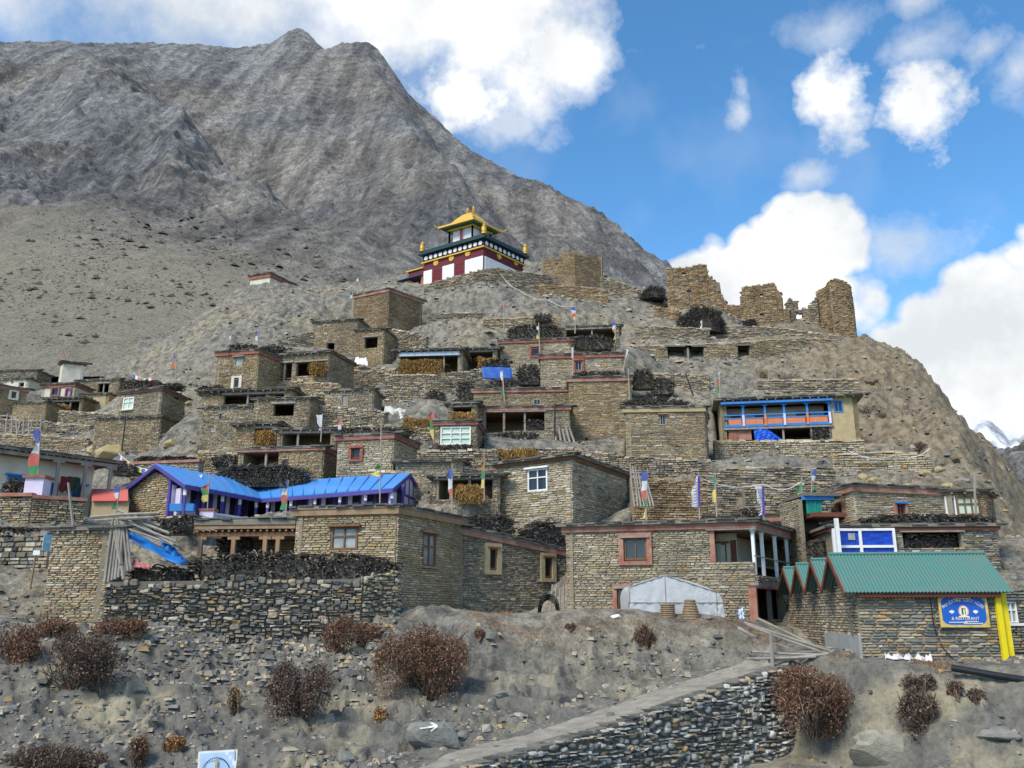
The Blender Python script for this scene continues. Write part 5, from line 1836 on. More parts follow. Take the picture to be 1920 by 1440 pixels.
    for q in (-1, 1):
        m = MB()
        u, v = uc + q * .25 * w_, vc - .045 * h_
        m.add([FF.p(u, v - .05 * h_, .1447)] + [FF.p(u + .07 * w_ * math.sin(a), v - .05 * h_ + .12 * h_ * math.cos(a), .1447) for a in np.linspace(-1.0, 1.0, 9)], [tuple(range(10))])
        m.build('fan_ornament', WHT, s)
    # cable on the wall
    m = MB()
    q = [FF.hit(*p) for p in ((1742, 1120), (1746, 1160), (1752, 1185), (1766, 1215), (1785, 1236))]
    m.tube([FF.p(a, b_, .12) for a, b_ in q], .018, 5)
    tag(m.build('cable', mat('black_rubber', (.015, .015, .016), .6), None), 'thin black cable hanging down the slate wall left of the sign', 'cable')
    # neighbour's window wall past the yellow posts
    E0, E1 = atz(1885, 33, 0)[:2], atz(1990, 33, 0)[:2]
    F = Face(E0, E1, 33 * tz(1260), 33 * tz(1105))
    r2 = thing('stone_house', 'corner of a stone house with white window past the yellow posts', 'house', (*E0, 33 * tz(1240)))
    rc = F.rect(1881, 1128, 1906, 1168)
    rc = (max(rc[0], .02), rc[1], rc[2], rc[3])
    body = MB(); wall_slab(body, F, [rc], t=.4); wb = body.build('wall', MORTAR, r2)
    masonry(F, layout(F, .3, .1, [rc]), wb, 'slate')
    window(F, rc, r2, dict(frame=WHITE, nx=2, ny=2, pane=GLASSP, sill=WHITE))


guesthouse()


# ------------------------------------------------------------------ blue-roofed veranda house
def blue_house():
    ze, zr, zf = 6.85, 8.3, 5.2
    P = lambda px, Y, z: atz(px, Y, z)
    EF1, IC, EF2 = P(348, 46.5, ze), P(490, 52.4, ze), P(737, 47.9, ze)
    A1, A2, V = P(292, 48.3, zr), P(770, 51.6, zr), P(477, 55.9, zr)
    BL, BR = P(223, 50.0, ze), P(805, 55.2, ze)
    K = V + (V - IC)
    K[2] = ze
    root = thing('veranda_house', 'L-shaped lodge with bright blue roof and purple veranda posts', 'house', P(400, 50, zf))
    ROOF = mat('blue_roof_sheet', (.04, .225, .58), .5, (.085, .22, .47), scale=.9, spec=.4)
    for quad in ((EF1, IC, V, A1), (A1, V, K, BL), (IC, EF2, A2, V), (A2, BR, K, V)):
        q = np.array(quad)
        n = np.cross(q[1] - q[0], q[2] - q[0])
        n = n / np.linalg.norm(n) * .05
        if n[2] < 0: n = -n
        rs = MB().hexa(list(q - n) + list(q)).build('roof_sheet', ROOF, root)
        sm = MB()                               # standing seams down the slope
        k = max(3, int(np.linalg.norm(q[1] - q[0]) / .75))
        for i in range(1, k):
            t = i / k
            sm.bar(q[0] + (q[1] - q[0]) * t + n * .6, q[3] + (q[2] - q[3]) * t + n * .6, .05, .05)
        sm.build('seams', ROOF, rs)['kind'] = 'stuff'
    def line(m, a, b, off=0, w=.06, h=.2):
        m.bar(np.array(a) + (0, 0, -.1 + off), np.array(b) + (0, 0, -.1 + off), w, h)
    m = MB()
    for a, b in ((BL, A1), (A1, EF1), (EF1, IC), (IC, EF2), (EF2, A2), (A2, BR)):
        line(m, a, b, -.05)
    m.build('fascia', PURP, root)
    # gable stone wall
    c0, c1 = P(234, 50.2, 6)[:2], P(319, 48.0, 6)[:2]
    F = Face(c0, c1, zf - .8, ze)
    uap = F.W * .62
    F.top = lambda u: (ze - zf + .8) + (1.05 * u / uap if u < uap else 1.05 * (F.W * 1.35 - u) / (F.W * 1.35 - uap))
    F.H = ze - zf + 1.9
    b = MB()
    P_ = F.p
    d = np.array([0, 0, 0.])
    for a, e in ((0, uap), (uap, F.W)):
        b.hexa([P_(a, 0), P_(e, 0), P_(e, 0, -.4), P_(a, 0, -.4), P_(a, F.top(a)), P_(e, F.top(e)), P_(e, F.top(e), -.4), P_(a, F.top(a), -.4)])
    wl = b.build('wall', MORTAR, root)
    masonry(F, layout(F, .38, .11, rough=.25), wl, 'gold', depth=.09, own=120)
    # veranda: inner walls, doors and windows
    for (a, e, s0) in ((EF1, IC, 0), (IC, EF2, 1)):
        d = unit((e - a)[:2])
        nn = np.array([-d[1], d[0]])
        o = 1.35
        a2, e2 = a[:2] + nn * o + d * (0.3 if s0 == 0 else -.5), e[:2] + nn * o + d * (.5 if s0 == 0 else -.25)
        G = Face(a2, e2, zf, ze + .3)
        MB().fbox(G, 0, G.W, 0, G.H, -.15, 0).build('inner_wall', PURP, root)
        n = int(G.W / .95)
        for i in range(n):
            u = G.W * (i + .5) / n
            if i % 3 == 2:
                MB().fbox(G, u - .36, u + .36, .05, 1.75, 0, .05).build('door', mat('dark_purple_wood', (.045, .022, .10), .6), root)
            else:
                MB().fbox(G, u - .4, u + .4, .05, .5, 0, .05).build('panel', LILAC if i % 2 else PURP, root)
                wo = MB().fbox(G, u - .4, u - .1, .6, 1.75, 0, .05).build('shutter', LILAC, root)
                MB().fbox(G, u - .08, u + .4, .6, 1.75, 0, .03).build('pane', GLASS, root)
        fl = MB()
        f0 = [a[:2] + nn * -.05, e[:2] + nn * -.05, e2, a2]
        fl.prism(f0, zf - .15, zf)
        fl.build('floor', CREAM, root)
        n = 5 if s0 == 0 else 6
        L = np.linalg.norm((e - a)[:2])
        for i in range(n):
            t = (.25 + (L - .4) * i / (n - 1)) if s0 == 0 else .35 + (L - .55) * i / (n - 1)
            q = a[:2] + d * t + nn * .22
            m = MB(); m.box((q[0] - .07, q[1] - .07, zf - .6), (q[0] + .07, q[1] + .07, ze - .55)); po = m.build('post', PURP, root)
            m = MB(); m.box((q[0] - .075, q[1] - .075, ze - .55), (q[0] + .075, q[1] + .075, ze - .12)); m.build('post_top', WHITE, po)
    # low wall of the first bay, balustrade and plinth with red cap
    d = unit((IC - EF1)[:2]); nn = np.array([-d[1], d[0]])
    q0 = P(402, 48.6, zf)[:2]; q1 = P(472, 51.4, zf)[:2]
    B = Face(q0, q1, zf - .2, zf + .35)
    m = MB()
    m.fbox(B, 0, B.W, .44, .55, -.12, .05)
    m.fbox(B, 0, B.W, 0, .08, -.12, .05)
    for i in range(int(B.W / .15)):
        m.fbox(B, i * .15 + .03, i * .15 + .1, .08, .44, -.08, .01)
    m.build('balustrade', WHITE, root)
    c = P(390, 47.6, zf)
    m = MB(); m.box((c[0] - .38, c[1] - .3, zf - .3), (c[0] + .38, c[1] + .3, zf + .32)); pl = m.build('plinth', LILAC, root)
    m = MB(); m.box((c[0] - .44, c[1] - .36, zf + .32), (c[0] + .44, c[1] + .36, zf + .44)); m.build('plinth_cap', RED, pl)
    w0 = P(319, 47.9, zf)[:2]; w1 = P(338, 46.9, zf)[:2]
    G = Face(w0, w1, zf - .2, ze - .1)
    MB().fbox(G, 0, G.W * .8, 0, G.H, -.1, 0).build('corner_wall', LILAC, root)
    MB().box((w1[0] - .6, w1[1] - .1, zf + .25), (w1[0] + .7, w1[1] + .2, zf + .65)).build('bench', BLUE, root)
    # half-timbered right gable
    g0, g1 = EF2[:2] + unit((BR - EF2)[:2]) * .4 + unit((IC - EF2)[:2]) * .25, BR[:2] - unit((BR - EF2)[:2]) * .5 + unit((IC - EF2)[:2]) * .25
    G = Face(g0, g1, zf, ze)
    hr = zr - ze - .15
    m = MB(); m.fbox(G, 0, G.W, 0, G.H, -.15, 0)
    m.hexa([G.p(0, G.H), G.p(G.W, G.H), G.p(G.W, G.H, -.15), G.p(0, G.H, -.15), G.p(G.W * .48, G.H + hr), G.p(G.W * .52, G.H + hr), G.p(G.W * .52, G.H + hr, -.15), G.p(G.W * .48, G.H + hr, -.15)])
    m.build('gable_wall', LILAC, root)
    m = MB()
    for i in range(5):
        u = G.W * i / 4
        m.fbox(G, u - .06, u + .06, 0, G.H, 0, .04)
    m.fbox(G, 0, G.W, G.H - .06, G.H + .06, 0, .05)
    m.fbox(G, 0, G.W, 0, .12, 0, .05)
    m.fbox(G, 0, G.W, G.H * .45, G.H * .45 + .1, 0, .045)
    for i in range(1, 8):
        u = G.W * i / 8
        hh = hr * (1 - abs(i - 4) / 4)
        m.fbox(G, u - .045, u + .045, G.H, G.H + hh, 0, .04)
    m.build('timbering', PURP, root)


blue_house()


# ------------------------------------------------------------------ temple
def temple():
    c = at(908, 441, 98)
    zR = c[2]
    C, Lp, Rp = c[:2], atz(784, 103.8, zR)[:2], atz(992, 104.7, zR)[:2]
    e1, e2 = unit(Lp - C), unit(Rp - C)
    ov = .55
    C2, L2, R2 = C + ov * (e1 + e2), Lp - ov * e1 + ov * e2, Rp - ov * e2 + ov * e1
    B2 = L2 + R2 - C2
    z0, zfr, zw = zR - 6.2, zR - 1.16, zR - 2.4
    root = thing('temple', 'maroon and white monastery temple with golden pagoda roof crowning the hill', 'temple', (*C2, z0))
    MAR = mat('maroon_wall', (.125, .022, .032), .8, (.10, .018, .027), scale=2)
    TEALD = mat('dark_teal_paint', (.012, .045, .055), .6)
    BLK = mat('black_frieze', (.008, .010, .014), .6)
    GLD = mat('gold_leaf', (.68, .42, .06), .42, (.60, .36, .05), scale=3, metal=.25, spec=.5)
    GRN = mat('green_eave', (.03, .16, .11), .6)
    REDL = mat('lacquer_red', (.26, .02, .025), .6)
    FL, FR = Face(L2, C2, z0, zR), Face(C2, R2, z0, zR)
    m = MB(); m.prism([C2, R2, B2, L2], z0, zfr); m.build('wall', MAR, root)
    m = MB()
    q = .10
    pr = lambda o: [C2 - o * (e1 + e2), R2 + o * (e2 - e1), B2 + o * (e1 + e2), L2 + o * (e1 - e2)]
    m.prism(pr(.12), zfr, zR - .2); m.build('frieze', BLK, root)
    MB().prism(pr(.25), zfr - .14, zfr + .02).build('gold_band', GLD, root)
    roof = MB().prism(pr(ov), zR - .2, zR + .12).build('roof', TEALD, root)
    MB().prism(pr(ov - .2), zR + .12, zR + .4).build('roof_kerb', TEALD, roof)
    vR = lambda z: z - z0

    def disc(F, u, v, r, n0, n1, name, mt, par, k=14):
        a = [F.p(u + r * math.cos(2 * math.pi * i / k), v + r * math.sin(2 * math.pi * i / k), n0) for i in range(k)]
        b = [F.p(u + r * math.cos(2 * math.pi * i / k), v + r * math.sin(2 * math.pi * i / k), n1) for i in range(k)]
        m = MB()
        m.add(a + b, [tuple(range(k, 2 * k))] + [(i, (i + 1) % k, k + (i + 1) % k, k + i) for i in range(k)])
        return m.build(name, mt, par)
    for F, n in ((FL, 12), (FR, 9)):
        for i in range(n):
            disc(F, F.W * (i + .5) / n, vR(zR - .66), .28, .12, .17, 'white_disc', WHITE, root)
    for F, xs in ((FL, (817.7, 846.8, 877.3)), (FR, (935.5, 967))):
        for x in xs:
            py = 492 - (x - 817) * .3 if F is FL else 479.5 + (x - 935) * .38
            u, v = F.hit(x, py)
            md = disc(F, u, v - .06, .40, 0, .07, 'medallion', GLD, root, 16)
            disc(F, u, v - .06, .18, .07, .12, 'medallion_boss', GLD, md, 10)
    vt = vR(zw)
    for F, x0, x1 in ((FL, 788.5, 811), (FL, 830.5, 852), (FL, 872.5, 911.5), (FR, 908.5, 965)):
        u0, u1 = (F.hit(x0, 500)[0], F.hit(x1, 500)[0])
        u1 = min(u1, F.W - .02); u0 = max(u0, .02)
        MB().fbox(F, u0, u1, .3, vt, 0, .1).build('white_panel', WHITE, root)
    for x0, x1 in ((813.5, 829), (855, 871)):
        u0, u1 = FL.hit(x0, 510)[0], FL.hit(x1, 510)[0]
        window(FL, (u0, u1, .8, vt - .15), root, dict(frame=REDL, nx=3, ny=2), .1)
    # porch on the left end
    PF = Face(L2 + e1 * 3.0, L2, z0, zfr - .9)
    pz = zfr - .75
    pp = [L2, L2 + e2 * 3.2, L2 + e2 * 3.2 + e1 * 2.6, L2 + e1 * 2.6]
    MB().prism(pp, pz - 1.1, pz).build('porch_wall', MAR, root)
    MB().prism([L2 - e2 * .2, L2 + e2 * 3.4, L2 + e2 * 3.4 + e1 * 2.9, L2 + e1 * 2.9 - e2 * .2], pz, pz + .15).build('porch_trim', GLD, root)
    a = L2 + e1 * 2.2
    MB().prism([L2 + e1 * .2 - e2 * .7, L2 - e2 * -.1 + e1 * .2, L2 + e1 * 4.0 + e2 * .1, L2 + e1 * 4.0 - e2 * .7], [pz - 1.15] * 4, 0, [pz - 1.05, pz - .8, pz - .8, pz - 1.05]).build('porch_roof', NAVY, root)
    for t in (.3, 2.5):
        q = L2 + e1 * t
        m = MB(); m.box((q[0] - .13, q[1] - .13, z0), (q[0] + .13, q[1] + .13, pz - 1.1)); m.build('column', ORANGE, root)
    MB().prism([L2 + e1 * .0, L2 + e2 * 3, L2 + e2 * 3 + e1 * 3.2, L2 + e1 * 3.2], z0 - .3, z0 + .2).build('porch_floor', EARTHD, root)
    # pagoda storey
    Y0 = 100.5
    pc = at(888, 409, Y0)
    zE = pc[2]
    c3, l3, r3 = pc[:2], atz(823, 103.3, zE)[:2], atz(940, 104.5, zE)[:2]
    b3 = l3 + r3 - c3
    f1, f2 = unit(l3 - c3), unit(r3 - c3)
    ctr = (l3 + r3) / 2
    ring = lambda s, z, lift=0: [np.array([*(ctr + (p - ctr) * s), z + lift * (1 if s > .95 else 0)]) for p in (c3, r3, b3, l3)]
    zb_ = zR + .35
    body = [ctr + (p - ctr) * .62 for p in (c3, r3, b3, l3)]
    pv = MB().prism(body, zb_, zb_ + 1.0).build('pagoda_wall', REDL, root)
    MB().prism([ctr + (p - ctr) * .55 for p in (c3, r3, b3, l3)], zb_ + 1.0, zE - .1).build('curtain', WHITE, pv)
    for a, b in ((c3, r3), (c3, l3), (l3, b3), (r3, b3)):
        for t in (0, .5, 1):
            q = ctr + (a + (b - a) * t - ctr) * .66
            MB().box((q[0] - .12, q[1] - .12, zb_), (q[0] + .12, q[1] + .12, zE - .25)).build('column', REDL, root)
    MB().prism([ctr + (p - ctr) * .72 for p in (c3, r3, b3, l3)], zE - .5, zE - .28).build('pagoda_beam', GLD, root)
    MB().prism([ctr + (p - ctr) * .9 for p in (c3, r3, b3, l3)], zE - .28, zE - .06).build('eave_soffit', GRN, root)
    prof = [(1.04, -.16), (1.04, .08), (.86, .22), (.62, .75), (.42, 1.5), (.25, 2.05), (.16, 2.2)]
    m = MB()
    rings = [ring(s, zE + dz) for s, dz in prof]
    vs = [p for r_ in rings for p in r_]
    fs = [(3, 2, 1, 0), tuple(range(len(vs) - 4, len(vs)))]
    for i in range(len(rings) - 1):
        for k in range(4):
            fs.append((i * 4 + k, i * 4 + (k + 1) % 4, (i + 1) * 4 + (k + 1) % 4, (i + 1) * 4 + k))
    rf = m.add(vs, fs).build('golden_roof', GLD, root)
    zt = zE + 2.2
    fin = [(.22, 0), (.3, .1), (.12, .25), (.24, .45), (.1, .62), (.16, .75), (.03, 1.1)]
    for o in (-.45, .45):
        q = ctr + f1 * o
        MB().lathe((q[0], q[1], zt), fin, 10).build('finial', GLD, rf)
    for p in (c3, r3, l3):
        q = ctr + (p - ctr) * 1.05
        MB().tube([(q[0], q[1], zE), (*(ctr + (p - ctr) * 1.13), zE + .12), (*(ctr + (p - ctr) * 1.15), zE + .42)], [.1, .08, .02], 6).build('eave_hook', GLD, rf)
    bann = [(.3, 0), (.3, .25), (.36, .3), (.3, .36), (.3, .9), (.36, .96), (.24, 1.05), (.1, 1.25), (.02, 1.45)]
    for p in pr(ov - .35)[:2] + pr(ov - .35)[3:]:
        MB().lathe((p[0], p[1], zR + .4), bann, 12).build('victory_banner', GLD, root)


temple()
# ------------------------------------------------------------------ parts added to the houses above
def find(s):
    return next(h for h in HOUSES if s in h['lab'])


def balcony_parts():
    h = find('blue and orange balcony')
    F, root = h['FL'], h['root']
    u0, u1, v0, v1 = F.rect(1362, 757, 1556, 798)
    for i, px in enumerate((1393, 1434, 1470, 1513, 1555)):
        u = F.hit(px, 776)[0]
        m = MB(); m.fbox(F, u - .08, u + .08, v0 + .9, v1, .02, .2); m.fbox(F, u - .22, u + .22, v1 - .14, v1 - .02, .03, .19)
        p = m.build('balcony_post', BLUE, root)
        MB().fbox(F, u - .085, u + .085, v0, v0 + .9, .015, .205).build('post_foot', ORANGE if i % 2 else LILAC, p)
    MB().fbox(F, u0 - .4, u1 + .2, v1, v1 + .16, .02, .5).build('balcony_beam', BLUE, root)
    m = MB()
    for a, b in ((v0 - .05, v0 + .16), (v0 + .58, v0 + .68), (v0 + .86, v0 + .95)):
        m.fbox(F, u0 - .2, u1, a, b, .06, .14)
    m.build('balcony_rail', BLUE, root)
    for a, b in zip((1366, 1396, 1437, 1473, 1516), (1390, 1431, 1467, 1510, 1552)):
        ua, ub = F.hit(a, 790)[0], F.hit(b, 790)[0]
        MB().fbox(F, ua, ub, v0 + .16, v0 + .58, .08, .12).build('balcony_panel', ORANGE, root)
    # whitewashed room wall behind the balcony with dark doors
    MB().fbox(F, u0 + .1, u1 - .1, v0 - .05, v1 + .1, -1.75, -1.6).build('inner_wall', CREAM, root)
    for a, b in ((1374, 1392), (1420, 1440), (1500, 1526)):
        ua, ub = F.hit(a, 780)[0], F.hit(b, 780)[0]
        MB().fbox(F, ua, ub, v0, v1 - .35, -1.6, -1.52).build('door', WOODR, root)
    MB().fbox(F, F.hit(1366, 812)[0], F.hit(1409, 812)[0], F.rect(1366, 804, 1409, 825)[2], F.rect(1366, 804, 1409, 825)[3], -.4, -.1).build('store_wall', REDF, root)
    MB().fbox(F, F.hit(1366, 812)[0] + .1, F.hit(1383, 812)[0], F.rect(1366, 804, 1409, 825)[2], F.rect(1366, 806, 1409, 825)[3], -.1, -.04).build('store_door', RED, root)
    q = F.rect(1414, 804, 1466, 826)
    m = MB()
    n = 9
    P = []
    for i in range(n):
        t = i / (n - 1)
        top = q[3] if t < .45 else q[3] - (q[3] - q[2]) * (t - .45) / .6
        P.append([F.p(q[0] + (q[1] - q[0]) * t, q[2] + (top - q[2]) * k / 5, .1 + .12 * math.sin(i * 1.9 + k) * (1 - k / 8)) for k in range(6)])
    tag(m.grid(P).build('tarpaulin', mat('blue_tarp', (.012, .10, .62), .45, (.01, .08, .5), scale=3), None), 'bright blue tarpaulin hung under the blue and orange balcony', 'tarpaulin')


balcony_parts()


def house_c_parts():
    h = find('behind the plastic tent')
    L, F, root = h['FL'], h['FR'], h['root']
    u0, u1, v0, v1 = F.rect(1413, 1006, 1506, 1080)
    v0 = F.rect(1400, 1004, 1506, 1082)[2]
    v1 = h['zt'] - F.O[2] - .32
    for px in (1402, 1432, 1456, 1478, 1500):
        u = max(.12, F.hit(px, 1040)[0]) if px > 1402 else .12
        m = MB(); m.fbox(F, u - .07, u + .07, v0, v1, -.12, .02); m.fbox(F, u - .2, u + .2, v1 - .1, v1, -.13, .03)
        m.build('balcony_post', WHITE, root)
    MB().fbox(F, -.1, F.W, v1, v1 + .13, -.14, .1).build('balcony_beam', mat('faded_blue_paint', (.10, .19, .30), .8, (.2, .2, .2), scale=3), root)
    MB().tube([F.p(0, v0 + .85, .0), F.p(F.W * .5, v0 + .78, .03), F.p(F.W * .98, v0 + .85, 0)], .03, 5).build('balcony_rail', WOODGR, root)
    ua = L.hit(1334, 1030)[0]
    e = unit(h['r'] - h['c'])
    A = L.p(ua, 0, -.5)[:2]
    A = np.array([A[0], A[1]]) + np.array([0, 0])
    G = Face(A + e * 1.2, A + e * 7.8, F.O[2] + v0, F.O[2] + v1)
    MB().fbox(G, 0, G.W, 0, G.H, -.2, 0).build('inner_wall', CREAM, root)
    G2 = Face(L.p(ua, 0, -1.75)[:2], L.p(L.W - .1, 0, -1.75)[:2], F.O[2] + v0, F.O[2] + v1)
    MB().fbox(G2, 0, G2.W * .62, 0, G2.H, -.2, 0).build('inner_wall', CREAM, root)
    window(G2, (G2.W * .12, G2.W * .34, .35, 1.55), root, dict(frame=WOODB, nx=1, ny=1, lintel=WOODB), .0)
    MB().fbox(G2, G2.W * .45, G2.W * .6, 0, 1.7, 0, .05).build('door', WOODR, root)
    q = L.rect(1331, 993, 1345, 1054)
    MB().fbox(L, q[0] - .02, q[0] + .22, q[2], q[3], -.3, .02).build('red_jamb', REDF, root)
    d0 = F.rect(1413, 1100, 1470, 1163)
    m = MB(); m.fbox(F, d0[0] - .02, d0[0] + .14, d0[2], d0[3], -.2, .16); m.fbox(F, d0[0] - .02, d0[1], d0[3] - .12, d0[3], -.2, .155)
    m.build('door_frame', REDF, root)
    m = MB(); m.fbox(F, d0[0] + (d0[1] - d0[0]) * .55, d0[0] + (d0[1] - d0[0]) * .55 + .14, d0[2], d0[3], -.2, .0)
    m.build('post', WOODGR, root)


house_c_parts()


def porch():
    h = find('beside the firewood wall and wooden porch')
    F, root = h['FL'], h['root']
    zt = h['zt'] - .60
    A, B = atz(368, 39.6, zt)[:2], atz(557, 39.2, zt)[:2]
    d = unit(B - A)
    nn = np.array([d[1], -d[0]])
    zb = h['zb'] + .2
    W = np.linalg.norm(B - A)
    p = [A + nn * .25, B + nn * .25, B - nn * 3.2, A - nn * 3.2]
    pr = MB().prism(p, zt - .02, zt + .22).build('porch_roof', EARTH, root)
    edge_slates(p[0], p[1], zt + .2, zt + .2, 0, pr)
    MB().prism([A + nn * .2, B + nn * .2, B + nn * .05, A + nn * .05], zt - .20, zt - .02).build('porch_fascia', WOODT, root)
    G = Face(A, B, zb, zt)
    m = MB()
    for i in range(16):
        u = W * (i + .5) / 16
        m.tube([G.p(u, zt - zb - .27, -2), G.p(u, zt - zb - .27, .16)], .05, 6)
    m.build('rafter_ends', WOODT, root)['kind'] = 'stuff'
    MB().fbox(G, 0, W, zt - zb - .52, zt - zb - .33, -.12, .05).build('porch_beam', WOODB, root)
    for px in (377, 439, 498, 522):
        u = G.hit(px, 1005)[0]
        m = MB(); m.fbox(G, u - .09, u + .09, 0, zt - zb - .52, -.12, .05); m.fbox(G, u - .28, u + .28, zt - zb - .66, zt - zb - .52, -.12, .04)
        m.build('porch_post', WOODT, root)
    bw = Face(A - nn * 2.6, B - nn * 2.6, zb - .3, zt)
    m = MB(); wall_slab(m, bw, [], .3); w = m.build('porch_wall', MORTAR, root)
    masonry(bw, layout(bw, .4, .12), w, 'gold', depth=.08)
    MB().fbox(bw, W * .55, W * .68, .3, 2.0, .08, .14).build('door', WOODB, root)
    MB().prism([A, B, B - nn * 2.6, A - nn * 2.6], zb - .2, zb).build('porch_floor', EARTHD, root)


porch()


def left_white_parts():
    h = find('white veranda house')
    F, root = h['FR'], h['root']
    for px in (94, 146, 190):
        u = F.hit(px, 900)[0] + (0 if px < 180 else .1)
        m = MB(); m.fbox(F, u - .08, u + .08, h['zb'] - F.O[2] + .2, F.h0 - .25, .75, .9); m.fbox(F, u - .3, u + .3, F.h0 - .37, F.h0 - .22, .74, .91)
        m.build('veranda_post', WOODGR, root)
    MB().fbox(F, -.5, F.W + .9, F.h0 - .24, F.h0 - .06, .7, .92).build('veranda_beam', WOODGR, root)
    m = MB()
    for i in range(int(F.W / .35)):
        m.bar(F.p(i * .35, F.h0 - .02, .1), F.p(i * .35, F.h0 - .02, 1.05), .08)
    m.build('rafter_ends', WOODGR, root)['kind'] = 'stuff'
    for px, nm, mt in ((112, 'shawl', mat('maroon_cloth', (.14, .02, .025), .9)), (125, 'shawl', mat('dark_green_cloth', (.02, .05, .035), .9))):
        u, v = F.hit(px, 912)
        P = [[F.p(u - .35 + .7 * i / 6, v + .45 - .9 * j / 5 * (1 if i % 3 else .8), .82 + .05 * math.sin(i * 2 + j)) for j in range(6)] for i in range(7)]
        tag(MB().grid(P).build(nm, mt, None), ('dark red' if px == 112 else 'dark green') + ' cloth hung to dry between the grey veranda posts', 'cloth')
    # white plinth with red cap carrying the big flag
    c = at(68, 929, 41.9)
    t = thing('flag_plinth', 'white plinth with dark red cap at the veranda house ledge', 'plinth', c)
    MB().box((c[0] - .45, c[1] - .35, c[2] - .2), (c[0] + .45, c[1] + .35, c[2] + .8)).build('block', LILAC, t)
    MB().box((c[0] - .55, c[1] - .45, c[2] + .8), (c[0] + .55, c[1] + .45, c[2] + .93)).build('cap', RED, t)
    # salmon roofed shed
    ze, zr = 47 * tz(938), 49 * tz(914)
    a, b = atz(172, 47, ze), atz(240, 47, ze)
    c2, d2 = atz(172, 49.5, zr), atz(240, 49.5, zr)
    t = thing('tin_shed', 'little shed with a salmon red tin roof beside the stone gable', 'shed', (a + b) / 2 - (0, 0, 1.6))
    q = np.array([a, b, d2, c2])
    MB().hexa(list(q - (0, 0, .05)) + list(q)).build('roof', mat('salmon_tin', (.56, .13, .11), .5, (.48, .11, .09), scale=1.5), t)
    MB().hexa([a + (0, .2, -1.8), b + (0, .2, -1.8), d2 + (0, 0, -2.6), c2 + (0, 0, -2.6), a + (0, .2, -.06), b + (0, .2, -.06), d2 + (0, 0, -.07), c2 + (0, 0, -.07)]).build('wall', CLAY, t)


left_white_parts()


def green_shed():
    Y = 44.2
    t = thing('green_shed', 'teal-panelled shed under a blue beam with a dark bay below', 'shed', at(1545, 1050, Y))
    F = Face(atz(1506, Y, 5)[:2], atz(1573, Y + .2, 5)[:2], Y * tz(1055), Y * tz(927))
    f = lambda a, b, c, d: F.rect(a, b, c, d)
    q = f(1512, 938, 1541, 963)
    n = 6
    for i in range(n):
        MB().fbox(F, q[0] + (q[1] - q[0]) * i / n + .01, q[0] + (q[1] - q[0]) * (i + 1) / n - .01, q[2], q[3], -.05, 0).build('panel_board', mat('teal_paint', (.01, .25, .20), .6), t)
    q = f(1504, 931, 1562, 938)
    MB().fbox(F, q[0], q[1], q[2], q[3], -.1, .12).build('beam', BLUE, t)
    q = f(1504, 925, 1574, 931)
    MB().fbox(F, q[0], q[1], q[2], q[3], -2.2, .25).build('roof', SLATE, t)
    q = f(1518, 963, 1576, 971)
    MB().fbox(F, q[0], q[1], q[2], q[3], -2.2, .6).build('floor', WOODR, t)
    q = f(1504, 931, 1574, 1055)
    MB().fbox(F, q[0], q[1], q[2], q[3], -2.4, -2.2).build('back_wall', MORTARD, t)
    A_, B_ = F.p(q[0] - .05, 0, -2.4), F.p(q[0] - .05, 0, -.05)
    SF = Face(A_, B_, F.O[2] + q[2], F.O[2] + q[3] - .15)
    sb = MB(); wall_slab(sb, SF, [], .2); sw = sb.build('side_wall', MORTAR, t)
    masonry(SF, layout(SF, .28, .09), sw, 'tan_c', depth=.06)
    p = at(1574, 1040, 41.0)
    tp = at(1572, 972, 41.0)
    MB().bar(p, (p[0], p[1], tp[2]), .17).build('post', WHITE, t)
    # blue sheet front
    h = find('blue sheet front')
    G = h['FL']
    t2 = thing('sheet_door', 'deep blue plastic sheet door in a white timber frame', 'door', G.p(*[G.rect(1558, 992, 1677, 1038)[0], 1], .2))
    u0, u1, v0, v1 = G.rect(1560, 992, 1676, 1039)
    SH = mat('blue_plastic_sheet', (.010, .045, .36), .35, (.012, .06, .44), scale=2.5, bump=.3)
    P = [[G.p(u0 + (u1 - u0) * i / 14, v0 + (v1 - v0) * j / 6, .16 + .02 * math.sin(i * 1.3 + j * 2)) for j in range(7)] for i in range(15)]
    MB().grid(P).build('sheet', SH, t2)
    m = MB()
    for a, b, c, d in ((u0 - .02, u0 + .1, v0, v1), (u1 - .1, u1 + .02, v0, v1), (u0 + (u1 - u0) * .42, u0 + (u1 - u0) * .42 + .13, v0, v1)):
        m.fbox(G, a, b, c, d, .1, .25)
    for c, d in ((v1 - .1, v1 + .02), (v0 + (v1 - v0) * .24, v0 + (v1 - v0) * .24 + .12)):
        m.fbox(G, u0, u1, c, d, .1, .247)
    m.build('frame', WHITE, t2)
    MB().fbox(G, u0 + (u1 - u0) * .25, u0 + (u1 - u0) * .36, v0 + (v1 - v0) * .55, v0 + (v1 - v0) * .82, .19, .21).build('vent', GLASSP, t2)


green_shed()


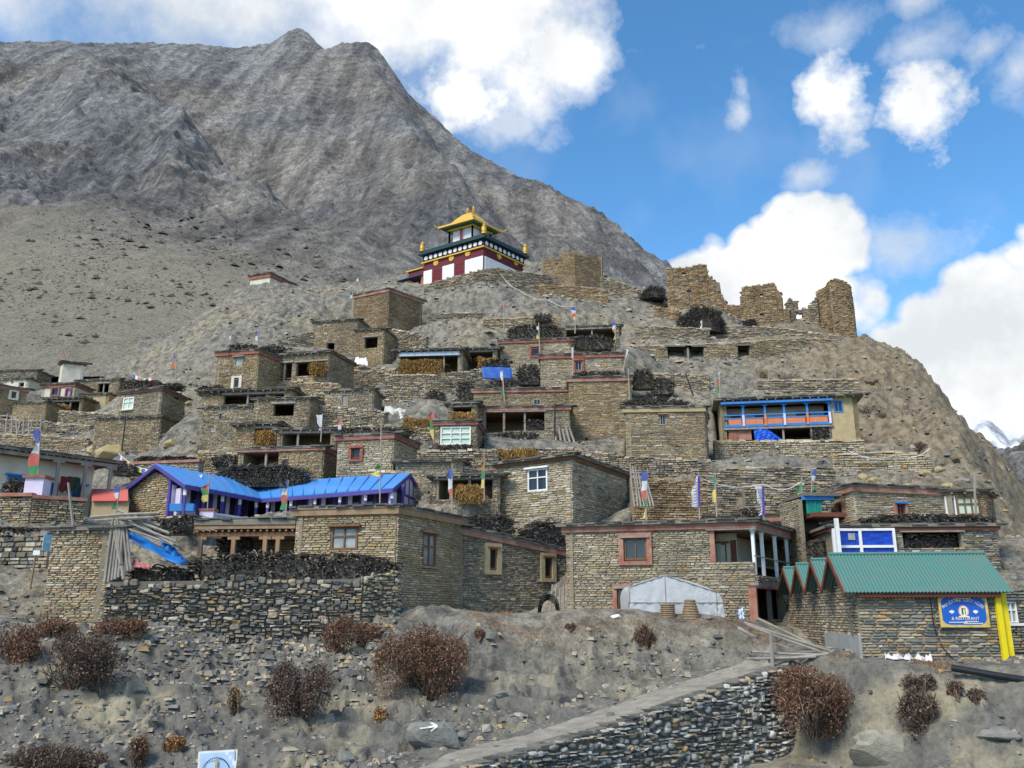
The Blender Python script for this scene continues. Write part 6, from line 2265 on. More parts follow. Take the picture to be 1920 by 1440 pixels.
# ------------------------------------------------------------------ plastic tent
def tent():
    PL = mat('plastic_film', (.66, .68, .70), .4, (.50, .53, .56), scale=2.6, spec=.5, bump=.6, bscale=6)
    nt = PL.node_tree
    bs = nt.nodes['Principled BSDF']
    bs.inputs['Transmission Weight'].default_value = 0.0
    tr = node(nt, 'ShaderNodeBsdfTranslucent')
    tr.inputs['Color'].default_value = (.75, .78, .82, 1)
    mx = node(nt, 'ShaderNodeMixShader')
    mx.inputs[0].default_value = .3
    out = nt.nodes['Material Output']
    nt.links.new(bs.outputs[0], mx.inputs[1])
    nt.links.new(tr.outputs[0], mx.inputs[2])
    nt.links.new(mx.outputs[0], out.inputs[0])
    Y = 35.6
    zb = Y * tz(1164)
    t = thing('plastic_tent', 'white plastic sheet greenhouse tent pitched before the balcony house', 'tent', at(1265, 1163, Y))
    prof = [(1180, 1164), (1178, 1130), (1179, 1101), (1200, 1093), (1222, 1085), (1246, 1079), (1270, 1084), (1297, 1091), (1325, 1101), (1342, 1110), (1353, 1120), (1357, 1140), (1360, 1164)]
    front = np.array([at(a, b, Y) for a, b in prof])
    N = 40
    s = np.linspace(0, len(prof) - 1, N)
    fr = np.stack([np.interp(s, np.arange(len(prof)), front[:, k]) for k in range(3)], 1)
    rows = []
    deps = np.linspace(0, 2.6, 9)
    for j, dd in enumerate(deps):
        sag = -.05 * math.sin(j * 2.1) ** 2
        r = fr.copy()
        r[:, 1] += dd
        r[:, 2] = zb + (r[:, 2] - zb) * (1 + sag) + .012 * np.sin(np.arange(N) * 2.7 + j)
        r[:, 0] += .02 * np.sin(np.arange(N) * 1.7 + j * 2)
        rows.append(r)
    MB().grid(rows).build('cover', PL, t, smooth=True)
    # front curtain, gathered in folds below the ridge
    ridge = front[5]
    P = []
    for j in range(15):
        k = j / 14
        row = []
        for i in range(N):
            p = fr[i].copy()
            x = p[0] * (1 - k) + (ridge[0] + (p[0] - ridge[0]) * 1.0) * k
            z = p[2] + (zb - p[2]) * k
            fold = .05 * math.sin((p[0] - ridge[0]) * 11 / (.35 + k)) * k + .022 * math.sin(p[0] * 23 + j * .7)
            row.append((x, Y - .03 - fold * .8 - .02, z))
        P.append(row)
    MB().grid(P).build('front_sheet', PL, t, smooth=True)
    m = MB()
    for a, b in ((2, 5), (5, 9)):
        m.tube([front[a] + (0, -.06, -.0), front[b] + (0, -.06, -.0)], .022, 5)
    for i in (2, 5, 9):
        m.tube([front[i] + (0, -.05, 0), (front[i][0], Y - .05, zb)], .02, 5)
    zz = Y * tz(1130)
    m.tube([(front[1][0], Y - .07, zz), (front[11][0], Y - .07, zz)], .018, 5)
    m.build('frame', WOODGR, t)
    # woven baskets before it
    BK = mat('wicker', (.30, .235, .16), .95, (.15, .115, .08), scale=9, bump=1.0, bscale=30)
    for (x0, x1, yt, r1, lab) in ((1240, 1266, 1132, 1.0, 'straight wicker basket standing before the plastic tent'), (1277, 1314, 1124, .5, 'upturned conical wicker basket before the plastic tent')):
        a, b = at(x0, 1163, 35.0), at(x1, 1163, 35.0)
        c = (a + b) / 2
        w = (b[0] - a[0]) / 2
        hh = 35.0 * tz(yt) - c[2]
        k = thing('wicker_basket', lab, 'basket', c)
        MB().lathe(c, [(w, 0), (w * (.5 + .5 * r1) * 1.0, hh * .5), (w * r1, hh * .97), (w * r1 * .9, hh)], 16).build('body', BK, k)
        m = MB()
        for q in range(8):
            z = hh * (q + .5) / 8
            rr = w + (w * r1 - w) * z / hh + .012
            m.tube([(c[0] + rr * math.cos(i * math.pi / 8), c[1] + rr * math.sin(i * math.pi / 8), c[2] + z) for i in range(17)], .02, 4, cap=False)
        m.build('weave_bands', WOODT, k)['kind'] = 'stuff'


tent()


# ------------------------------------------------------------------ straw
def straw(x0, x1, yt, yb, Y, dep, lab, n=900):
    A, B = at(x0, yb, Y), at(x1, yb, Y)
    F = Face(A, B, A[2], Y * tz(yt))
    root = thing('straw_heap', lab, 'straw', F.p(F.W / 2, 0))
    g = nrng
    u = g.uniform(.02, .98, n) * F.W
    lump = .75 + .35 * NZ.fbm(u * 1.1 + x0, u * 0 + 3.3, 2)
    v = g.uniform(0, 1, n) * F.H * np.minimum(lump, 1.05)
    nn = .22 * np.sqrt(np.clip(1 - (v / F.H) ** 2, 0, 1)) + g.uniform(-.12, .12, n)
    P0 = F.O[None] + u[:, None] * F.U + v[:, None] * np.array([0, 0, 1.]) + nn[:, None] * F.N
    d = F.U[None] * g.normal(0, .5, (n, 1)) + F.N[None] * g.uniform(.1, .5, (n, 1)) + np.array([0, 0, -1.]) * g.uniform(.2, 1.1, (n, 1))
    L = g.uniform(.2, .5, n)
    b = MB()
    sticks(b, P0, P0 + d * L[:, None], g.uniform(.012, .03, n), g, n=3)
    b.build('stalks', STRAW, root)['kind'] = 'stuff'
    k = 12
    prof = [[F.p(F.W * (.03 + .94 * i / (k - 1)), F.H * .92 * j / 5 * (.78 + .3 * float(NZ.fbm(np.array([F.W * i / (k - 1) * 1.1 + x0]), np.array([3.3]), 2)[0])), .16 * math.sqrt(max(0, 1 - (j / 5) ** 2)) - .02) for j in range(6)] for i in range(k)]
    MB().grid(prof).build('core', mat('straw_core', (.27, .155, .05), .95, (.14, .08, .03), scale=9, bump=.8), root)


for a in [(751, 831, 672, 701, 72.3, 1, 'golden straw bundles filling the shed with blue strip', 1600), (757, 806, 779, 808, 60.5, 1, 'rolled straw bundle under the white cloth frame', 900), (848, 890, 770, 790, 61.3, 1, 'straw heaped above pale green window', 500),
          (480, 511, 806, 833, 60.0, 1, 'golden straw in the hay loft behind posts', 600), (580, 612, 678, 700, 70.4, 1, 'straw in right bay of two-bay shed', 400), (896, 928, 668, 692, 75.2, 1, 'loose hay in the small hay shed', 400), (97, 131, 756, 770, 91, 1, 'brown fodder stored in the hamlet shed', 400),
          (855, 905, 906, 938, 49.6, 1, 'straw heap inside the low dark shed', 600), (925, 1010, 838, 868, 55, 1, 'spilled orange straw on the slope above pale house', 700), (498, 520, 742, 760, 65.9, 1, 'brown bundle in veranda shed', 200)]:
    straw(*a)

# blue strip of the straw shed, blue cloth shed, white cloth frame, torn tarpaulin
h = find('pale blue strip')
q = h['FL'].rect(750, 662, 862, 668)
MB().fbox(h['FL'], q[0], q[1], q[2], q[3] + .05, .14, .2).build('eave_strip', mat('pale_blue_sheet', (.42, .52, .62), .5), h['root'])


def cloth(name, corners, mt, lab, cat='tarpaulin', nu=14, nv=8, amp=.05, seed=1):
    """corners: four points as (column,row,metres), lower left, lower right, upper right, upper left"""
    P = [at(*c) for c in corners]
    g = random.Random(seed)
    k1, k2 = g.uniform(4, 8), g.uniform(5, 9)
    rows = []
    for i in range(nu + 1):
        a = i / nu
        row = []
        for j in range(nv + 1):
            b = j / nv
            p = (P[0] * (1 - a) + P[1] * a) * (1 - b) + (P[3] * (1 - a) + P[2] * a) * b
            w = amp * (math.sin(k1 * a * 3 + b * 4) + .6 * math.sin(k2 * b * 3 + a * 7))
            row.append(p + np.array([.2 * w, -w, .6 * w * (1 if 0 < j else .8)]))
        rows.append(row)
    m = MB().grid(rows)
    o = m.build(name, mt, None, smooth=True)
    tag(o, lab, cat)
    md = o.modifiers.new('thick', 'SOLIDIFY')
    md.thickness = .012
    return o


TARP = mat('torn_blue_tarp', (.012, .17, .52), .5, (.01, .13, .42), scale=2.5, bump=.2)
cloth('tarpaulin', [(238, 1010, 32.9), (340, 1062, 32.7), (352, 1050, 33.9), (246, 996, 33.9)], TARP, 'torn bright blue tarpaulin sagging from the grey pole roof', seed=3, amp=.04)
cloth('tarpaulin', [(300, 1020, 33.4), (335, 1056, 33.3), (345, 1046, 33.9), (312, 1012, 33.9)], TARP, 'loose blue tarpaulin flap at the right end of the pole roof', seed=5, amp=.06)
cloth('tarpaulin', [(905, 710, 69.6), (960, 711, 69.6), (959, 689, 69.8), (903, 688, 69.8)], mat('blue_sheet', (.02, .10, .40), .5, (.02, .08, .33), scale=3), 'blue cloth front of the little shed below the roof with the round opening', seed=7, amp=.02)
cloth('white_sheet', [(717, 786, 64.5), (756, 788, 64.0), (761, 768, 65.2), (722, 761, 65.6)], mat('dirty_white_sheet', (.52, .51, .48), .8, (.36, .35, .33), scale=2), 'dirty white sheet over a leaning frame on the rubble slope', 'sheet', seed=8, amp=.07)
cloth('red_cloth', [(247, 1062, 32.8), (282, 1068, 32.8), (280, 1058, 33), (249, 1049, 33)], mat('red_cloth', (.32, .05, .055), .9, (.42, .28, .27), scale=5), 'red and white cloth dropped under the blue tarpaulin', 'cloth', seed=9, amp=.04, nu=8, nv=5)
cloth('white_sheet', [(664, 682, 77.8), (690, 686, 77.8), (688, 672, 78.3), (667, 670, 78.3)], WHITE, 'white rags drying above the stepped stone wall', 'cloth', seed=10, amp=.08, nu=8, nv=5)


# ------------------------------------------------------------------ poles and timber
def pole(a, b, r, lab, name='timber_pole', group='weathered timber poles', mt=None, n=6):
    a, b = np.array(a), np.array(b)
    mid = (a + b) / 2 + np.array([rnd.uniform(-.03, .03), 0, rnd.uniform(-.03, .03)]) * np.linalg.norm(b - a) * .4
    o = MB().tube([a, mid, b], [r, r * .92, r * .8], n).build(name, mt or WOODGR, None, smooth=False)
    return tag(o, lab, 'pole', group)


for i, (xa, xb, yb_) in enumerate(((196, 208, 1085), (203, 214, 1083), (210, 218, 1080), (216, 222, 1078), (222, 226, 1075), (228, 216, 1072), (232, 212, 1078), (240, 226, 1062), (246, 232, 1060), (226, 208, 1050))):
    pole(at(xa, yb_ + 8, 32.62 + .05 * (i % 3)), at(xb + 4, 972 + 4 * (i % 5), 32.86), .05 + .025 * rnd.random(), 'long grey pole leaning against the narrow stone shed')
for i, (xa, ya, xb, yb_) in enumerate(((215, 968, 330, 1015), (225, 962, 318, 1000), (222, 957, 300, 985), (170, 970, 300, 962), (180, 976, 290, 970), (240, 985, 335, 1025), (250, 975, 325, 1022), (232, 990, 320, 1020))):
    pole(at(xa, ya, 34.0), at(xb, yb_, 33.4 + .1 * (i % 3)), .05 + .03 * rnd.random(), 'grey roof pole sloping over the torn blue tarpaulin', group='roof poles over the tarpaulin')
for i, (xa, ya, xb, yb_, Y) in enumerate(((1395, 1168, 1560, 1222, 31), (1400, 1172, 1550, 1226, 30.8), (1420, 1160, 1540, 1218, 31.4), (1410, 1222, 1560, 1228, 30.4), (1440, 1240, 1555, 1226, 30.2), (1400, 1235, 1530, 1232, 30.3), (1385, 1178, 1420, 1196, 31.6), (1430, 1180, 1565, 1226, 31.2))):
    pole(at(xa, ya, Y + .6), at(xb, yb_, Y), .045 + .03 * rnd.random(), 'bleached timber lying across the end of the lane wall', group='bleached timbers at the lane end')
pole(at(1449, 1262, 30.6), at(1445, 1185, 30.6), .07, 'upright fence stake among bleached timbers', name='fence_stake')
for xa, ya, xb, yb_, Y, lab in ((137, 985, 128, 905, 41, 'pale upright pole before the white veranda house'), (226, 862, 236, 782, 70, 'dark drainpipe down the big battered stone base'), (1041, 838, 1041, 757, 62, 'pale drainpipe beside the dark loggia'), (1186, 885, 1178, 690, 63.6, 'white corner pole of tower-like house'),
                                (1300, 742, 1285, 700, 70, 'dark leaning stake above the tan-corniced house'), (1442, 722, 1442, 690, 78, 'tall pale stake beside dead yellow bush'), (1568, 722, 1566, 692, 78, 'thin stake on scree above the balcony house'), (1680, 912, 1680, 858, 50, 'thin white mast behind red-corniced house'),
                                (1830, 965, 1828, 885, 44, 'thin grey mast by the red brick pier')):
    pole(at(xa, ya, Y), at(xb, yb_, Y), .07, lab, mt=WOODGR if 'dark' not in lab else mat('dark_pipe', (.03, .03, .032), .5), group=None)
for i in range(5):
    pole(at(1045 + i * 9, 842, 61.6), at(1040 + i * 7, 804 - i % 2 * 6, 62.3), .09, 'grey plank leaning at foot of tower-like house', name='leaning_plank', group='planks at tower house')
for i in range(7):
    pole(at(1190 + i * 6, 950, 47.2), at(1181 + i * 5.4, 868 + i * 6, 47.8), .055, 'tall grey pole in the bundle beside pale house', group='pole bundle beside the pale house')
for i in range(9):
    pole(at(10 + i * 7 + (i % 3) * 4, 815 + i * 2, 82), at(14 + i * 8, 776 + (i % 4) * 4, 83), .07, 'bleached pole leaning on the hamlet field wall', group='poles in the hamlet')
for i in range(6):
    pole(at(1030 + i * 9, 1156, 42.6), at(1036 + i * 7, 1096 + i * 4 % 9, 43.1), .05, 'reed bundle stem leaning by the dark rubble house', name='reed_bundle', group='reeds by the rubble house')
o = MB().hexa([at(1071, 1158, 42.2), at(1092, 1158, 42.2), at(1092, 1158, 42.35), at(1071, 1158, 42.35), at(1059, 1096, 42.7), at(1075, 1100, 42.7), at(1075, 1100, 42.8), at(1059, 1096, 42.8)]).build('pink_board', mat('pink_board_wood', (.42, .24, .20), .9, (.32, .18, .15), scale=4), None)
tag(o, 'faded pink board leaning in the corner beside reed stems', 'board')
# coil of black hose
m = MB()
c = at(1029, 1152, 42.0)
for k in range(6):
    m.tube([(c[0] + (.50 - .02 * k) * math.cos(a) + .03 * math.sin(k * 3 + a * 2), c[1] + .25 - .25 * math.sin(a * .5) + k * .04, c[2] + .0 + (.92 - .05 * k) * abs(math.sin(a)) ** .8) for a in np.linspace(0, math.pi, 14)], .028, 5)
tag(m.build('hose_coil', mat('black_rubber', (.015, .015, .016), .6), None), 'coil of black water hose propped against the dark rubble house', 'hose')
# black pipe on the right
p0, p1, p2 = at(1784, 1252, 27.6), at(1860, 1265, 27.2), at(1990, 1286, 26.6)
tag(MB().tube([p0, p1, p2], .105, 12).build('water_pipe', mat('black_pipe', (.018, .02, .026), .45), None), 'thick black water pipe on bank below the guesthouse', 'pipe')
# plastic strip
m = []
xs = np.linspace(1660, 1748, 26)
rows_ = []
for i, x in enumerate(xs):
    row = []
    for k in range(6):
        q = at(x, 1236, 28.7 + .14 * k + .12 * math.sin(i * .9))
        ht = (.05 + .16 * abs(math.sin(i * .55 + 1.1)) * abs(math.sin(i * 1.7 + k * .8))) * math.sin(math.pi * (k + .3) / 5.8)
        row.append((q[0], q[1], float(gz(q[:1], q[1:2])[0]) + .02 + max(0, ht)))
    rows_.append(row)
tag(MB().grid(rows_).build('plastic_scrap', mat('white_plastic', (.7, .7, .72), .35, (.55, .55, .58), scale=3), None, smooth=True), 'crumpled white plastic sheet lying below the slate wall', 'plastic sheet')
cloth('plastic_bag', [(1382, 1163, 36.5), (1396, 1163, 36.5), (1393, 1142, 36.6), (1385, 1142, 36.6)], mat('pale_blue_plastic', (.42, .58, .78), .4, (.6, .7, .8), scale=5), 'pale blue plastic bag tied to a stake by the dark doorway', 'bag', seed=4, amp=.1, nu=6, nv=6)


# ------------------------------------------------------------------ prayer flags
FC = dict(b=mat('flag_blue', (.06, .09, .30), .9, (.10, .14, .36), scale=4), w=mat('flag_white', (.60, .60, .62), .9, (.48, .48, .50), scale=4), r=mat('flag_red', (.42, .09, .07), .9, (.48, .17, .13), scale=4), g=mat('flag_green', (.05, .20, .09), .9, (.09, .24, .12), scale=4), y=mat('flag_yellow', (.55, .44, .10), .9, (.6, .5, .2), scale=4), p=mat('flag_violet', (.10, .06, .30), .9), o=mat('flag_orange', (.62, .20, .05), .9))
POLE = mat('pole_wood', (.36, .32, .27), .9, (.24, .21, .18), scale=3)


def flag(px, yt, yb_, Y, cols, wid, y0, y1, lab, side=-1, lean=0, border=None):
    wid = wid * .72
    a, b = at(px, yb_, Y), at(px + lean, yt, Y)
    root = thing('prayer_flag', lab, 'prayer flag', a, group='prayer flags on poles')
    pr_ = .035 * max(1.0, Y / 45)
    MB().tube([a - (0, 0, .4), b], [pr_, pr_ * .75], 6).build('pole', POLE, root)
    pt, pb = at(px + lean * .9, y0, Y), at(px + lean * .2, y1, Y)
    n = len(cols)
    ph = rnd.uniform(0, 6)
    for i, c in enumerate(cols):
        rows = []
        for j in range(7):
            t = (i + j / 6) / n
            e = pt + (pb - pt) * t
            row = []
            for k in range(6):
                s = k / 5
                wv = .24 * wid * math.sin(4 * t * n * .5 + 3.4 * s + ph) * s + .08 * wid * math.sin(11 * t + 5 * s)
                row.append(e + np.array([side * wid * s * (.78 - .34 * math.sin(4.3 * t + ph) + .16 * math.sin(11 * t + ph * 2)), -wv - .02, .5 * wv - .10 * s * wid]))
            rows.append(row)
        MB().grid(rows).build('cloth', FC[c], root, smooth=True)
    if border:
        e = pt + np.array([side * wid, -.04, 0]); f = pb + np.array([side * wid, -.04, 0])
        MB().bar(pt + (0, -.05, 0), pb + (0, -.05, 0), .12, .03).build('border', FC[border], root)
        m = MB()
        for r_ in range(9):
            q = pt + (pb - pt) * (.08 + r_ * .1)
            m.bar(q + np.array([side * wid * .2, -.06, -.02]), q + np.array([side * wid * .8, -.10, -.06]), .02, .05)
        m.build('printed_lines', mat('flag_ink', (.3, .3, .36), .9), root)['kind'] = 'stuff'


for f in [
    (72, 803, 900, 41.9, 'bwrg', .75, 806, 895, 'tall blue, white, red and green flag on the white plinth', -1, 4),
    (389, 890, 958, 47.5, 'rgy', .5, 905, 940, 'red, green and yellow flag beside blue roof of the lodge', -1, 4),
    (536, 900, 960, 44, 'bwrg', .4, 902, 955, 'faded flag pole before the blue roof valley', -1, 5),
    (711, 790, 1032, 38.6, 'gy', .6, 873, 892, 'tall thin mast with green and yellow flag before purple gable', -1, 4),
    (848, 868, 945, 45.5, 'bwr', .3, 880, 935, 'wrapped white and blue flag beside the low dark shed', -1, 0),
    (908, 843, 925, 48, 'rogy', .22, 850, 915, 'rolled orange-topped flag pole left of pale house', -1, 0),
    (814, 766, 824, 59, 'rgy', .4, 772, 822, 'red, green and yellow hanging flag beside straw roll', -1, 0),
    (946, 694, 745, 66.5, 'wrg', .35, 697, 742, 'slanting white and red flag before the upper storey', -1, -4),
    (1012, 605, 652, 75, 'wrgy', .4, 612, 635, 'small white, red and yellow flag before high firewood wall', -1, -2),
    (1078, 572, 618, 80, 'bwry', .55, 576, 600, 'fluttering blue, white and red flag on upper slope', -1, 2),
    (1154, 603, 650, 75, 'bwrgy', .42, 604, 636, 'blue to yellow five-colour flag at dark upper shed', -1, 0),
    (945, 570, 612, 79, 'r', .3, 570, 578, 'thin mast with tiny red flag above the long red cornice', -1, 0),
    (1074, 650, 695, 69, 'wr', .2, 652, 690, 'narrow white and pink flag on red-corniced house', -1, 1),
    (1168, 648, 690, 69, 'wr', .2, 655, 688, 'curled pink flag at the corner of red-corniced house', 1, 8),
    (330, 663, 708, 76, 'bo', .45, 667, 690, 'blue and orange flag on the roof with white corner window', -1, 0),
    (484, 617, 645, 72, 'bw', .3, 620, 640, 'little blue and white flag on the tall house under crag', -1, 0),
    (434, 627, 645, 71, 'wr', .22, 630, 644, 'small pale flag on the roof corner under crag', -1, 0),
    (672, 520, 545, 88, 'wgr', .3, 522, 540, 'small flag at the roof of the square stone house', -1, 0),
    (661, 545, 592, 85, 'bwg', .3, 548, 565, 'pole with little blue flag beside the square stone house', -1, 0),
    (602, 775, 818, 58.4, 'w', .5, 778, 808, 'white banner on the open porch', -1, 3),
    (640, 780, 812, 57, 'rw', .3, 785, 808, 'pink and white flag behind red-framed window house', -1, 0),
    (1211, 878, 972, 46, 'bwrgy', .42, 885, 970, 'tall five-colour flag beside the pole bundle', -1, 3),
    (1311, 885, 962, 46, 'w', .55, 893, 950, 'white printed banner with violet edge nearer the pole bundle', -1, -1, 'p'),
    (1343, 885, 955, 46, 'gy', .32, 893, 942, 'green and yellow hanging flag between two white banners', -1, -2),
    (1432, 905, 980, 46, 'w', .55, 912, 966, 'white printed banner with violet edge by the small roof firewood', -1, -2, 'p'),
    (1503, 895, 950, 45.5, 'gy', .36, 905, 945, 'long green flag at the teal shed', -1, 0),
    (1520, 878, 925, 46.5, 'bwrg', .36, 882, 920, 'blue, white and red flag above the teal shed', 1, 2),
    (1349, 690, 740, 70, 'wrg', .3, 697, 738, 'pale ragged flag left of the balcony house', -1, 0),
    (1316, 600, 617, 91, 'w', .3, 602, 617, 'little white rag on the brush mound', -1, 0),
    (122, 655, 678, 101, 'r', .5, 657, 668, 'red flag on tiny cream tower house', -1, 2),
    (218, 905, 958, 44, 'bwrg', .45, 912, 955, 'ragged flag beside the stone gable', -1, 8),
]:
    flag(*f)


def string(pts, lab, n=16, size=.3):
    P = [at(*p) for p in pts]
    seg = []
    for a, b in zip(P, P[1:]):
        for t in np.linspace(0, 1, n, endpoint=False):
            q = a + (b - a) * t
            q = q - np.array([0, 0, .35 * math.sin(math.pi * t)])
            seg.append(q)
    seg.append(P[-1])
    root = thing('prayer_flag_string', lab, 'prayer flags', P[0])
    MB().tube(seg, .018, 4).build('cord', WHITE, root)
    if size:
        for i in range(len(seg) - 1):
            a, b = seg[i], seg[i] + (seg[i + 1] - seg[i]) * .85
            d = np.array([0, -.03, -size])
            c = 'bwrgy'[i % 5]
            w = np.array([0, -.08, 0]) * rnd.uniform(-1, 1)
            MB().grid([[a, a + d * .5 + w, a + d + w * .3], [b, b + d * .5 - w, b + d]]).build('cloth', FC[c], root)


string([(222, 850, 60), (300, 882, 52), (380, 890, 50)], 'string of small coloured flags down to blue gable')
string([(250, 700, 80), (290, 706, 78)], 'bright little flags on roof behind white corner window', 8, .4)
string([(1305, 893, 46.2), (1432, 908, 46.2), (1500, 905, 46)], 'white cord between the two printed banners', 8, 0)
string([(1590, 845, 52), (1680, 853, 50), (1745, 840, 52)], 'white cord strung across boulder slope', 8, 0)
string([(937, 512, 95), (975, 545, 92), (1030, 563, 89), (1078, 574, 80)], 'pale rope trailing down the slope from the temple wall', 8, 0)

# ------------------------------------------------------------------ signs
b0 = at(88, 1018, 35.4)
s = thing('welcome_sign', 'small pale blue welcome board on corner of the boulder wall', 'sign', b0)
F = Face(at(78, 1034, 35.2), at(103, 1034, 35.6), 35.4 * tz(1034), 35.4 * tz(1003))
MB().fbox(F, 0, F.W, 0, F.H, 0, .04).build('board', mat('sky_blue_board', (.16, .42, .55), .5, (.35, .52, .55), scale=3), s)
m = MB(); letter_on(m, F, 'Wel', F.W * .5, F.H * .45, .22, .045); m.build('lettering', WHITE, s)
s = thing('signpost', 'bent wooden signpost with a tiny white board', 'sign', at(58, 1100, 34.2))
MB().tube([at(56, 1104, 34.2), at(62, 1070, 34.2), at(67, 1038, 34.2)], [.05, .045, .04], 6).build('post', WOODT, s)
F = Face(at(62, 1041, 34.1), at(75, 1040, 34.1), 34.1 * tz(1041), 34.1 * tz(1032))
MB().fbox(F, 0, F.W, 0, F.H, 0, .03).build('board', WHITE, s)
# banner at the lower edge
s = thing('banner', 'white edged sky blue banner with an arched emblem at the lane foot', 'banner', at(402, 1470, 21))
F = Face(at(368, 1460, 21.0), at(441, 1460, 21.0), 21 * tz(1475), 21 * tz(1409), 21 * tz(1405))
P = [[F.p(F.W * i / 10, (F.top(F.W * i / 10)) * j / 8, .02 * math.sin(i * 1.1 + j)) for j in range(9)] for i in range(11)]
MB().grid(P).build('cloth', WHITE, s, smooth=True)
P = [[F.p(F.W * (.06 + .88 * i / 10), F.top(F.W * i / 10) * (.04 + .9 * j / 8), .012 + .02 * math.sin(i * 1.1 + j)) for j in range(9)] for i in range(11)]
MB().grid(P).build('print', mat('banner_sky', (.34, .50, .72), .6, (.55, .65, .78), scale=1.6), s, smooth=True)
m = MB()
for k in range(17):
    a = math.pi * (.12 + .76 * k / 16)
    m.fbox(F, F.W * (.5 + .36 * math.cos(a)) - .012, F.W * (.5 + .36 * math.cos(a)) + .012, F.H * (.36 + .42 * math.sin(a)) - .012, F.H * (.36 + .42 * math.sin(a)) + .012, .03, .045)
m.build('arched_print', NAVY, s)['kind'] = 'stuff'
m = MB()
for u, hh in ((.2, .42), (.3, .5), (.42, .46), (.62, .52), (.75, .48), (.84, .4)):
    m.add([F.p(F.W * (u - .09), F.H * .2, .042), F.p(F.W * (u + .09), F.H * .2, .042), F.p(F.W * u, F.H * hh, .042)], [(0, 1, 2)])
m.build('mountain_print', NAVY, s)['kind'] = 'stuff'
MB().fbox(F, F.W * .47, F.W * .53, F.H * .5, F.H * .72, .03, .046).build('emblem', mat('banner_gold', (.5, .42, .2), .6), s)
for px in (365, 441):
    MB().tube([at(px, 1475, 21.02), at(px, 1404, 21.02)], .02, 5).build('stake', WOODGR, s)
# ------------------------------------------------------------------ boulders
def boulder(px, py, w, hgt, mt, lab, Y=None, seed=0, group='boulders on the slope'):
    c = hit(px, py) if Y is None else at(px, py, Y)
    k = c[1] / FPX
    W, H = w * k / 2, hgt * k / 2
    g = np.random.default_rng(seed + int(px))
    import bmesh
    bm = bmesh.new()
    bmesh.ops.create_icosphere(bm, subdivisions=3, radius=1)
    for v in bm.verts:
        p = np.array(v.co)
        pl = [g0 for g0 in ()]
        n = NZ.fbm(np.array([p[0] * 1.3 + px]), np.array([p[1] * 1.3 + p[2] * 1.7 + py]), 4)[0] - .5
        v.co = Vector(p * (1 + .75 * n))
    for _ in range(9):                       # split faces
        d = g.normal(0, 1, 3)
        d /= np.linalg.norm(d)
        lim = g.uniform(.62, .9)
        for v in bm.verts:
            t = np.array(v.co) @ d
            if t > lim:
                v.co = Vector(np.array(v.co) - d * (t - lim) * .92)
    me = bpy.data.meshes.new('boulder')
    bm.to_mesh(me)
    bm.free()
    me.materials.append(mt)
    o = bpy.data.objects.new('boulder', me)
    o.location = c + np.array([0, W * .4, H * .55])
    o.scale = (W, W * .8, H)
    o.rotation_euler = (0, 0, g.uniform(-.5, .5))
    put(o)
    return tag(o, lab, 'boulder', group)


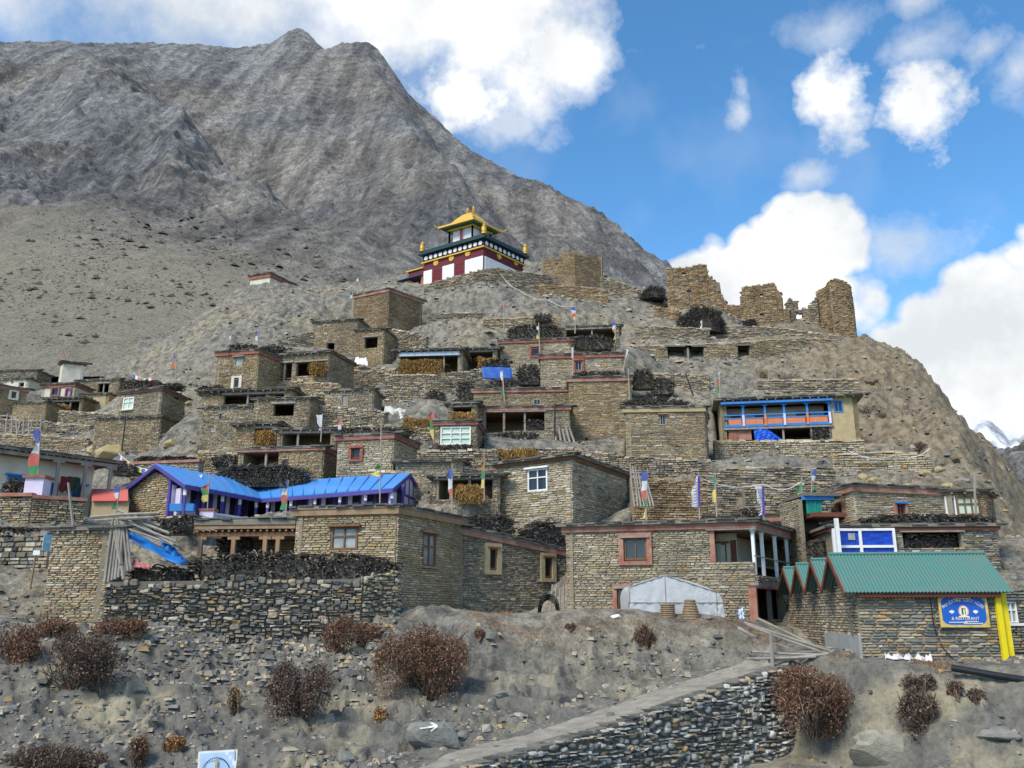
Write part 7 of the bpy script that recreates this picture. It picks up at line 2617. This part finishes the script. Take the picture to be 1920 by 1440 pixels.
B_YEL = mat('yellow_boulder', (.42, .33, .17), .95, (.29, .225, .125), scale=1.4, bump=.9, bscale=5)
B_GRY = mat('grey_boulder', (.24, .235, .21), .95, (.14, .14, .13), scale=1.6, bump=.9, bscale=5)
B_BRN = mat('brown_boulder', (.20, .155, .105), .95, (.12, .095, .07), scale=1.6, bump=.9, bscale=5)
ab = boulder(815, 1400, 92, 62, B_GRY, 'grey boulder painted with a white arrow beside the lane', group=None, seed=2)
for a in [(200, 862, 64, 50, B_YEL, 'big pale yellow rock below battered stone base'), (212, 826, 26, 18, B_YEL, 'small cream rock on top of the yellow rock'), (192, 818, 16, 12, B_YEL, 'little ochre rock above the yellow rock'), (172, 850, 30, 22, B_YEL, 'yellow rock beside the big pale yellow one'),
          (292, 838, 34, 32, B_YEL, 'round cream boulder on slope right of the drainpipe'), (317, 838, 26, 22, B_YEL, 'squat yellow boulder touching the round cream one'), (349, 762, 18, 16, B_YEL, 'ochre stone beside house with white corner window'), (338, 780, 14, 20, B_YEL, 'upright ochre stone on the gully side'),
          (1632, 722, 40, 28, B_BRN, 'big square brown boulder on the scree right of balcony house'), (1665, 732, 18, 12, B_GRY, 'flat pale stone beside brown boulder'), (1790, 868, 34, 26, B_BRN, 'rust brown boulder on the right spur'), (1752, 868, 16, 16, B_GRY, 'grey round boulder near dark bush'),
          (1766, 885, 26, 16, B_YEL, 'yellow flat boulder on the right spur'), (1640, 905, 24, 16, B_YEL, 'ochre boulder behind red-corniced house roof'), (1620, 900, 20, 18, B_YEL, 'ochre boulder beside the clay roof block'), (1665, 915, 28, 14, B_YEL, 'long yellow boulder over the red cornice'),
          (1705, 918, 26, 16, B_YEL, 'pale boulder above the red cornice middle'), (1780, 920, 30, 24, B_YEL, 'cut yellow block beside annex roof'), (1740, 890, 18, 12, B_YEL, 'small yellow stone above the annex'), (1690, 880, 20, 14, B_GRY, 'grey stone under white cord'),
          (1805, 880, 14, 12, B_GRY, 'blue-grey stone on spur'), (1812, 905, 20, 14, B_GRY, 'slate boulder by the annex'), (1640, 935, 20, 12, B_GRY, 'low grey boulder behind the small red window'), (1665, 1432, 105, 75, mat('pale_earth_rock', (.30, .285, .23), .95, (.2, .19, .155), scale=2, bump=.9, bscale=6), 'large pale earth-coloured rock below red shrub'),
          (255, 1300, 34, 18, B_GRY, 'pale angular stone on the dark foreground bank'), (139, 1322, 16, 13, B_YEL, 'small yellow stone on the left bank'), (16, 1335, 28, 16, B_GRY, 'layered grey stone on left bank edge'), (865, 1388, 30, 22, B_GRY, 'dull grey stone beside arrow boulder'),
          (1880, 1390, 80, 30, B_GRY, 'wide flat slate on lower right bank'), (940, 1308, 30, 16, B_GRY, 'slab of grey slate on the bank below terrace'), (205, 1218, 30, 10, B_GRY, 'thin slate ledge by dark shrub'), (645, 1432, 30, 30, B_GRY, 'upright grey slab near lane foot'),
          (1156, 1160, 20, 11, WHITE, 'white sack left of plastic tent'), (1332, 1162, 22, 9, B_GRY, 'flat grey stone right of baskets'), (1300, 1162, 20, 8, B_GRY, 'grey stone at the foot of conical basket'), (1366, 1164, 18, 10, B_BRN, 'dark bundle beside plastic tent')]:
    boulder(*a)
# the arrow, painted on the boulder's face
dg = None
cb = np.array(ab.location)
rb = np.array(ab.scale)
m = MB()


def on_boulder(px, py):
    d = ray(px, py)
    t = cb[1] / d[1]
    bpy.context.view_layer.update()
    inv = ab.matrix_world.inverted()
    o_, d_ = inv @ Vector((0, 0, 0)), (inv.to_3x3() @ Vector(d)).normalized()
    ok, loc, nor, idx = ab.ray_cast(o_, d_)
    if ok:
        w = ab.matrix_world @ loc
        return np.array(w) * .9992
    return d * t


ARW = [((788, 1366), (818, 1361)), ((806, 1354), (820, 1361)), ((808, 1371), (820, 1361))]
for (a, b) in ARW:
    a, b = np.array(a, float), np.array(b, float)
    n = 8
    dd = (b - a) / np.linalg.norm(b - a)
    pp = np.array([-dd[1], dd[0]]) * 1.6
    m.grid([[on_boulder(*(a + (b - a) * i / n + pp)) for i in range(n + 1)], [on_boulder(*(a + (b - a) * i / n - pp)) for i in range(n + 1)]])
arrow = m.build('painted_arrow', WHITE, None)
mw = arrow.location.copy()
arrow.parent = ab
bpy.context.view_layer.update()
arrow.matrix_parent_inverse = ab.matrix_world.inverted()


# ------------------------------------------------------------------ loose stones over the ground
def scatter_stones():
    g = np.random.default_rng(5)
    n = 50000
    q = g.uniform(-.72, .72, n)
    y = np.exp(g.uniform(math.log(20), math.log(112), n))
    y[:9000] = g.uniform(21.5, 34.5, 9000)
    x = q * y
    dens = NZ.fbm(x * .22 + 3, y * .22, 4)
    sd, al, ft, tot = lane_side(x, y)
    keep = (g.random(n) < np.clip((dens - .34) * 4, .1, 1)) & ~((sd > -.2) & (sd < 2.2) & (y < 33) & (g.random(n) < .82))
    keep &= ~((x > -4) & (x < 12) & (y > 33.6) & (y < 42))
    for h in HOUSES:
        keep &= ~inside(expand(h, .5), x, y)
    x, y = x[keep], y[keep]
    tx, ty = [], []
    for w in WALLS:                           # fallen stones at the foot of the walls
        for (x0, y0, b0, t0), (x1, y1, b1, t1) in zip(w['q'], w['q'][1:]):
            m_ = int(max(1, math.hypot(x1 - x0, y1 - y0) * 11))
            t_ = g.random(m_)
            tx.append(x0 + (x1 - x0) * t_ + g.normal(0, .5, m_))
            ty.append(y0 + (y1 - y0) * t_ - .35 - np.abs(g.normal(0, 1.0, m_)))
    m_ = 900                                  # stones slid from the rubble wall onto the bank
    A_, B_ = at(200, 1200, 32.0), at(745, 1195, 33.6)
    t_ = g.random(m_)
    tx.append(A_[0] + (B_[0] - A_[0]) * t_)
    ty.append(A_[1] + (B_[1] - A_[1]) * t_ - .1 - np.abs(g.normal(0, 1.5, m_)))
    x, y = np.concatenate([x] + tx), np.concatenate([y] + ty)
    z = gz(x, y)
    k = len(x)
    far = np.clip(y / 60, .4, 1.6)
    s = (.03 + .15 * g.random(k) ** 3.6 + .12 * (g.random(k) < .03) * g.random(k) + .22 * (g.random(k) < .006)) * (far * .8 + .35)
    s[-900:] = .05 + .13 * g.random(900) ** 1.8
    fl = g.uniform(.14, .6, k)
    a = g.uniform(0, math.pi, k)
    V = np.zeros((k, 8, 3))
    for c, (i, j, m_) in enumerate(((-1, -1, -1), (1, -1, -1), (1, 1, -1), (-1, 1, -1), (-1, -1, 1), (1, -1, 1), (1, 1, 1), (-1, 1, 1))):
        t = .62 if m_ > 0 else 1.0
        lx, ly, lz = i * t * g.uniform(.6, 1.15, k), j * t * g.uniform(.5, .9, k), m_ * fl * g.uniform(.6, 1.1, k)
        V[:, c, 0] = x + s * (lx * np.cos(a) - ly * np.sin(a))
        V[:, c, 1] = y + s * (lx * np.sin(a) + ly * np.cos(a))
        V[:, c, 2] = z + s * (lz + .2 + .35 * ly * 0)
    m = MB()
    m.addmany(V, [(4, 5, 6, 7), (0, 1, 5, 4), (1, 2, 6, 5), (2, 3, 7, 6), (3, 0, 4, 7)])
    o = m.build('loose_stones', STONE['scree'], None)
    tag(o, 'loose grey stones and slate chips strewn over the hillside and bank', 'stones', kind='stuff')


scatter_stones()


# ------------------------------------------------------------------ shrubs and dry grass
def ribbons(b, P, D, L, w, g, droop=.3, seg=2):
    """thin bent blades: start points P, directions D, lengths L, widths w"""
    k = len(P)
    side = np.cross(D, np.array([[0, .9, .45]]))
    side /= np.linalg.norm(side, axis=1, keepdims=True) + 1e-9
    bend = g.normal(0, .28, (k, 3))
    q = np.zeros((k, 2 * (seg + 1), 3))
    for s in range(seg + 1):
        t = s / seg
        c = P + D * (L * t)[:, None] + bend * (L * t * t)[:, None] - np.array([0, 0, 1.]) * (L * t * t * droop)[:, None]
        ww = (w * (1 - .75 * t))[:, None] * side
        q[:, 2 * s] = c - ww
        q[:, 2 * s + 1] = c + ww
    b.addmany(q, [(2 * s, 2 * s + 1, 2 * s + 3, 2 * s + 2) for s in range(seg)])


def twigmat(name, cols):
    return piecemat(name, cols, grain=3, bump=0, dirt=.3)


TW_RED = twigmat('red_twigs', [((.185, .09, .058), 3), ((.14, .07, .048), 3), ((.25, .135, .082), 2), ((.10, .056, .042), 2), ((.37, .25, .16), 1.1)])
TW_DRK = twigmat('dark_twigs', [((.105, .07, .055), 3), ((.07, .052, .045), 3), ((.17, .105, .075), 2), ((.24, .19, .15), .8)])
TW_ORG = twigmat('rusty_grass', [((.34, .17, .065), 3), ((.25, .11, .05), 3), ((.42, .26, .12), 1.5)])
TW_YEL = twigmat('straw_grass', [((.42, .31, .14), 3), ((.33, .23, .10), 2), ((.5, .4, .22), 1)])


def shrub(x0, x1, yt, yb_, mt, n, lab, Y=None, droop=.25, up=.6, wid=.011, dens=1.0, core=True):
    px = (x0 + x1) / 2
    c = hit(px, yb_) if Y is None else at(px, yb_, Y)
    k = c[1] / FPX * 1.0
    W, H = (x1 - x0) * k / 2, (yb_ - yt) * k
    root = thing('shrub', lab, 'shrub', c, group='dry shrubs of the bank')
    g = np.random.default_rng(int(px * 7 + yt))
    # a ragged crown: several overlapping lumps of twigs that hug the slope
    nb = 9
    bc = np.stack([g.uniform(-.68, .68, nb) * W, g.uniform(-.1, .55, nb) * W, g.uniform(.18, .66, nb) * H], 1)
    bc[:, 2] *= 1 - .5 * np.abs(bc[:, 0] / W) ** 2
    br = g.uniform(.30, .52, nb)
    pick = g.integers(0, nb, n)
    O = g.normal(0, 1, (n, 3))
    O /= np.linalg.norm(O, axis=1, keepdims=True)
    O[:, 2] = np.abs(O[:, 2]) * np.where(g.random(n) < .75, 1, -1)
    r = g.uniform(.15, 1, n) ** .45
    P = bc[pick] + O * (r * br[pick])[:, None] * np.array([W, W * .8, H * .8]) + c
    P[:, 2] = np.maximum(P[:, 2], gz(P[:, 0], P[:, 1]) + .02) if Y is None else P[:, 2]
    D = O * .55 + np.array([0, -.1, up * .6]) + g.normal(0, .6, (n, 3))
    D /= np.linalg.norm(D, axis=1, keepdims=True)
    L = g.uniform(.06, .22, n) * min(1.0, max(W, H))
    b = MB()
    kt = n // 2
    ribbons(b, P[:kt], D[:kt], L[:kt] * .8, g.uniform(.5, 1.1, kt) * wid, g, droop)
    b.build('twigs', mt, root)['kind'] = 'stuff'
    # small curled leaves over the twigs
    Q = P[kt:] + D[kt:] * (L[kt:] * g.uniform(0, .7, n - kt))[:, None]
    m = len(Q)
    e1 = g.normal(0, 1, (m, 3)); e1 /= np.linalg.norm(e1, axis=1, keepdims=True)
    e2 = np.cross(e1, g.normal(0, 1, (m, 3))); e2 /= np.linalg.norm(e2, axis=1, keepdims=True)
    s1, s2 = g.uniform(.02, .055, m)[:, None], g.uniform(.014, .036, m)[:, None]
    b = MB()
    b.addmany(np.stack([Q - e1 * s1, Q - e2 * s2, Q + e1 * s1, Q + e2 * s2], 1), [(0, 1, 2, 3)])
    b.build('leaves', mt, root)['kind'] = 'stuff'
    m = 70
    a = g.uniform(0, 2 * math.pi, m)
    e = np.stack([np.cos(a) * g.uniform(.3, .9, m) * W, np.sin(a) * g.uniform(.2, .7, m) * W + W * .3, g.uniform(.3, .85, m) * H], 1)
    S0 = np.repeat(c[None], m, 0) + np.stack([g.normal(0, .12, m) * W, W * .3 + g.normal(0, .1, m), np.full(m, -.05)], 1)
    b = MB()
    sticks(b, S0, c + e, g.uniform(.008, .02, m), g, n=3)
    b.build('stems', TW_DRK, root)['kind'] = 'stuff'
    return root


for a in [(700, 884, 1152, 1312, TW_RED, 15000, 'huge russet bush with papery leaves below the golden stone house'), (490, 612, 1232, 1362, TW_DRK, 8000, 'brown bush with a rusty crown on the middle bank'), (40, 208, 1185, 1300, TW_DRK, 9000, 'wide dark twiggy bush on the left bank'),
          (1462, 1612, 1248, 1385, TW_RED, 11000, 'tall red-brown bush hanging over lane wall end', 28.4), (1690, 1772, 1292, 1378, TW_DRK, 4500, 'small dark bush on right bank'), (585, 665, 1148, 1225, TW_RED, 2600, 'thin rusty shrub trailing down the rubble wall'), (650, 722, 1160, 1215, TW_RED, 2200, 'loose russet twigs at the foot of the golden stone house'),
          (-30, 62, 1165, 1245, TW_RED, 4500, 'russet heather mat on the left bank edge'), (60, 135, 1160, 1195, TW_RED, 3000, 'low russet mat under narrow stone shed'), (160, 262, 1150, 1200, TW_RED, 4500, 'russet overhang of heather under the rubble wall'), (-20, 168, 1398, 1450, TW_DRK, 7000, 'dark heather mound in the low left corner'),
          (236, 270, 1385, 1440, TW_RED, 1800, 'slim russet tuft near the banner'), (299, 345, 1380, 1410, TW_ORG, 1600, 'small orange cushion tuft'), (700, 728, 1328, 1352, TW_ORG, 1200, 'round orange tuft on the bank'), (888, 910, 1180, 1200, TW_RED, 700, 'tiny russet tuft under terrace edge'),
          (1190, 1230, 1168, 1215, TW_RED, 1500, 'rust coloured trail of grass down the terrace bank'), (1060, 1080, 1168, 1182, TW_RED, 600, 'rusty tuft on the terrace rim'), (1775, 1810, 1275, 1310, TW_DRK, 1200, 'dark tuft above the small dark bush'), (1820, 1850, 1290, 1320, TW_DRK, 900, 'dark tuft by the black pipe'),
          (1700, 1760, 1262, 1300, TW_DRK, 1800, 'dark twigs under the plastic sheet'), (300, 350, 1068, 1100, TW_YEL, 900, 'yellow grass tuft on the rubble wall'), (395, 430, 1075, 1098, TW_ORG, 700, 'rusty tuft on the rubble wall under the firewood'), (450, 505, 1078, 1098, TW_ORG, 1000, 'orange grass mat hanging from the rubble wall'),
          (1705, 1745, 820, 850, TW_DRK, 900, 'dark bush on the right spur'), (1640, 1668, 770, 785, TW_DRK, 350, 'low brown bush near the brown boulder'), (1605, 1660, 752, 778, TW_DRK, 400, 'brown thorn patch right of balcony house'), (1445, 1510, 690, 720, TW_DRK, 900, 'purple-brown thorn patch above the balcony house'),
          (1419, 1445, 683, 710, TW_YEL, 500, 'dead yellow bush beside pale stake'), (1460, 1500, 905, 925, TW_ORG, 400, 'rusty plants on the slope behind banners'), (425, 448, 1285, 1335, TW_YEL, 700, 'yellow hanging grass on the bank')]:
    shrub(*a)


def grass():
    g = np.random.default_rng(9)
    b = MB()
    # dry grass along the terrace rim and at wall feet
    segs = [((865, 1163, 33.6), (1430, 1172, 34.2), 5200, .07), ((870, 1152, 41.5), (1060, 1153, 42.5), 1800, .12), ((1400, 1172, 33.8), (1470, 1192, 33.4), 900, .08), ((1690, 1240, 28.9), (1790, 1250, 28.2), 700, .1), ((1500, 1236, 29.8), (1600, 1238, 29.6), 500, .08), ((750, 1150, 36), (868, 1156, 40), 900, .1)]
    for p, q, n, L in segs:
        A, B = at(*p), at(*q)
        t = g.random(n)
        P = A + (B - A) * t[:, None] + np.stack([g.normal(0, .1, n), g.normal(0, .35, n), np.zeros(n)], 1)
        P[:, 2] = gz(P[:, 0], P[:, 1]) - .01
        D = np.stack([g.normal(0, .5, n), g.normal(0, .5, n), np.ones(n)], 1)
        ribbons(b, P, D, g.uniform(.4, 1.5, n) * L, np.full(n, .008), g, .3, 2)
    o = b.build('dry_grass', TW_ORG, None)
    tag(o, 'short rusty dry grass along the terrace rim and wall feet', 'grass', kind='stuff')
    # low thorn cushions dotted over the far pale slope
    b = MB()
    n = 5200
    px = g.uniform(-40, 660, n)
    py = g.uniform(390, 650, n)
    k = 0
    V = []
    for x, y in zip(px, py):
        dn = float(NZ.fbm(np.array([x * .012]), np.array([y * .02]), 3)[0])
        if g.random() > np.clip((dn - .36) * 2.6, .05, 1): continue
        d = ray(x, y)
        ys = np.linspace(112, 460, 500)
        Pp = d[None] * (ys / d[1])[:, None]
        bl = Pp[:, 2] < MTNZ(Pp[:, 0], Pp[:, 1])
        if not bl.any(): continue
        V.append(Pp[int(np.argmax(bl))])
    V = np.array(V)
    n = len(V)
    s = (g.uniform(.12, .42, n) + g.uniform(.2, .8, n) * (g.random(n) < .07)) * np.clip(V[:, 1] / 170, .8, 1.6)
    q = np.zeros((n, 10, 3))
    for i in range(9):
        a = 2 * math.pi * (i % 8) / 8
        if i < 8:
            q[:, i] = V + np.stack([np.cos(a) * s * g.uniform(.5, 1.4, n), np.sin(a) * s * g.uniform(.5, 1.2, n), -.1 * s + 0 * s], 1)
    q[:, 8] = V + np.stack([0 * s, 0 * s, s * .8], 1)
    q[:, 9] = V
    b.addmany(q, [(i, (i + 1) % 8, 8) for i in range(8)])
    o = b.build('thorn_cushions', mat('thorn_scrub', (.085, .072, .052), .95, (.05, .042, .033), scale=1.0), None)
    tag(o, 'dark thorn cushions dotted over the pale slope behind the hamlet', 'scrub', kind='stuff')


_mv = np.empty(len(mtn.data.vertices) * 3, np.float32)
mtn.data.vertices.foreach_get('co', _mv)
MZ = _mv.reshape(MM, MN, 3)[:, :, 2]


def MTNZ(x, y):
    q = (x / y + MQ) / (2 * MQ) * (MN - 1)
    s = (np.log(y) - math.log(MY0)) / math.log(MY1 / MY0) * (MM - 1)
    qi, si = np.clip(q.astype(int), 0, MN - 2), np.clip(s.astype(int), 0, MM - 2)
    a, b = np.clip(q - qi, 0, 1), np.clip(s - si, 0, 1)
    return (MZ[si, qi] * (1 - a) + MZ[si, qi + 1] * a) * (1 - b) + (MZ[si + 1, qi] * (1 - a) + MZ[si + 1, qi + 1] * a) * b


grass()


# ------------------------------------------------------------------ far snow peak
def snow_peak():
    n = 60
    P = []
    for i in range(n):
        row = []
        for j in range(16):
            px = 1780 + 260 * i / (n - 1)
            top = np.interp(px, [1780, 1835, 1848, 1862, 1872, 1884, 1895, 1905, 1915, 1930, 1980, 2040], [850, 800, 789, 786, 796, 806, 826, 818, 822, 805, 775, 800])
            t = j / 15
            Y = 4200 - 900 * t
            z0, z1 = 4200 * tz(top), 3300 * tz(900)
            z = z0 + (z1 - z0) * t + 40 * (float(NZ.fbm(np.array([px * .11]), np.array([t * 7.0]), 5, ridged=True)[0]) - .6) * (1 if j else .35)
            row.append(np.array([(px - 960) / FPX * Y * 1.0 / (CP) * .98, Y, z]))
        P.append(row)
    o = MB().grid(P).build('snow_mountain', groundmat('snow_rock', (.75, .78, .82), (.85, .87, .9), (.22, .23, .26), (.5, .52, .56), scale=.006, patch=.004, fine=.03, bump=.6, bd=20), None, smooth=True)
    o['kind'] = 'structure'


snow_peak()
